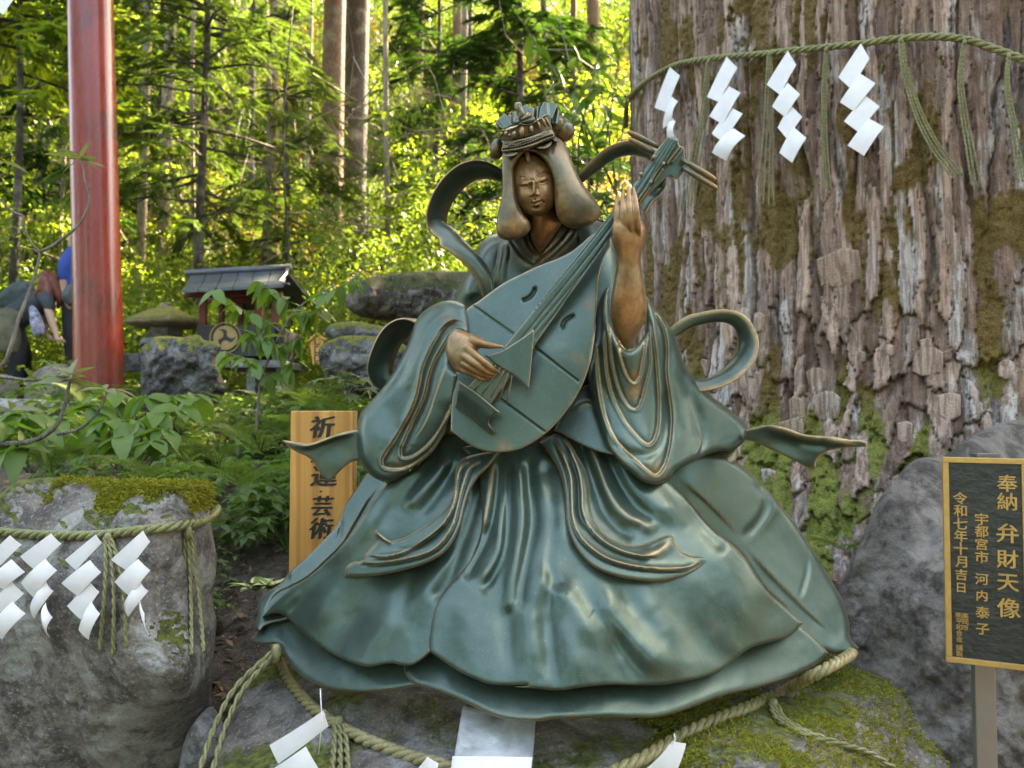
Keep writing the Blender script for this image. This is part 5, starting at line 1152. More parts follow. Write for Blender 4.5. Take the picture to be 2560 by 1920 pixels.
# ---- scarf
def rb(nm, crop, a, b, da, db, **kw):
    a = px(crop, a); b = px(crop, b)
    def dd(p, d): 
        n = len(p); return [(q[0], q[1], float(np.interp(i/(n-1), np.linspace(0,1,len(d)), d))) for i, q in enumerate(p)]
    return ribbon(nm, ST, BR, dd(a, da), dd(b, db), **kw)
rb('scarf', 'A', [(660,520),(590,480),(520,447),(450,440),(370,462),(290,520),(225,600),(180,690),(160,770),(166,835),(195,890),(235,925)],
   [(660,585),(600,568),(545,556),(470,560),(400,602),(340,668),(300,740),(284,800),(280,850),(290,862),(300,868),(310,876)], [1.76,1.72,1.70,1.70,1.72], [1.80,1.78,1.77,1.77,1.76,1.72], sag=-.012, tone=.15)
rb('scarf', 'A', [(166,830),(195,885),(240,925),(250,965),(300,1000),(360,1045),(420,1110),(470,1190),(500,1260),(515,1320)],
   [(285,845),(300,852),(330,862),(352,885),(400,935),(450,990),(510,1055),(550,1120),(572,1200),(575,1300)], [1.72,1.68,1.66,1.66,1.68], [1.74,1.72,1.69,1.68,1.68], sag=.012, tone=.2)
rb('scarf', 'A', [(1075,545),(1120,490),(1180,430),(1240,378),(1310,340),(1390,320),(1460,325),(1540,350),(1600,420)],
   [(1100,565),(1150,535),(1205,500),(1260,455),(1330,415),(1400,403),(1470,412),(1530,432),(1580,500)], [1.76,1.72,1.68,1.66,1.64], [1.78,1.76,1.74,1.72,1.68], sag=-.012, tone=.2)
rb('scarf', 'A', [(1570,590),(1600,555),(1630,545),(1625,600),(1590,650),(1540,690),(1500,760)], [(1520,640),(1500,660),(1520,650),(1530,660),(1510,665),(1490,690),(1470,740)], [1.66], [1.68], sag=.006, tone=.1)
rb('scarf', 'B', [(560,470),(510,432),(450,410),(390,415),(330,448),(275,510),(230,600),(200,690),(190,760),(205,820),(240,870),(300,905)],
   [(520,500),(500,500),(480,520),(440,560),(405,620),(380,680),(365,740),(360,780),(365,820),(370,850),(380,870),(400,900)], [1.74,1.70,1.68,1.70,1.74], [1.80,1.80,1.78,1.76,1.76], sag=-.02, tone=.05)
rb('scarf', 'C', [(690,575),(740,530),(820,482),(900,463),(980,448),(1060,444),(1140,462),(1200,505),(1245,575),(1268,660),(1255,740),(1210,815),(1140,880),(1060,925),(980,952),(900,965),(840,960)],
   [(720,610),(770,580),(830,548),(900,520),(970,508),(1040,512),(1095,535),(1130,580),(1142,640),(1130,710),(1095,775),(1040,830),(980,875),(920,905),(870,915),(840,915),(820,910)], [1.76,1.74,1.72,1.70,1.72], [1.78,1.78,1.78,1.77,1.75], sag=-.014, tone=.15, n=90)
relief('scarf', ST, BR, px('C', [(1180,1210),(1180,1210),(1250,1195),(1320,1180),(1400,1187),(1480,1212),(1560,1240),(1660,1248),(1760,1256),(1850,1275),(1920,1278),(1955,1292),(1957,1318),(1957,1318),(1900,1322),(1830,1326),(1760,1335),(1700,1352),(1655,1385),(1635,1420),(1632,1450),(1618,1462),(1618,1462),(1570,1448),(1500,1410),(1420,1370),(1330,1330),(1240,1290),(1180,1270)]), [(1870,1090,1.74),(2000,1110,1.70),(2160,1115,1.68),(2040,1170,1.71)],
  feats=[('groove', px('C', [(1220,1240),(1340,1262),(1480,1300),(1600,1360),(1640,1420)]), 16, .016), ('ridge', px('C', [(1300,1195),(1420,1215),(1560,1262),(1700,1275),(1900,1300)]), 9, .012, {'wear': .6}), ('groove', px('C', [(1480,1262),(1620,1300),(1760,1300)]), 8, .010)],
  R=6, edge=.005, T=.012, tone=.1, wear=.8, step=3)
relief('scarf', ST, BR, px('D', [(590,143),(590,143),(540,150),(480,163),(420,185),(350,208),(290,208),(240,200),(208,196),(208,196),(235,225),(280,255),(330,278),(360,305),(380,340),(405,375),(425,393),(445,390),(470,365),(500,335),(540,305),(600,280)]), [(880,1080,1.62),(720,1110,1.60),(800,1180,1.61)],
  feats=[('ridge', px('D', [(570,155),(480,172),(400,200),(330,222),(260,218)]), 7, .012, {'wear': .75}), ('groove', px('D', [(570,210),(460,230),(360,250)]), 14, .012), ('ridge', px('D', [(500,250),(450,310),(430,370)]), 14, .008)],
  R=6, edge=.005, T=.012, tone=.05, wear=.75, step=3)
# ================================================================== ropes and streamers on the stones
def Z3(crop, x, y, d): q = px(crop, [(x, y)])[0]; return PV(q[0], q[1], d)
def front_of(objs, crop, x, y, o=.012, dflt=1.5):
    """place a point just in front of the surface seen at that pixel"""
    q = px(crop, [(x, y)])[0]; org = Vector((0, 0, CAM_Z)); dr = (PV(q[0], q[1], 2.0)-org).normalized(); best = None
    for ob in objs:
        ok, loc, nrm, idx = ob.ray_cast(ob.matrix_world.inverted() @ org, dr)
        if ok:
            loc = ob.matrix_world @ loc
            if best is None or loc.y < best: best = loc.y
    return PV(q[0], q[1], (best if best is not None else dflt)-o)
bpy.context.view_layer.update()
lo = [SG]
rp = [front_of(lo, 'H', x, y, .006, 1.62) for x, y in [(-190,385),(-60,385),(60,393),(200,403),(330,406),(450,408),(560,402),(700,385),(850,368),(960,355),(1060,338)]]
rp += [Z3('H', 1120, 315, 1.70), Z3('H', 1160, 283, 1.80), Z3('H', 1170, 260, 1.95)]
rope('straw_rope', rp, .0098, 'olive straw rope wound round the grey standing stone', pitch=6.5)
_sd = min(front_of(lo, 'H', x, y, 0, 1.55).y for x in range(10, 860, 50) for y in range(420, 980, 60))
def dH(x, y, o): return Z3('H', x, y, _sd-.006-o)
GH = 'white paper streamers on the standing stone'
shide('H', [[(50,412),(108,460),(5,562),(-55,515)],[(58,540),(126,605),(20,692),(-60,645)],[(62,665),(122,722),(20,822),(-60,775)],[(62,770),(129,830),(12,960),(-55,900)]], dH, 'paper streamer cut by the left picture edge on the standing stone', GH)
shide('H', [[(270,403),(321,455),(190,587),(114,518)],[(240,540),(298,597),(182,735),(117,660)],[(240,658),(279,712),(185,852),(160,790)],[(240,775),(275,850),(260,950),(238,880)]], dH, 'paper streamer with a thin curled tail, second from left on the standing stone', GH, [.004,.006,.012,.012])
shide('H', [[(510,408),(542,450),(412,587),(356,535)],[(480,545),(536,607),(420,728),(337,662)],[(480,665),(528,715),(435,852),(366,785)],[(488,770),(532,832),(475,963),(424,912)]], dH, 'paper streamer third from left on the standing stone, all folds flat', GH)
shide('H', [[(765,388),(801,445),(690,592),(604,535)],[(740,540),(801,597),(705,735),(622,655)],[(745,655),(791,712),(690,842),(668,775)],[(752,765),(775,830),(799,940),(772,870)]], dH, 'rightmost paper streamer on the standing stone with an edge-on tail', GH, [.004,.005,.010,.004])
tassel([front_of(lo, 'H', 582, 420, .02), front_of(lo, 'H', 603, 560, .015), front_of(lo, 'H', 612, 750, .012), front_of(lo, 'H', 606, 1020, .012)], .0040, 'cord bundle between the two right paper streamers on the standing stone', 'cords on the standing stone', 3, .020, seed=21)
tassel([front_of(lo, 'H', 1015, 385, .02), front_of(lo, 'H', 1025, 560, .016), front_of(lo, 'H', 1032, 780, .014), front_of(lo, 'H', 1036, 1040, .014)], .0040, 'cord bundle on the right corner of the standing stone', 'cords on the standing stone', 3, .016, seed=22)
# around the boulder under the statue
rb_ = [base]
rl = [front_of(rb_, 'L', x, y, .010, 1.45) for x, y in [(228,95),(245,140),(290,205),(350,262),(430,312),(520,352),(620,388),(720,415),(800,450),(950,485),(1100,470),(1200,432),(1290,390),(1380,337),(1480,287),(1600,240),(1700,195)]]
rl = [Z3('L', 222, 60, 1.62)] + rl + [Z3('L', 1800, 142, 1.52), Z3('L', 1880, 98, 1.60), Z3('L', 1900, 80, 1.75)]
rope('straw_rope', rl, .0112, 'thick golden green straw rope slung round the mossy boulder below the statue', mat=M['rope_gold'], pitch=6.0, sides=9)
tassel([Z3('L', 222, 78, 1.56), Z3('L', 175, 120, 1.55), Z3('L', 110, 190, 1.52), Z3('L', 60, 290, 1.48), Z3('L', 15, 430, 1.42)], .0055, 'long cords running down left off the mossy boulder', 'cords on the mossy boulder', 2, .016, seed=23)
tassel([front_of(rb_, 'L', x, y, .02, 1.35) for x, y in [(405,290),(408,340),(408,400),(405,470)]], .0055, 'short cord bundle below the rope beside the slanted paper strip', 'cords on the mossy boulder', 3, .008, seed=24)
tassel([front_of(rb_, 'L', x, y, .014, 1.4) for x, y in [(1670,235),(1690,275),(1760,315),(1850,345),(1930,370),(2000,415)]], .0050, 'cord bundle trailing right over the green moss', 'cords on the mossy boulder', 3, .006, seed=25)
GB = 'white paper streamers on the mossy boulder'
def dL(d0): return lambda x, y, o: Z3('L', x, y, d0-o)
shide('L', [[(355,258),(368,300),(232,402),(208,352)],[(305,362),(345,430),(240,500),(205,430)]], dL(1.30), 'paper streamer hung from the boulder rope below the statue left hem', GB)
shide('L', [[(662,390),(692,408),(682,470),(618,440)]], dL(1.24), 'small tip of a paper streamer left of the clear plastic sleeve', GB)
shide('L', [[(1375,345),(1412,352),(1380,440),(1305,420)]], dL(1.22), 'paper streamer tip on the right run of the boulder rope', GB)
# thin white threads
for i, (a, b_, d) in enumerate([((350,188),(345,380),1.30),((1380,320),(1372,350),1.215)]):
    mb = MB(); mb.tube([Z3('L', *a, d-.012), Z3('L', (a[0]+b_[0])/2+8, (a[1]+b_[1])/2, d-.02), Z3('L', *b_, d-.016)], .0009, 5); o = mb.build('string', M['paper']); tag(o, ['thin white string tied over the boulder rope above a slanted paper strip','tiny white string at the top of the right boulder streamer'][i], 'string')
# streamer scrap at the very top left with its cord
e = empty('paper_streamer', tuple(Z3('F', 40, -60, 2.4)), 'bluish white paper corner hanging into the top left picture corner', 'paper streamer')
panel(e, [Z3('F', 60, -150, 2.4), Z3('F', 140, -60, 2.4), Z3('F', 20, 95, 2.38), Z3('F', -80, 30, 2.4)], .004)
panel(e, [Z3('F', 100, -330, 2.4), Z3('F', 180, -230, 2.4), Z3('F', 60, -80, 2.39), Z3('F', -20, -150, 2.4)], .004)
_q = Z3('F', 110, -345, 2.4); _p0 = Vector((-2.66, 4.86, 4.75)); _dir = (_q-_p0); _e = _q+_dir*3.6; _e.z = _q.z+1.2
rope('straw_rope', [_p0, _p0.lerp(_q, .5)-Vector((0,0,.05)), _q+Vector((0,0,.012)), _q.lerp(_e, .4)-Vector((0,0,.1)), _e], .012, 'straw rope running overhead from the red pillar above the top left picture corner', pitch=14)
# clear plastic sleeve under the hem
m, t, b = mat_new('clear plastic'); n = noise(t, 9, 4, .6, coords(t, 'Object', (1, 1, 3)), 1.2)
t.links.new(ramp(t, n, [(.35, (.30,.32,.33)), (.62, (.62,.66,.68)), (.7, (.85,.88,.9))]), b.inputs['Base Color']); b.inputs['Roughness'].default_value = .12; b.inputs['Alpha'].default_value = .62; b.inputs['Specular IOR Level'].default_value = .8; bump(t, n, .6, .01, b); M['plastic'] = m
e = empty('plastic_sleeve', tuple(Z3('L', 850, 350, 1.27)), 'clear plastic sleeve taped flat to the boulder under the statue hem', 'plastic sleeve')
def sheet(name, parent, mat, q, d4, wav=.004, th=.001, nu=14, nv=14, sd=1.5):
    c = [Z3('L', x, y, d) for (x, y), d in zip(q, d4)]; V = []
    for j in range(nv):
        for i in range(nu):
            u, v = i/(nu-1), j/(nv-1); p = c[0]*(1-u)*(1-v)+c[1]*u*(1-v)+c[2]*u*v+c[3]*(1-u)*v; V.append(p)
    V = np.array([tuple(p) for p in V]); V[:,1] += wav*fbm(np.c_[V[:,0]*9, V[:,2]*25, V[:,0]*0+sd], 3, 2)
    F = [(j*nu+i, j*nu+i+1, (j+1)*nu+i+1, (j+1)*nu+i) for j in range(nv-1) for i in range(nu-1)]
    o = link(name, mesh_np(name, V, F, mat), parent); s = o.modifiers.new('s', 'SOLIDIFY'); s.thickness = th; return o
sheet('sleeve_sheet', e, M['plastic'], [(765,240),(978,275),(965,432),(732,432)], [1.36,1.35,1.235,1.235])
sheet('insert', e, M['paper'], [(735,385),(967,388),(962,440),(728,440)], [1.245,1.245,1.235,1.235], .0015)
# ================================================================== PLAQUE
M['gold'] = plain('gold paint', (.52,.33,.11), .42, .55, .12, 60, .0004)
m, t, b = mat_new('black crackle enamel'); n = noise(t, 90, 4, .6, coords(t, 'Object', (.35, 1, 1))); t.links.new(ramp(t, n, [(.3, (.010,.016,.016)), (.75, (.028,.036,.036))]), b.inputs['Base Color']); b.inputs['Roughness'].default_value = .32; bump(t, n, .7, .003, b); M['enamel'] = m
M['steel'] = plain('brushed steel post', (.19,.20,.195), .35, .6, .12, 8, .0005)
pTL, pTR, pBL, pBR = PV(2356,1142.5,1.25), PV(2570,1147.5,1.203), PV(2363.5,1658,1.247), PV(2572,1682,1.20)
PQ = empty('plaque', tuple((pBL+pBR)/2), 'gold framed black plaque with gold characters on a steel post', 'plaque')
ux = (pTR-pTL).normalized(); uy = (pBL-pTL); uy = (uy-ux*uy.dot(ux)).normalized(); un = ux.cross(uy).normalized()
if un.y < 0: un = -un      # un points away from the camera
Wp, Hp = (pTR-pTL).length, ((pBL-pTL).length+(pBR-pTR).length)/2*.995
def pq(u, v, dep): return pTL + ux*u + uy*v + un*dep
def pbox(mb, u0, u1, v0, v1, d0, d1):
    vs = [pq(u, v, d) for d in (d0, d1) for (u, v) in ((u0,v0),(u1,v0),(u1,v1),(u0,v1))]
    return mb.add(vs, [(0,1,2,3),(7,6,5,4),(0,4,5,1),(1,5,6,2),(2,6,7,3),(3,7,4,0)])
fw = .0088
pbox(MB(), fw*.8, Wp-fw*.8, fw*.8, Hp-fw*.8, .0045, .010).build('plate', M['enamel'], PQ, smoothed=False)
for nm, a in (('a', (0, Wp, 0, fw)), ('b', (0, Wp, Hp-fw, Hp)), ('c', (0, fw, fw+.0001, Hp-fw-.0001)), ('d', (Wp-fw, Wp, fw+.0001, Hp-fw-.0001))):
    pbox(MB(), *a, 0, .011).build('frame', M['gold'], PQ, smoothed=False, bevel=.001)
def gtext(ch, c, hpx, U, Vv, Nn, mat, parent, extr=.0008, bold=.0, shear=0., name='character', wide=1.0, thick=0.):
    cu = bpy.data.curves.new(name, 'FONT'); cu.body = ch; cu.size = 1.0; cu.extrude = extr/hpx; cu.offset = bold; cu.shear = shear; cu.align_x = 'CENTER'; cu.align_y = 'CENTER'; cu.resolution_u = 3
    o = bpy.data.objects.new('tmp', cu); COL.objects.link(o); bpy.context.view_layer.update()
    me = bpy.data.meshes.new_from_object(o.evaluated_get(bpy.context.evaluated_depsgraph_get())); bpy.data.objects.remove(o); me.name = name
    co = np.zeros(len(me.vertices)*3); me.vertices.foreach_get('co', co); co = co.reshape(-1, 3)
    mid = (co.max(0)+co.min(0))/2; ext = np.ptp(co, axis=0); sc = hpx/.92
    co -= [mid[0], mid[1], 0]
    if ch not in '十七・一':  sc = hpx/max(ext[0], ext[1])
    co *= sc; co[:,0] *= wide
    if thick:
        k = len(co); fs = [list(p.vertices) for p in me.polygons]; parts = []; 
        for j, (ax, ay) in enumerate(((0,0),(thick,.35*thick),(-thick,-.35*thick))): q = co.copy(); q[:,0] += ax*hpx; q[:,1] += ay*hpx; q[:,2] += j*extr*.06; parts.append(q)
        co = np.vstack(parts); fs = [[i+j*k for i in f] for j in range(3) for f in fs]; me = bpy.data.meshes.new(name); me.from_pydata(co.tolist(), [], fs)
    W_ = np.array(c)[None] + co[:,:1]*np.array(U) - co[:,1:2]*np.array(Vv) - co[:,2:3]*np.array(Nn)
    me.vertices.foreach_set('co', W_.ravel()); me.update(); me.materials.clear(); me.materials.append(mat)
    return link(name, me, parent)
def on_plaque(x, y):
    q = px('K', [(x, y)])[0]; org = Vector((0,0,CAM_Z)); dr = PV(q[0], q[1], 1.0)-org; tt = (pTL+un*.0040-org).dot(un)/dr.dot(un); return org+dr*tt
kp = 1.235/FPX/1.8646
for s, x, y, h in [('奉',816,332,78),('納',815,417,78),('弁',818,565,86),('財',817,685,82),('天',820,795,82),('像',824,914,88),
  ('宇',697,500,54),('都',697,557,54),('宮',697,616,52),('市',698,676,54),('河',698,779,52),('内',699,856,48),('泰',702,934,54),('子',702,1012,52),
  ('令',597,402,56),('和',598,460,54),('七',598,520,56),('年',600,577,54),('十',600,637,56),('月',602,698,50),('吉',602,758,50),('日',602,819,42),
  ('高',621,950,25),('岡',621,978,25),('市',621,1005,25),('㈱',591,947,27),('平',592,975,25),('和',592,1003,25),('合',593,1030,26),('金',593,1058,26),('謹',594,1098,27),('製',594,1127,26)]:
    gtext(s, on_plaque(x, y), h*kp, ux, uy, un, M['gold'], PQ, .0010, 0., thick=.016 if h > 30 else .010)
mb = MB(); p0 = PV(2476, 1660, 1.25); mb.box((p0.x+.0, 1.27, .45), (.034, .012, 1.02)); pst = mb.build('post', M['steel'], PQ, smoothed=False, bevel=.002)
mb = MB(); mb.box((PV(2465,1140,1.26).x, 1.262, PV(2465,1138,1.26).z), (.038, .02, .006)); mb.build('bracket', M['steel'], PQ, smoothed=False, bevel=.001)
# ================================================================== WOODEN PRAYER BOARD
m, t, b = mat_new('varnished cedar board'); v = coords(t, 'Object', (1, 1, .06)); n = noise(t, 26, 5, .6, v, .8); n2 = noise(t, 140, 3, .6, coords(t, 'Object', (1,1,.05)))
wv = t.nodes.new('ShaderNodeTexWave'); wv.inputs['Scale'].default_value = 9; wv.inputs['Distortion'].default_value = 5; wv.inputs['Detail'].default_value = 3; t.links.new(v, wv.inputs['Vector'])
c = mix(t, ramp(t, n, [(.3, 0.), (.7, 1.)]), (.54,.24,.05), (.74,.38,.105)); c = mix(t, ramp(t, wv.outputs['Fac'], [(.55, 0.), (.95, .55)]), c, (.38,.13,.03)); c = mix(t, ramp(t, n2, [(.5, 0.), (.8, .3)]), c, (.70,.38,.12))
t.links.new(c, b.inputs['Base Color']); b.inputs['Roughness'].default_value = .38; bump(t, n2, .2, .001, b); M['board'] = m
M['ink'] = plain('black brush ink', (.012,.011,.010), .5, 0, .2)
bd_ = 1.85; a0 = PV(726.5, 1027, bd_); a1 = PV(884, 1027, bd_)
WB = empty('prayer_board', (a0.x, bd_, .4), 'upright orange wooden board with black brush characters behind the statue left side', 'sign board')
mb = MB(); zc = a0.z; w_ = a1.x-a0.x; mb.box(((a0.x+a1.x)/2, bd_+.024, (zc+.35)/2), (w_, .048, zc-.35)); mb.build('board', M['board'], WB, smoothed=False, bevel=.0025)
kb = bd_/FPX/3.318
for s, x, y, h, wd in [('祈',418,290,185,1),('金',425,495,185,1),('運',433,695,190,1.1),('・',405,825,60,1),('芸',420,945,165,1),('術',410,1130,180,1)]:
    q = px('N', [(x, y)])[0]; gtext(s, PV(q[0], q[1], bd_-.0012), h*kb, Vector((1,0,0)), Vector((0,0,-1)), Vector((0,1,0)), M['ink'], WB, .0006, 0., .12, wide=wd*1.05, thick=.045)
# ================================================================== RED TORII PILLAR
m, t, b = mat_new('vermilion paint'); v = coords(t); vz = coords(t, 'Object', (1,1,.15)); n = noise(t, 6, 5, .6, vz); n2 = noise(t, 3, 4, .6, v); n3 = noise(t, 60, 3, .6, vz)
c = mix(t, ramp(t, n, [(.3, 0.), (.7, 1.)]), (.20,.022,.014), (.29,.036,.02)); c = mix(t, ramp(t, n2, [(.52, 0.), (.66, .7)]), c, (.09,.028,.024)); c = mix(t, ramp(t, n3, [(.6, 0.), (.75, .25)]), c, (.32,.16,.10))
t.links.new(c, b.inputs['Base Color']); t.links.new(ramp(t, n3, [(.3, .24), (.7, .36)]), b.inputs['Roughness']); b.inputs['Coat Weight'].default_value = .12; b.inputs['Coat Roughness'].default_value = .10; bump(t, n, .35, .008, b); M['red'] = m
dp = 5.0
GP = empty('torii_pillar', tuple(PV(250, 1060, dp)), 'glossy vermilion round gate pillar standing at the left', 'pillar')
pb = PV(251, 1080, dp); pt = PV(226.5, 0, dp); axis = (pt-pb); top = pb+axis*1.9; n_ = 24
mb = MB(); mb.tube([pb+(top-pb)*i/n_ for i in range(n_+1)], [.149-.027*i/n_ for i in range(n_+1)], 40); mb.build('shaft', M['red'], GP)
mb = MB(); mb.tube([pb-Vector((0,0,.35)), pb+Vector((0,0,.05))], [.19,.18], 32); mb.build('footing', M['st_dark'], GP)
# ================================================================== LITTLE ROOFED SHRINE
def pt3(crop, x, y, d): q = px(crop, [(x, y)])[0]; return PV(q[0], q[1], d)
M['redwood'] = plain('red painted wood', (.13,.018,.016), .5, 0, .2, 12)
M['blackwood'] = plain('black lacquer box', (.012,.013,.018), .4, 0, .3, 10)
M['rooftin'] = plain('grey sheet roof', (.09,.105,.12), .35, .4, .25, 7)
M['greystone'] = stone_mat('grey hewn stone', (.12,.12,.13), (.26,.26,.27), None)
M['emblem'] = plain('dull gold emblem', (.36,.26,.11), .5, .3, .15)
sd_ = 5.6; su = sd_/FPX/4.424
SH = empty('roofed_shrine', tuple(pt3('U', 650, 1450, sd_)), 'small red roofed shrine with a black box and a gold round emblem', 'shrine')
def ubox(nm, mat, x0, x1, y0, y1, d0, d1, parent=SH, bev=.004):
    a = pt3('U', x0, y0, d0); c = pt3('U', x1, y1, d0); mb = MB(); mb.box(((a.x+c.x)/2, (d0+d1)/2, (a.z+c.z)/2), (abs(c.x-a.x), d1-d0, abs(a.z-c.z))); return mb.build(nm, mat, parent, smoothed=False, bevel=bev)
ubox('box', M['blackwood'], 185, 1040, 762, 1110, 5.6, 6.2)
ubox('box_panel', M['blackwood'], 1042, 1120, 800, 1130, 5.65, 6.15)
for x0, x1, d in ((212,275,5.62),(822,900,5.62),(1010,1075,5.62),(424,472,6.12),(640,690,6.12)):
    ubox('post', M['redwood'], x0, x1, 400, 762, d, d+.05)
ubox('beam', M['redwood'], 40, 1120, 395, 448, 5.60, 5.66); ubox('beam', M['redwood'], 200, 1080, 470, 520, 6.10, 6.16)
for x0, x1 in ((735,830),(1062,1150),(300,380)): ubox('leg', M['greystone'], x0, x1, 1235, 1520, 5.62, 5.74)
ubox('ledge', M['greystone'], 300, 1155, 1150, 1234, 5.58, 6.2)
e0, e1, r0, r1_ = pt3('U', 15, 408, 5.42), pt3('U', 1150, 345, 5.42), pt3('U', 110, 235, 5.85), pt3('U', 1185, 175, 5.85)
b0 = e0+Vector((.04, .95, .0)); b1 = e1+Vector((0, .95, 0))
def slope(nm, a, b_, c, d, n, mat, parent):
    for i in range(n):      # each sheet of the roof a piece of its own
        u0, u1 = i/n+.004, (i+1)/n-.004; q = [a.lerp(b_, u0), a.lerp(b_, u1), d.lerp(c, u1), d.lerp(c, u0)]
        up = Vector((0,0,.022)); mb = MB(); sag = Vector((0,0,-.02)); m_ = [(q[0]+q[3])/2+sag, (q[1]+q[2])/2+sag]
        v = [q[0], q[1], m_[1], m_[0], q[2], q[3]]; vs = v+[x+up for x in v]
        mb.add(vs, [(0,3,2,1),(3,5,4,2),(6,7,8,9),(9,8,10,11),(0,1,7,6),(1,2,8,7),(2,4,10,8),(4,5,11,10),(5,3,9,11),(3,0,6,9)]); mb.build(nm, mat, parent, smoothed=False)
slope('roof_sheet', e0, e1, r1_, r0, 6, M['rooftin'], SH); slope('roof_sheet', b1, b0, r0, r1_, 6, M['rooftin'], SH)
mb = MB(); mb.tube([r0+Vector((-.03,0,.03)), r1_+Vector((.03,0,.03))], .03, 10); mb.build('roof_ridge', M['rooftin'], SH)
mb = MB(); mb.tube([r1_+Vector((.01,-.02,.02)), r1_+Vector((.03,-.15,-.05)), r1_+Vector((.0,-.3,-.16)), e1+Vector((.03,0,.02))], [.02,.018,.018,.016], 8); mb.build('gable_trim', M['blackwood'], SH)
ec = pt3('U', 503, 905, 5.595); mb = MB()
rot90 = Matrix.Rotation(R_(90), 3, 'X'); mb.lathe([(.086*.0+1e-4, 0), (.048, 0), (.048, .004), (1e-4, .004)], seg=40, closed=False)
ring = MB(); ring.lathe([(.106,0),(.115,0),(.115,.005),(.106,.005),(.106,0)], seg=48, closed=False); ring.v = [tuple(rot90 @ Vector(q)+ec) for q in ring.v]; ring.build('emblem_ring', M['emblem'], SH)
for k in range(3):     # three swirling commas
    pts = []; a0_ = k*2*math.pi/3+.6
    n = 26; outer = []; inner = []
    for i in range(n):
        u = i/(n-1); an = a0_ + u*1.95; ro = .088; ri = .088-.056*(1-u)**.9
        if u < .25: pass
        outer.append((ro*math.cos(an), ro*math.sin(an))); inner.append((ri*math.cos(an), ri*math.sin(an)))
    loop = outer+inner[::-1]; cx, cy = .054*math.cos(a0_), .054*math.sin(a0_)
    cm = MB(); vs = [(x, 0, y) for x, y in outer]+[(x, 0, y) for x, y in inner]; vs2 = [(x, -.004, z) for x, _, z in vs]
    f = []
    for i in range(n-1): f += [(i, i+1, n+i+1, n+i), (2*n+i, 3*n+i, 3*n+i+1, 2*n+i+1), (i, 2*n+i, 2*n+i+1, i+1), (n+i, n+i+1, 3*n+i+1, 3*n+i)]
    cm.add([Vector(q)+ec for q in vs+vs2], f)
    disc = []; 
    for i in range(16):
        q = 2*math.pi*i/16; disc.append((cx+.034*math.cos(q), cy+.034*math.sin(q)))
    dv = [(x, -.0045, y) for x, y in disc]+[(x, 0, y) for x, y in disc]
    cm.add([Vector(q)+ec for q in dv], [tuple(range(16)), tuple(range(16, 32))[::-1]]+[(i, 16+i, 16+(i+1)%16, (i+1)%16) for i in range(16)])
    cm.build('emblem_comma', M['emblem'], SH, smoothed=False)
# stone lantern with mossy roof
LT = empty('stone_lantern', tuple(pt3('G', 960, 760, 6.2)), 'old stone lantern with a broad moss roof in sunlit tones', 'stone lantern')
M['lanternroof'] = stone_mat('sun-toned mossy stone', (.24,.19,.11), (.48,.40,.26), .62, .4, 8., (.4,.4,.3), .3, ((.11,.12,.02),(.30,.27,.05)))  # stone and moss colours lifted and warmed to stand in for sunlight
lc = pt3('G', 955, 500, 6.2); ls = 6.2/FPX/2.304
mb = MB(); mb.lathe([(180*ls,0),(215*ls,8*ls),(222*ls,26*ls),(190*ls,45*ls),(120*ls,75*ls),(60*ls,105*ls),(32*ls,118*ls),(36*ls,132*ls),(18*ls,142*ls)], lc, 26); o = mb.build('roof', M['lanternroof'], LT)
co = np.array([v.co for v in o.data.vertices]); co += .012*np.stack([fbm(co*9, 3, 1), fbm(co*9, 3, 2), fbm(co*9, 3, 3)], 1); o.data.vertices.foreach_set('co', co.astype(np.float32).ravel())
for nm, x0, z0, z1 in (('light_chamber', 100, -75, 0), ('platform', 150, -110, -75), ('shaft', 60, -300, -110)):
    mb = MB(); mb.lathe([(x0*ls, z0*ls), (x0*ls*1.02, z0*ls+.01), (x0*ls*.98, z1*ls-.005), (x0*ls*.95, z1*ls)], lc, 6 if nm != 'shaft' else 16); mb.build(nm, M['greystone'], LT, smoothed=False)
# small house-shaped orange sign
HS = empty('small_sign', tuple(pt3('U', 1500, 1200, 4.6)), 'little orange house-shaped wooden sign beside the grey stone block', 'sign')
a = [pt3('U', x, y, 4.6) for x, y in [(1432,930),(1515,890),(1590,935),(1535,1200),(1465,1195)]]
mb = MB(); mb.add(a+[q+Vector((0,.02,0)) for q in a], [(0,1,2,3,4),(9,8,7,6,5)]+[(i, 5+i, 5+(i+1)%5, (i+1)%5) for i in range(5)]); mb.build('board', M['board'], HS, smoothed=False)
for (p, q) in (((1415,955),(1512,868)),((1512,868),(1618,945))):
    a_, b_ = pt3('U', *p, 4.58), pt3('U', *q, 4.58); mb = MB(); up = Vector((0,0,.012)); dd = Vector((0,.05,0)); mb.add([a_, b_, b_+dd, a_+dd, a_+up, b_+up, b_+dd+up, a_+dd+up], [(0,1,2,3),(7,6,5,4),(0,4,5,1),(1,5,6,2),(2,6,7,3),(3,7,4,0)]); mb.build('roof_strip', M['board'], HS, smoothed=False)
for k, (s, y) in enumerate([('水',975),('之',1070),('神',1160)]):
    q = px('U', [(1508-k*2, y)])[0]; 
    mb = MB(); c0 = PV(q[0], q[1], 4.597)
    for j in range(3): mb.box((c0.x+(-.008, .006, 0)[j], c0.y, c0.z+(.014, .0, -.014)[j]), ((.006, .030, .022)[j], .001, (.03, .006, .007)[j]))
    mb.build('painted_mark', M['ink'], HS, smoothed=False)
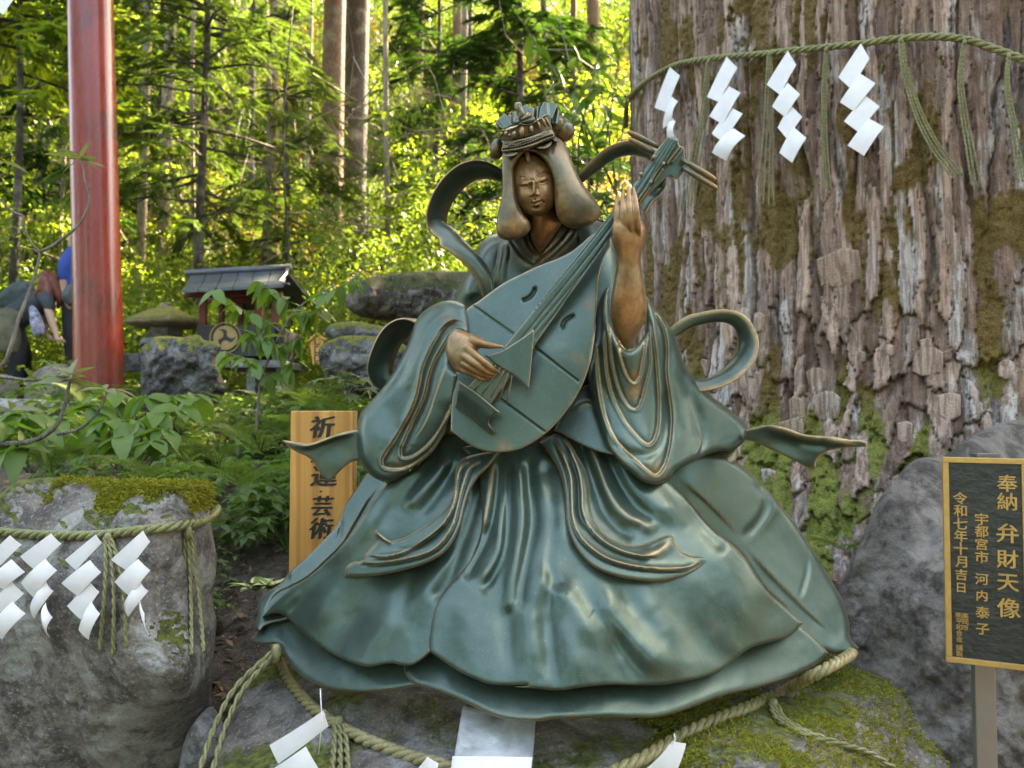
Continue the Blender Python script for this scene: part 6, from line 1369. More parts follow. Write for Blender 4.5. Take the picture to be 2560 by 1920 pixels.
# ================================================================== PEOPLE ON THE PATH
M['skin'] = plain('skin', (.52,.32,.24), .5, 0, .06, 30)
M['hair_red'] = plain('auburn hair', (.16,.04,.022), .4, 0, .5, 60)
M['shirt_grey'] = plain('dark grey shirt', (.045,.06,.07), .8)
M['black_cloth'] = plain('black trousers', (.014,.014,.018), .8)
M['khaki'] = plain('khaki jacket', (.13,.125,.08), .85, 0, .3, 14)
M['pack'] = plain('blue grey backpack', (.06,.085,.09), .6, 0, .5, 9)
M['blue'] = plain('bright blue shirt', (.012,.07,.36), .7)
M['tiedye'] = plain('white and navy bag', (.25,.27,.36), .7, 0, .9, 22)
wd_ = 7.0; kv = wd_/FPX/3.319
def VV(x, y, d=0): return (0+x/3.319, 560+y/3.319, wd_+d)
def body(name, par, mat, chains, vox=.012, sm=4):
    return fuse(name, par, mat, [chain([VV(*p) for p in c], [r*kv for r in rr], 12, 4) for c, rr in chains], vox, smooth_it=sm)
W1 = empty('person', tuple(pt3('V', 110, 1450, wd_)), 'person with long auburn hair bending forward, grey shirt and backpack', 'person')
body('body', W1, M['skin'], [([(400,470,0),(415,520,0)],[62,58]), ([(400,560,0),(360,620,0)],[30,34]), ([(395,650,-.14),(410,740,-.16),(440,840,-.17)],[38,34,28]), ([(440,840,-.17),(465,910,-.18),(470,950,-.19)],[28,22,20]),
  ([(470,950,-.19),(500,965,-.19),(545,980,-.19)],[20,18,9]), ([(470,950,-.19),(495,955,-.21),(535,960,-.21)],[18,13,8]), ([(468,950,-.19),(480,975,-.2),(500,995,-.2)],[15,11,7]), ([(370,650,.16),(375,780,.16),(385,890,.14),(420,950,.1)],[36,30,24,20]), ([(420,950,.1),(450,960,.1),(480,950,.1)],[18,16,8]),
  ([(130,1250,-.1),(135,1400,-.1)],[26,22]), ([(70,820,0),(300,680,0)],[80,70]), ([(70,820,-.02),(110,1000,-.08),(130,1260,-.1)],[70,50,28]), ([(300,680,0),(390,600,0)],[60,40]), ([(390,610,0),(395,655,-.14)],[36,36]), ([(370,620,0),(370,660,.16)],[36,34])])
body('shirt', W1, M['shirt_grey'], [([(90,800,0),(180,740,0),(280,670,0),(370,620,0)],[110,112,112,88]), ([(370,610,-.1),(400,650,-.14),(408,690,-.15)],[60,52,46]), ([(350,610,.1),(368,660,.16)],[56,46])])
body('trousers', W1, M['black_cloth'], [([(60,820,0),(90,900,-.05),(140,1050,-.1),(130,1220,-.1),(120,1380,-.1)],[115,110,80,60,52]), ([(60,820,.08),(120,950,.12),(190,1100,.16),(200,1250,.16),(185,1400,.16)],[100,95,70,52,48])])
body('boots', W1, M['black_cloth'], [([(115,1360,-.1),(112,1430,-.1)],[44,38]), ([(105,1435,-.1),(160,1440,-.1)],[32,26]), ([(190,1360,.16),(190,1430,.16),(235,1438,.16)],[42,36,24])])
body('jacket', W1, M['khaki'], [([(-40,780,-.05),(60,740,-.12),(150,760,-.1)],[46,50,40]), ([(20,800,-.16),(30,900,-.18),(50,1020,-.18)],[70,80,60]), ([(80,820,-.16),(110,930,-.17),(120,1030,-.16)],[60,60,44]), ([(-50,820,-.05),(-40,950,-.05),(-20,1030,-.05)],[60,66,50])])
body('backpack', W1, M['pack'], [([(60,620,0),(130,580,0),(210,540,0),(250,560,0)],[70,88,78,50]), ([(60,660,0),(160,640,0),(240,600,0)],[60,60,52]), ([(30,640,0),(10,650,0)],[50,40])])
body('hair', W1, M['hair_red'], [([(400,450,0),(420,480,0)],[74,78]), ([(430,470,-.02),(470,560,-.02),(500,640,-.02),(480,700,0)],[66,50,30,12]), ([(380,480,-.06),(340,560,-.08),(290,600,-.08)],[60,42,20]), ([(400,520,-.07),(400,570,-.1),(420,610,-.1)],[50,40,22])], .010)
S1 = body('bag', None, M['tiedye'], [([(270,700,-.22),(300,800,-.24),(315,900,-.24)],[28,48,44]), ([(290,760,-.22),(330,880,-.24)],[40,44])]); tag(S1, 'white and navy patterned bag slung at the bending person side', 'bag')
W2 = empty('person', tuple(pt3('V', 600, 1450, wd_)), 'person in bright blue shirt and black trousers half hidden by the red pillar', 'person')
body('body', W2, M['skin'], [([(640,120,.1),(640,190,.1)],[70,72]), ([(635,200,.1),(640,280,.1)],[40,44]), ([(545,440,0),(530,520,0),(540,600,0)],[42,36,28]), ([(540,600,0),(560,660,-.05),(580,700,-.05)],[26,22,16]), ([(600,1200,0),(600,1420,0)],[40,30]), ([(640,560,.1),(640,800,.1)],[90,90]), ([(740,440,0),(750,560,0),(730,660,0)],[42,34,22]), ([(690,1200,.1),(690,1420,.1)],[40,30])])
body('shirt', W2, M['blue'], [([(640,280,.1),(645,420,.1),(645,560,.1)],[110,118,112]), ([(590,280,.06),(550,340,0),(540,440,0)],[72,60,52]), ([(700,280,.06),(735,360,0),(745,440,0)],[66,58,50])])
body('trousers', W2, M['black_cloth'], [([(640,600,.1),(620,740,.05),(600,900,0),(600,1080,0),(605,1220,0)],[108,100,72,56,50]), ([(660,640,.1),(680,900,.1),(690,1200,.1)],[100,74,50])])
body('shoes', W2, M['black_cloth'], [([(600,1440,0),(575,1455,-.06)],[34,26]), ([(690,1440,.1),(670,1455,.04)],[34,26])])
body('bag', W2, M['pack'], [([(590,540,-.12),(570,600,-.14),(585,640,-.14)],[44,56,46])])
# ================================================================== FOREST
def kites(base, d, up, L, Wd):
    """leaf quads: base points, direction, side vectors"""
    side = np.cross(d, up); side /= np.linalg.norm(side, axis=1)[:,None]+1e-9; L = np.asarray(L)[:,None]; Wd = np.asarray(Wd)[:,None]
    nn = np.cross(side, d)
    V = np.stack([base, base+d*L*.45+side*Wd/2+nn*Wd*.12, base+d*L-nn*L*.12, base+d*L*.45-side*Wd/2+nn*Wd*.12], 1)
    return V.reshape(-1, 3)
def unit(v): return v/(np.linalg.norm(v, axis=-1, keepdims=True)+1e-9)
def kmesh(name, V, mat): return mesh_np(name, V, np.arange(len(V)).reshape(-1, 4), mat, False)
def blob_leaves(rr, n, centers, rads, size, flat=.3):
    k = rr.integers(0, len(centers), n); c = np.array(centers)[k]; r = np.array(rads)[k]
    d = unit(rr.normal(0, 1, (n, 3))); rad = r*rr.uniform(.35, 1, n)[:,None]**.6 if r.ndim == 2 else (r*rr.uniform(.35, 1, n)**.6)[:,None]
    b = c + d*rad; ld = unit(d*.7+rr.normal(0, .7, (n, 3))-[0,0,.35]); up = unit(rr.normal(0, flat, (n, 3))+[0,0,1]+d*.3)
    L = size*rr.uniform(.6, 1.3, n); return kites(b, ld, up, L, L*rr.uniform(.4, .6, n))
def spray_crown(rr, height, rmax, nl, size, zlow=.0):
    """conifer: drooping flat sprays along limbs"""
    out = []; limbs = []
    for i in range(nl):
        u = rr.uniform(0, 1); z = zlow+(height-zlow)*u; R0 = rmax*(1-u)**.7*rr.uniform(.6, 1.1)+.15; a = rr.uniform(0, 2*math.pi); dv = np.array([math.cos(a), math.sin(a), 0.])
        tip = dv*R0+[0,0,z-.28*R0+.1]; rootp = np.array([0,0,z]); limbs.append((rootp, tip)); ns = max(6, int(R0*16))
        for s in range(ns):
            t_ = (s+rr.uniform(0, 1))/ns; t_ = .25+.75*t_; p = rootp*(1-t_)+tip*t_+[0,0,.15*math.sin(t_*3)]
            sd = unit(dv*.8+rr.normal(0, .6, 3)*[1,1,.25]-[0,0,.25]); sl_ = rr.uniform(.18, .38)*(1.1-.4*t_)*1.2; nb = 17
            tt = np.linspace(.05, 1, nb)[:,None]; bp = p+sd*sl_*tt-np.array([0,0,.07])*tt**2; side = unit(np.cross(sd, [0,0,1.]))
            for sg in (-1, 1):
                dd = unit(sd+side*sg*.9+rr.normal(0, .15, (nb, 3))); LL = size*(1.25-tt[:,0])*rr.uniform(.8, 1.2, nb); out.append(kites(bp, dd, np.tile([0,0,1.], (nb, 1)), LL, LL*.34))
    return np.vstack(out), limbs
def trunk_obj(par, p, h, r0, r1, lean, mat, name='trunk', rr=rng, seg=10, sides=12):
    pts = []; 
    for i in range(seg+1):
        u = i/seg; pts.append(Vector(p)+Vector((lean[0]*u+.04*math.sin(u*7+p[0]*3), lean[1]*u+.04*math.sin(u*5+p[1]), h*u)))
    mb = MB(); mb.tube(pts, [r0*(1-u/seg*(1-r1/r0))*(1.25 if u == 0 else 1) for u in range(seg+1)], sides); return mb.build(name, mat, par)
rf = np.random.default_rng(12)
def wx(xw, d): return (xw*1.1573-1280)/FPX*d
# trunks one can tell apart: (x in W, width W px, depth, lean px at top, bark, height, label)
TL = [(583,28,11.5,-6,'bark_red',16,'straight reddish cedar trunk left of the twin trunks on the slope'),
 (715,52,12.5,4,'bark_red',18,'thick pale trunk, left one of the twin cedars above the statue ribbon'),
 (762,56,13.2,8,'bark_dark',18,'thick dark trunk, right one of the twin cedars'),
 (832,13,10,2,'bark_grey',12,'thin bright trunk just right of the twin cedars'),
 (540,14,15,-4,'bark_dark',16,'slim dark trunk left of the reddish cedar'),
 (302,20,9.5,-10,'bark_grey',12,'sunlit pale trunk right of the red pillar'),
 (352,27,10.5,-6,'bark_grey',14,'brownish trunk second to the right of the red pillar'),
 (415,10,9,-5,'bark_grey',9,'thin pale trunk behind the green conifer'),
 (570,18,9.2,-2,'bark_grey',5,'short sunlit trunk below the reddish cedar'),
 (617,6,7.2,0,'bark_dark',4,'very thin dark sapling stem above the shrine'),
 (1245,15,11,5,'bark_red',14,'reddish trunk near the left edge of the great cedar'),
 (70,13,11,3,'bark_dark',13,'dark trunk at far left behind the leaves'),
 (118,12,12,3,'bark_dark',13,'dark trunk close left of the red pillar'),
 (35,9,10,12,'bark_grey',8,'pale leaning stem at the far left edge'),
 (130,9,9,10,'bark_grey',8,'pale thin stem leaning towards the red pillar'),
 (1015,12,16,3,'bark_dark',15,'slim dark trunk high on the slope above the crown'),
 (900,18,19,0,'bark_red',16,'distant reddish trunk high on the slope'),
 (1180,14,14,0,'bark_dark',15,'dark trunk high behind the broad leaves'),
 (470,12,18,0,'bark_red',16,'distant trunk above the green conifer'),
 (660,10,17,0,'bark_grey',16,'distant pale trunk between the reddish cedar and the twin cedars'),
 (1000,16,10.5,-8,'bark_grey',11,'short lit stems behind the statue ribbon')]
cr_meshes = {}
def crown_mesh(kind, k):
    key = (kind, k)
    if key in cr_meshes: return cr_meshes[key]
    rr = np.random.default_rng(100+k*7+hash(kind) % 1 + len(kind)*3)
    if kind == 'high':
        C_ = [(rr.normal(0, 1.3), rr.normal(0, 1.3), rr.uniform(-3, 3.5)) for _ in range(26)]; V = blob_leaves(rr, 5200, C_, rr.uniform(.5, 1.0, 26), .17); m = M['conifer']
    elif kind == 'shrub':
        C_ = [(rr.normal(0, .45), rr.normal(0, .4), rr.uniform(.1, 1.1)) for _ in range(16)]; V = blob_leaves(rr, 4200, C_, rr.uniform(.16, .34, 16), .052); m = M['yellowgreen']
    elif kind == 'shrub2':
        C_ = [(rr.normal(0, .5), rr.normal(0, .4), rr.uniform(.1, 1.5)) for _ in range(18)]; V = blob_leaves(rr, 4800, C_, rr.uniform(.16, .36, 18), .048); m = M['midgreen']
    elif kind == 'autumn':
        C_ = [(rr.normal(0, .5), rr.normal(0, .4), rr.uniform(.1, 1.2)) for _ in range(16)]; V = blob_leaves(rr, 3200, C_, rr.uniform(.16, .36, 16), .045); m = M['autumn']
    elif kind == 'layer':
        C_ = [(rr.normal(0, .9), rr.normal(0, .7), rr.uniform(0, 2.6)) for _ in range(30)]; V = blob_leaves(rr, 5200, C_, [(rr.uniform(.3,.6), rr.uniform(.3,.6), rr.uniform(.06,.14)) for _ in range(30)], .058, .15); m = M['yellowgreen']
    me = kmesh('crown', V, m); cr_meshes[key] = me; return me
for i, (x, wdt, d, ln, bk, h, lab) in enumerate(TL):
    X0 = wx(x, d); Z0 = gz(X0, d)-.3; r = wdt*1.1573/FPX*d/2
    e = empty('tree', (X0, d, Z0), lab, 'tree'); trunk_obj(e, (X0, d, Z0), h, r*1.08, r*.55, (ln*1.1573/FPX*d, 0), M[bk])
    if h > 7: link('crown', crown_mesh('high', i % 4), e, loc=(0, 0, (h+1.5 if x != 1245 else 10.5)), rot=(0, 0, i*1.3), scale=(1, 1, 1))
# fillers high on the slope: thin trunks that nothing tells apart
pt_ = MB(); pt_.tube([(0,0,-.5),(0.05,0,4),(0,.05,9),(0.1,0,15)], [.16,.13,.10,.06], 10); ptm = pt_.mesh('trunk', M['bark_red'])
for i in range(26):
    d = rf.uniform(17, 32); xw = rf.uniform(-150, 1500); X0 = wx(xw, d); e = empty('tree', (X0, d, gz(X0, d)), 'slim tree standing far up the wooded slope', 'tree', 'distant trees up the wooded slope')
    s = rf.uniform(.7, 1.3); link('trunk', ptm, e, loc=(0,0,0), rot=(0, 0, i), scale=(s, s, 1)); link('crown', crown_mesh('high', i % 4), e, loc=(0, 0, rf.uniform(13, 16)), rot=(0,0,i), scale=(.8, .8, .8))
# conifers with drooping sprays
def conifer(label, X0, d, z0, height, rmax, nl, size, mat, tr_, seed, zlow=0., zb=0.):
    rr = np.random.default_rng(seed); V, limbs = spray_crown(rr, height, rmax, nl, size, zlow); e = empty('conifer_tree', (X0, d, z0), label, 'tree')
    link('foliage', kmesh('foliage', V+[0,0,zb], mat), e, loc=(0,0,0)); trunk_obj(e, (X0, d, z0-.3), height+zb+.5, tr_, tr_*.25, (0, 0), M['bark_dark'], sides=10)
    mb = MB()
    for a, b_ in limbs[::2]: mb.tube([a+[0,0,zb], (a+b_)/2+[0,0,zb+.06], b_+[0,0,zb]], [.016,.011,.004], 5)
    link('limbs', mb.mesh('limbs', M['bark_dark']), e, loc=(0,0,0))['kind'] = 'stuff'; return e
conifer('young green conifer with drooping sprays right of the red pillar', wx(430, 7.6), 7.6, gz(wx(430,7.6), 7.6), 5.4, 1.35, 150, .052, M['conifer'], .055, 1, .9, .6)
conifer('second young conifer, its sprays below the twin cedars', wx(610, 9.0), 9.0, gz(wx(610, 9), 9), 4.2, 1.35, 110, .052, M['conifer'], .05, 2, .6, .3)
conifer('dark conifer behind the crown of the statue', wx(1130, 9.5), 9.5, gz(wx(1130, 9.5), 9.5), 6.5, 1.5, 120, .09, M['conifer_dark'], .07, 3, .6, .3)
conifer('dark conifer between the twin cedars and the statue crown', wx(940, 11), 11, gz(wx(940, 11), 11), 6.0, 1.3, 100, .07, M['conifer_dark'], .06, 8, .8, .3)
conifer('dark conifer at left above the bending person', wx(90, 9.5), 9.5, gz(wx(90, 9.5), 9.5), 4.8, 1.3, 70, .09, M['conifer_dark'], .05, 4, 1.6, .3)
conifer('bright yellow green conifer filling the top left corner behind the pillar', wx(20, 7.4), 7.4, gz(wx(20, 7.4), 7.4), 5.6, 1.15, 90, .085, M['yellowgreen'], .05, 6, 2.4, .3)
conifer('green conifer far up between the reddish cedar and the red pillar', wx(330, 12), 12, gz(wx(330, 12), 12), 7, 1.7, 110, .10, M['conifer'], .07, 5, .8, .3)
# leafy shrubs all over the slope
KS = {'shrub': ('bush', 'bright yellow green bush on the sunlit slope', 'yellow green bushes on the slope'), 'shrub2': ('bush', 'mid green leafy bush on the wooded slope', 'mid green bushes on the slope'), 'autumn': ('bush', 'bush with drying orange brown leaves on the slope', 'drying bushes on the slope'), 'layer': ('broadleaf_tree', 'small layered tree with yellow green leaves on the slope', 'small layered trees on the slope')}
def put(kind, k, xw, d, s, dz=0.):
    X0 = wx(xw, d); nm, lab, grp = KS[kind]; o = link(nm, crown_mesh(kind, k), None, loc=(X0, d, gz(X0, d)+dz), rot=(0, 0, k*1.7+xw), scale=(s, s, s)); tag(o, lab, 'bush' if nm == 'bush' else 'tree', grp)
for i in range(105):
    d = 9.5+rf.uniform(0, 1)**.7*16; xw = rf.uniform(-120, 1420); kind = rf.choice(['shrub', 'shrub', 'shrub2', 'shrub2', 'autumn', 'autumn', 'layer'])
    put(str(kind), int(rf.integers(0, 3)), xw, d, rf.uniform(.7, 1.25)*(1+.02*d))
NB = [(-20,8.5,'layer',1.3,'layered yellow green tree cut by the left picture edge'),(900,9.5,'layer',.9,'small layered tree left of the statue crown'),(250,8,'shrub',.9,'bright bush just right of the red pillar'),
 (360,7.8,'shrub',1,'bright bush above the stone lantern'),(520,8,'shrub',1.1,'bright bush directly behind the shrine roof'),(640,7.6,'shrub',1,'bright bush right of the shrine roof end'),(760,7.2,'shrub2',1,'green bush above the left end of the overhanging boulder'),
 (860,7,'shrub2',1,'green bush above the middle of the overhanging boulder'),(930,6.4,'autumn',.9,'drying bush seen through the upper left scarf loop'),(700,6.8,'shrub',.7,'low bright bush behind the small orange sign'),(800,6.2,'shrub',.7,'low bright bush touching the overhanging boulder'),
 (460,7.2,'shrub',.7,'low bright bush seen between the shrine posts'),(1000,6.6,'shrub2',1,'green bush behind the statue left shoulder'),(1080,6.6,'shrub2',1.1,'green bush right behind the statue head'),(1180,6.4,'shrub2',1,'green bush between the statue hair and the cedar'),(60,8.2,'shrub2',.9,'green bush above the bending person')]
for i, (xw, d, k, s, lab) in enumerate(NB):
    put(k, i % 3, xw, d, s); o = COL.objects[-1]; o['label'] = lab
for i in range(34):      # the slope goes on beyond the left of the picture
    d = 7+rf.uniform(0, 1)*14; put(str(rf.choice(['shrub', 'shrub2', 'shrub2', 'layer', 'autumn'])), i % 3, rf.uniform(-1500, -150), d, rf.uniform(.8, 1.4))
for i in range(14):
    d = rf.uniform(10, 24); X0 = wx(rf.uniform(-1400, -150), d); e = empty('tree', (X0, d, gz(X0, d)), 'slim tree standing far up the wooded slope', 'tree', 'distant trees up the wooded slope'); link('trunk', ptm, e, loc=(0,0,0), rot=(0,0,i)); link('crown', crown_mesh('high', i % 4), e, loc=(0,0,11), rot=(0,0,i))
# bare twigs tangled between the trunks
rr = np.random.default_rng(19); mb = MB()
for i in range(650):
    d = rr.uniform(7.5, 14); x = rr.uniform(-.68, .10)*d; z = gz(x, d)+rr.uniform(.2, 3.6); v = unit(rr.normal(0, 1, 3)*[1,.6,.9]); L = rr.uniform(.4, 1.5); c = rr.normal(0, .15, 3)
    mb.tube([(x, d, z), tuple(np.array([x, d, z])+v*L*.5+c), tuple(np.array([x, d, z])+v*L+c*.5)], [.009,.006,.002], 3, False)
tag(link('twigs', mb.mesh('twigs', M['bark_grey'])), kind='stuff')
# crown of the great cedar over the clearing, plus an added shading clump
rr = np.random.default_rng(77)
def canopy(par, name, cx, cy, z0, z1, R, n, nblob, size, mat, seed):
    rr = np.random.default_rng(seed); C_ = []; 
    for _ in range(nblob):
        a = rr.uniform(0, 2*math.pi); q = R*math.sqrt(rr.uniform(.02, 1)); C_.append((cx+q*math.cos(a), cy+q*math.sin(a), rr.uniform(z0, z1)))
    V = blob_leaves(rr, n, C_, rr.uniform(.5, 1.1, nblob), size); return link(name, kmesh(name, V, mat), par)
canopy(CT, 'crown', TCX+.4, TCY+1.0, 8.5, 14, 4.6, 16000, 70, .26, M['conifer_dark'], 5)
canopy(CT, 'crown', 3.7, 9.6, 9.0, 12, 2.6, 7000, 34, .24, M['conifer_dark'], 6)  # unseen leaf clump, added to keep sun off the bank
for i in range(12):
    mb = MB(); a = i*2.4; z = 8+i*.5; mb.tube([(TCX, TCY, z), (TCX+2.2*math.cos(a), TCY+2.2*math.sin(a), z+.7), (TCX+4.2*math.cos(a), TCY+4.2*math.sin(a), z+.9)], [.2,.12,.05], 7)
    link('limb', mb.mesh('limb', M['bark_red']), CT)
# the wood that closes the clearing behind and beside the camera, and the far wood up the hill
rr = np.random.default_rng(91); C_ = []; R2 = []
for i in range(520):
    a = rr.uniform(math.radians(62), math.radians(298)); q = rr.uniform(9, 14); z = rr.uniform(0, 9.5)
    C_.append((q*math.sin(a), q*math.cos(a), z)); R2.append(rr.uniform(.7, 1.5))
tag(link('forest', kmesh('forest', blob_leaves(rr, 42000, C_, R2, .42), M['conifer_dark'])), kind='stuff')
C_ = []; R2 = []
for i in range(420):
    y = rr.uniform(20, 44); x = rr.uniform(-.8, .35)*y; C_.append((x, y, gz(x, y)+rr.uniform(0, 3.5))); R2.append(rr.uniform(.5, 1.4))
tag(link('forest', kmesh('forest', blob_leaves(rr, 60000, C_, R2, .22), M['conifer'])), kind='stuff')
# ================================================================== broad glossy leaves left of the cedar
def leaf_mesh(name, mat, wr=.42, fold=.15, droop=.35, nl=7, wave=0.):
    V = []; F = []
    for i in range(nl+1):
        u = i/nl; wv_ = wr/2*(math.sin(math.pi*min(1, u**.8*1.0))**.85) if 0 < u < 1 else 0.0; z = -droop*u*u; wz = wave*math.sin(u*14)
        V += [(u, wv_, z+fold*wv_+wz), (u, 0, z-.0), (u, -wv_, z+fold*wv_-wz)]
    for i in range(nl):
        a = 3*i; F += [(a+1, a+4, a+3, a), (a+2, a+5, a+4, a+1)]
    return mesh_np(name, V, F, mat)
M['pale'] = leaf_mat('pale underside leaf', (.12,.15,.065), (.22,.24,.12), .3)
LM = {'hyd': [leaf_mesh('leaf', M['hydrangea'], .55, .25, dr, 8, .012) for dr in (.25, .45, .65)], 'rho': [leaf_mesh('leaf', M['pale'], .26, .2, dr) for dr in (.05, .2, .35)],
      'glossy': [leaf_mesh('leaf', M['glossy'], .30, .25, dr) for dr in (.15, .35, .5)], 'sap': [leaf_mesh('leaf', M['hydrangea'], .48, .2, dr) for dr in (.2, .4, .6)]}
def orient(d, roll=0.):
    d = Vector(d).normalized(); q = d.to_track_quat('X', 'Z'); return (q @ Matrix.Rotation(roll, 3, 'X').to_quaternion()).to_euler()
def leafput(par, kind, p, d, L, roll=0.):
    m = LM[kind][int(rf.integers(0, 3))]; return link('leaf', m, par, loc=Vector(p)-par.location, rot=orient(d, roll), scale=(L, L, L))
def cpt(crop, x, y, d): return Z3(crop, x, y, d)
e = empty('broadleaf_shrub', (wx(1250, 4.7), 4.7, gz(wx(1250,4.7), 4.7)), 'glossy broad leaved shrub hugging the left side of the great cedar', 'shrub')
for i in range(16):
    a = cpt('W', rf.uniform(1230, 1380), rf.uniform(480, 700), rf.uniform(4.4, 5.2)); b_ = cpt('W', rf.uniform(1100, 1370), rf.uniform(-60, 560), rf.uniform(4.2, 5.2)); c_ = (a+b_)/2+Vector((rf.uniform(-.1,.1), 0, .15))
    mb = MB(); mb.tube([a, c_, b_], [.010,.007,.003], 6); mb.build('branch', M['twig'], e)
    for k in range(14):
        u = .25+.75*(k+rf.uniform())/14; p = (a.lerp(c_, u*2) if u < .5 else c_.lerp(b_, u*2-1)); leafput(e, 'glossy', p, (rf.normal(0, .7), rf.normal(0, .5)-.3, rf.normal(-.25, .35)), rf.uniform(.11, .20), rf.normal(0, .4))
# ================================================================== NEAR PLANTS
def stem(par, pts, r, mat=None, name='stem'):
    mb = MB(); p = cr3([tuple(q) for q in pts], max(6, 5*len(pts))); mb.tube(p, np.linspace(r, r*.5, len(p)).tolist(), 7); return mb.build(name, mat or M['twig'], par)
HY = empty('hydrangea', tuple(cpt('G', 760, 1330, 2.35)), 'broad leaved green shrub with drooping oval leaves above the standing stone', 'shrub')
for (x, y, d) in [(630,880,2.4),(540,960,2.35),(700,900,2.45),(850,900,2.35),(900,1000,2.25),(1000,900,2.4),(1040,970,2.3),(640,1030,2.2),(500,1080,2.3),(780,1040,2.2),(720,1130,2.15),(950,1090,2.2),(880,1150,2.15),(600,1180,2.2),(1120,890,2.5)]:
    top_ = cpt('G', x, y, d); bt = cpt('G', 760+rf.uniform(-80, 80), 1340, 2.35); stem(HY, [bt, (bt+top_)/2+Vector((rf.uniform(-.03,.03), 0, 0)), top_], .0028)
    a0_ = rf.uniform(0, 6)
    for k in range(5):
        a = a0_+k*2*math.pi/5+rf.normal(0, .2); leafput(HY, 'hyd', top_, (math.cos(a), math.sin(a)*.8-.25, -.28+rf.normal(0, .2)), rf.uniform(.072, .105), rf.normal(0, .25))
HY2 = empty('hydrangea', tuple(cpt('G', 120, 1330, 2.1)), 'broad leaved green shrub at the left edge under the bare branch', 'shrub')
for (x, y, d) in [(80,1000,2.1),(200,1010,2.15),(30,1060,2.0),(260,1090,2.05),(140,1110,2.0),(20,1150,2.0),(310,1030,2.2),(90,1200,1.95)]:
    top_ = cpt('G', x, y, d); bt = cpt('G', 120+rf.uniform(-80, 80), 1340, 2.1); stem(HY2, [bt, (bt+top_)/2+Vector((rf.uniform(-.03,.03), 0, 0)), top_], .0026)
    for k in range(5):
        a = k*2*math.pi/5+rf.uniform(0, 1); leafput(HY2, 'hyd', top_, (math.cos(a), math.sin(a)*.8-.25, -.2+rf.normal(0, .2)), rf.uniform(.068, .098), rf.normal(0, .3))
RH = empty('rhododendron', tuple(cpt('G', 330, 1300, 2.0)), 'bare grey twisting branch with small leaf rosettes crossing the red pillar', 'shrub')
bd1 = 1.95
stem(RH, [cpt('G', x, y, bd1) for x, y in [(-60,1170),(60,1172),(170,1160),(260,1125),(330,1060),(370,960),(395,850),(405,790)]], .0075, name='branch')
stem(RH, [cpt('G', x, y, bd1+.03) for x, y in [(-60,780),(60,795),(180,808),(300,800),(390,805)]], .0055, name='branch')
stem(RH, [cpt('G', x, y, bd1-.05) for x, y in [(-30,760),(30,700),(70,590),(110,450),(160,320),(210,170),(232,70)]], .0060, name='branch')
stem(RH, [cpt('F', x, y, bd1-.05) for x, y in [(262,1632),(330,1600),(400,1550),(490,1480),(545,1400),(575,1310),(562,1220),(545,1150),(540,1090),(515,1040)]], .0040, name='branch')
stem(RH, [cpt('F', x, y, bd1-.05) for x, y in [(262,1632),(215,1590),(180,1530),(155,1450),(150,1400)]], .0035, name='branch')
stem(RH, [cpt('F', x, y, bd1-.04) for x, y in [(150,1400),(80,1370),(20,1310),(-20,1270)]], .0035, name='branch')
stem(RH, [cpt('G', x, y, bd1) for x, y in [(330,1120),(450,1090),(540,1020),(600,930),(615,870)]], .0045, name='branch')
for (c_, x, y, n, L) in [('F',515,1030,9,.070),('G',400,795,8,.075),('G',612,862,8,.080),('F',20,1050,3,.085),('G',60,975,5,.07),('G',430,770,4,.06)]:
    p = cpt(c_, x, y, bd1-.04)
    for k in range(n):
        a = k*2*math.pi/n+rf.uniform(0, .5); leafput(RH, 'rho', p, (math.cos(a), .5*math.sin(a), .15+rf.normal(0, .3)), L*rf.uniform(.75, 1.15), rf.normal(0, .5))
# sapling with serrated leaves in front of the shrine
SA = empty('sapling', tuple(cpt('G', 1480, 1100, 2.7)), 'slender sapling with pointed green leaves in front of the small shrine', 'sapling')
st = [cpt('G', x, y, 2.7) for x, y in [(1470,1120),(1485,1000),(1492,880),(1520,760),(1565,640),(1620,530),(1690,420),(1800,330),(1930,260)]]; stem(SA, st, .0055)
for (pts) in [[(1620,530),(1540,470),(1440,420),(1330,360),(1240,290)],[(1590,590),(1510,560),(1430,550)],[(1530,740),(1440,690),(1340,660),(1290,640)],[(1690,420),(1640,330),(1560,290),(1500,240)],[(1800,330),(1900,300),(2010,240),(2070,190)],[(1565,640),(1640,600),(1740,560)],[(1510,800),(1600,760),(1700,690)],[(1700,410),(1780,420),(1860,400)]]:
    q = [cpt('G', x, y, 2.7+rf.uniform(-.1, .05)) for x, y in pts]; stem(SA, q, .0022, name='twig'); 
    pp = cr3([tuple(v) for v in q], 9)
    for k in range(2, 9):
        for sg in (-1, 1): leafput(SA, 'sap', pp[k], (rf.normal(0, .4)+.5*sg, rf.normal(-.2, .3), -.55+rf.normal(0, .25)), rf.uniform(.055, .085), rf.normal(0, .4))
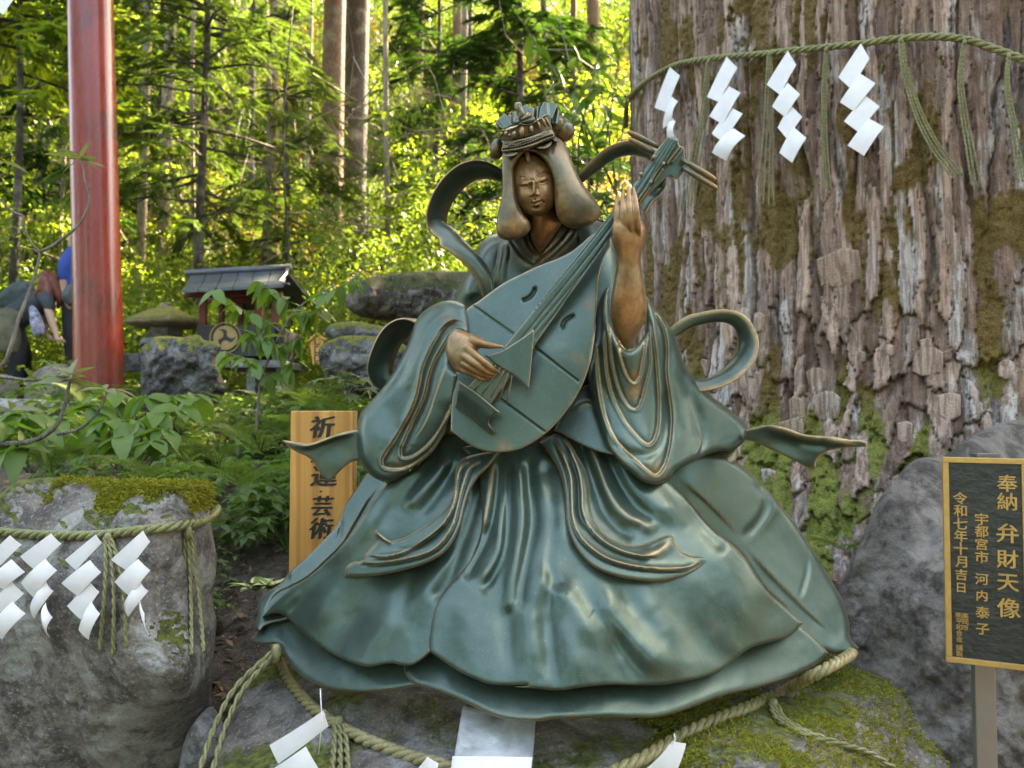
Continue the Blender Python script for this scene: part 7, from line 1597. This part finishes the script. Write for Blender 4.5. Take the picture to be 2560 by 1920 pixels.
# ferns
def frond_mesh(seed, mat=None, np_=17):
    rr = np.random.default_rng(seed); out = []
    for i in range(np_):
        u = .12+.88*i/np_; p = np.array([u, 0, .35*u-.75*u*u]); L = .24*math.sin(math.pi*(.12+.86*u))**.8
        for sg in (-1, 1):
            dd = unit(np.array([.35, sg, -.12])); npn = 7; tt = np.linspace(.08, 1, npn)[:,None]; bp = p+dd*L*tt
            for s2 in (-1, 1):
                d2 = unit(np.array([.9, 0, 0])*s2+dd*.6+rr.normal(0, .06, (npn, 3))); LL = L*.20*(1.15-tt[:,0]); out.append(kites(bp, d2, np.tile([0,0,1.], (npn, 1)), LL, LL*.36))
    V = np.vstack(out); return kmesh('frond', V, mat or M['fern'])
FM = [frond_mesh(s) for s in range(4)]
def fern(label, p, n, L, group=None, up=.5, az0=-3.3, spread=3.5):
    e = empty('fern', tuple(p), label, 'fern', group)
    for k in range(n):
        a = az0+spread*k/n+rf.normal(0, .2); d = Vector((math.cos(a), math.sin(a), up+rf.normal(0, .12))); s = L*rf.uniform(.75, 1.15); link('frond', FM[k % 4], e, loc=(0,0,0), rot=orient(d), scale=(s, s, s))
    return e
fern('lacy fern with arching fronds left of the wooden prayer board', cpt('G', 1400, 1440, 2.2), 9, .24, up=.7)
fern('fern in the gap just above the left end of the prayer board', cpt('G', 1250, 1300, 2.5), 7, .22, up=.8)
fern('fern behind the moss cap of the standing stone', cpt('G', 860, 1400, 2.0), 7, .20, up=.6)
fern('low fern at the right above the second stone block', cpt('G', 1650, 1130, 3.0), 8, .24, up=.8)
fern('small bright fern between the statue mantle and the dark boulder', cpt('J', 1215, 1520, 2.35), 6, .17, up=.7)
fern('tiny fern sprouting beside the moss at the cedar foot', cpt('J', 1150, 1420, 2.55), 5, .11, up=.8)
_fr = [(rf.uniform(450, 1850), 0, 0) for _ in range(16)]
_fr = [(x, 1330-430*u+rf.uniform(-30, 30), 2.35+1.5*u) for (x, _, _), u in zip(_fr, rf.uniform(0, 1, 16))]
for k, (x, y, d) in enumerate(_fr[:7]+[(560,1330,2.3),(1030,1250,2.5),(1150,1150,2.7),(1350,1160,2.8),(1500,1250,2.55),(1800,1010,3.0),(1990,1050,2.9),(300,1340,2.2),(1700,930,3.3),(1350,1010,3.2),(1150,1050,3.0)]):
    fern('green fern spreading on the shaded bank', cpt('G', x, y, d), 6, rf.uniform(.15, .24), 'ferns on the shaded bank', up=1.0)
# plant with lobed leaves beside the statue ribbon
def lobed(mat):
    V = [(0,0,0)]; ang = [-2.3,-1.9,-1.45,-1.0,-.62,-.3,0,.3,.62,1.0,1.45,1.9,2.3]; rad = [.42,.30,.66,.36,.85,.42,1.0,.42,.85,.36,.66,.30,.42]
    for a, r in zip(ang, rad): V.append((r*math.cos(a)*.8+.12, r*math.sin(a)*.62, -.15*r*r))
    F = [(0, i, i+1) for i in range(1, 13)]; return mesh_np('leaf', V, F, mat, False)
LB = lobed(M['herb'])
MP = empty('lobed_leaf_plant', tuple(cpt('U', 1850, 1560, 2.75)), 'plant with large lobed leaves left of the scarf loop of the statue', 'plant')
for (x, y) in [(1650,1400),(1720,1330),(1850,1400),(1890,1300),(2020,1400),(1950,1470),(1780,1480),(1600,1480),(1700,1230),(2060,1340),(1560,1350),(2100,1450),(1480,1440),(1880,1540),(1980,1330)]:
    p = cpt('U', x, y, 2.75+rf.uniform(-.08, .08)); stem(MP, [MP.location, (p+MP.location)/2+Vector((0,0,.02)), p], .0016); s = rf.uniform(.075, .11); link('leaf', LB, MP, loc=p-MP.location, rot=orient((rf.normal(0, .6), -.7, .1+rf.normal(0, .25)), rf.normal(0, .3)), scale=(s, s, s))
# variegated plant
m, t, b = mat_new('cream edged leaf'); uvz = t.nodes.new('ShaderNodeTexCoord'); sp_ = t.nodes.new('ShaderNodeSeparateXYZ'); t.links.new(uvz.outputs['Object'], sp_.inputs[0])
ab = math_(t, 'ABSOLUTE', sp_.outputs['Y']); t.links.new(ramp(t, ab, [(.08, (.10,.20,.05)), (.13, (.50,.55,.28))]), b.inputs['Base Color']); b.inputs['Roughness'].default_value = .4; M['varieg'] = m
vm = leaf_mesh('leaf', M['varieg'], .42, .3, .35); HO = empty('variegated_plant', tuple(cpt('H', 1420, 700, 1.98)), 'rosette of cream edged leaves at the foot of the prayer board', 'plant')
for k in range(16):
    a = k*2.4; s = rf.uniform(.06, .095); link('leaf', vm, HO, loc=(rf.uniform(-.03,.03), rf.uniform(-.02,.02), 0), rot=orient((math.cos(a), math.sin(a)*.8, .55+rf.normal(0,.2))), scale=(s, s, s))
# ================================================================== ground cover
def scatter(name, n, xr, yr, size, mat, seed, dens=None, hgt=.03, flat=.8, avoid=True, label=None):
    rr = np.random.default_rng(seed); x = rr.uniform(*xr, n*2); y = rr.uniform(*yr, n*2)
    q = fbm(np.c_[x*1.7, y*1.7, x*0], 3, seed)
    keep = (q > (dens if dens is not None else -9)); x, y = x[keep][:n], y[keep][:n]; k = len(x)
    b = np.c_[x, y, ground_z(x, y)+rr.uniform(0, hgt, k)**1.0]; d = unit(rr.normal(0, 1, (k, 3))*[1,1,.35]+[0,0,.25]); up = unit(rr.normal(0, flat, (k, 3))+[0,0,1]); L = size*rr.uniform(.5, 1.4, k)
    o = link(name, kmesh(name, kites(b, d, up, L, L*.5), mat)); return tag(o, kind='stuff')
def herb_mesh(sd, nl, h, L, mat):
    rr = np.random.default_rng(sd); V = []
    for i in range(nl):
        a = rr.uniform(0, 6.28); zz = h*rr.uniform(.25, 1); q = .5*h*rr.uniform(.2, 1); base = np.array([q*math.cos(a), q*math.sin(a), zz])
        n = int(rr.integers(3, 6))
        for k in range(n):
            b_ = a+(k-(n-1)/2)*.8+rr.normal(0, .15); d = unit(np.array([math.cos(b_), math.sin(b_), -.25+rr.normal(0, .25)])); LL = L*rr.uniform(.6, 1.2)
            V.append(kites(base[None], d[None], unit(np.array([[rr.normal(0,.3), rr.normal(0,.3), 1.]])), [LL], [LL*.5]))
        st_ = np.array([[0,0,0],[.0015,0,0],base+[.001,0,0],base]); V.append(st_)
    return kmesh('leaves', np.vstack(V), mat)
HM = [herb_mesh(k, 16+3*(k % 3), .10+.04*(k % 4), .030+.006*(k % 3), M[['herb','fern','herb','hydrangea'][k % 4]]) for k in range(8)]
for i in range(280):
    u = rf.uniform(0, 1); y = 2.25+3.4*u; x = rf.uniform(-.62, -.08)*y if i % 6 else rf.uniform(-.62, .1)*y
    if y < 2.7 and x > -.75: continue
    s_ = rf.uniform(.8, 1.5)*(.8+.14*y); o = link('herb', HM[i % 8], None, loc=(x, y, gz(x, y)-.01), rot=(0, 0, rf.uniform(0, 6)), scale=(s_, s_, s_)); tag(o, 'small leafy herb growing on the shaded bank', 'plant', 'small herbs on the bank')
scatter('ground_cover', 1800, (-1.6, 1.6), (1.75, 2.7), .014, M['herb'], 33, .05, .012)
scatter('fallen_leaves', 6000, (-2.4, 1.8), (1.5, 3.2), .026, M['litter'], 34, None, .010, .4)
scatter('fallen_leaves', 26000, (-14, 10), (8, 30), .13, M['litter'], 35, None, .06, .5)
scatter('ground_cover', 16000, (-12, 8), (7.5, 24), .10, M['midgreen'], 36, -.1, .35)
scatter('ground_cover', 9000, (-9, 4), (6.4, 12), .075, M['yellowgreen'], 37, -.1, .4)
scatter('grass', 2600, (1.2, 2.1), (2.0, 2.75), .05, M['yellowgreen'], 38, -.2, .05)
# pebbles and clods on the bare bank
pm = []
for k in range(3):
    mb = MB(); mb.ball((0,0,0), (1,.8,.55), 9, 6); v = np.array(mb.v); v += .22*np.stack([fbm(v*1.4+k*5, 2, 1), fbm(v*1.4+k*5, 2, 2), fbm(v*1.4+k*5, 2, 3)], 1); pm.append(mesh_np('pebble', v, mb.f, [M['st_tan'], M['greystone'], M['st_dark']][k]))
for i in range(150):
    x = rf.uniform(-1.0, -.45) if i % 3 else rf.uniform(-1.6, 1.9); y = rf.uniform(1.7, 2.7); s = rf.uniform(.006, .020)
    o = link('pebble', pm[i % 3], None, loc=(x, y, gz(x, y)), rot=(rf.uniform(0, 6), 0, rf.uniform(0, 6)), scale=(s, s, s)); tag(o, 'small pebble lying on the bare soil bank', 'pebble', 'pebbles on the soil bank')
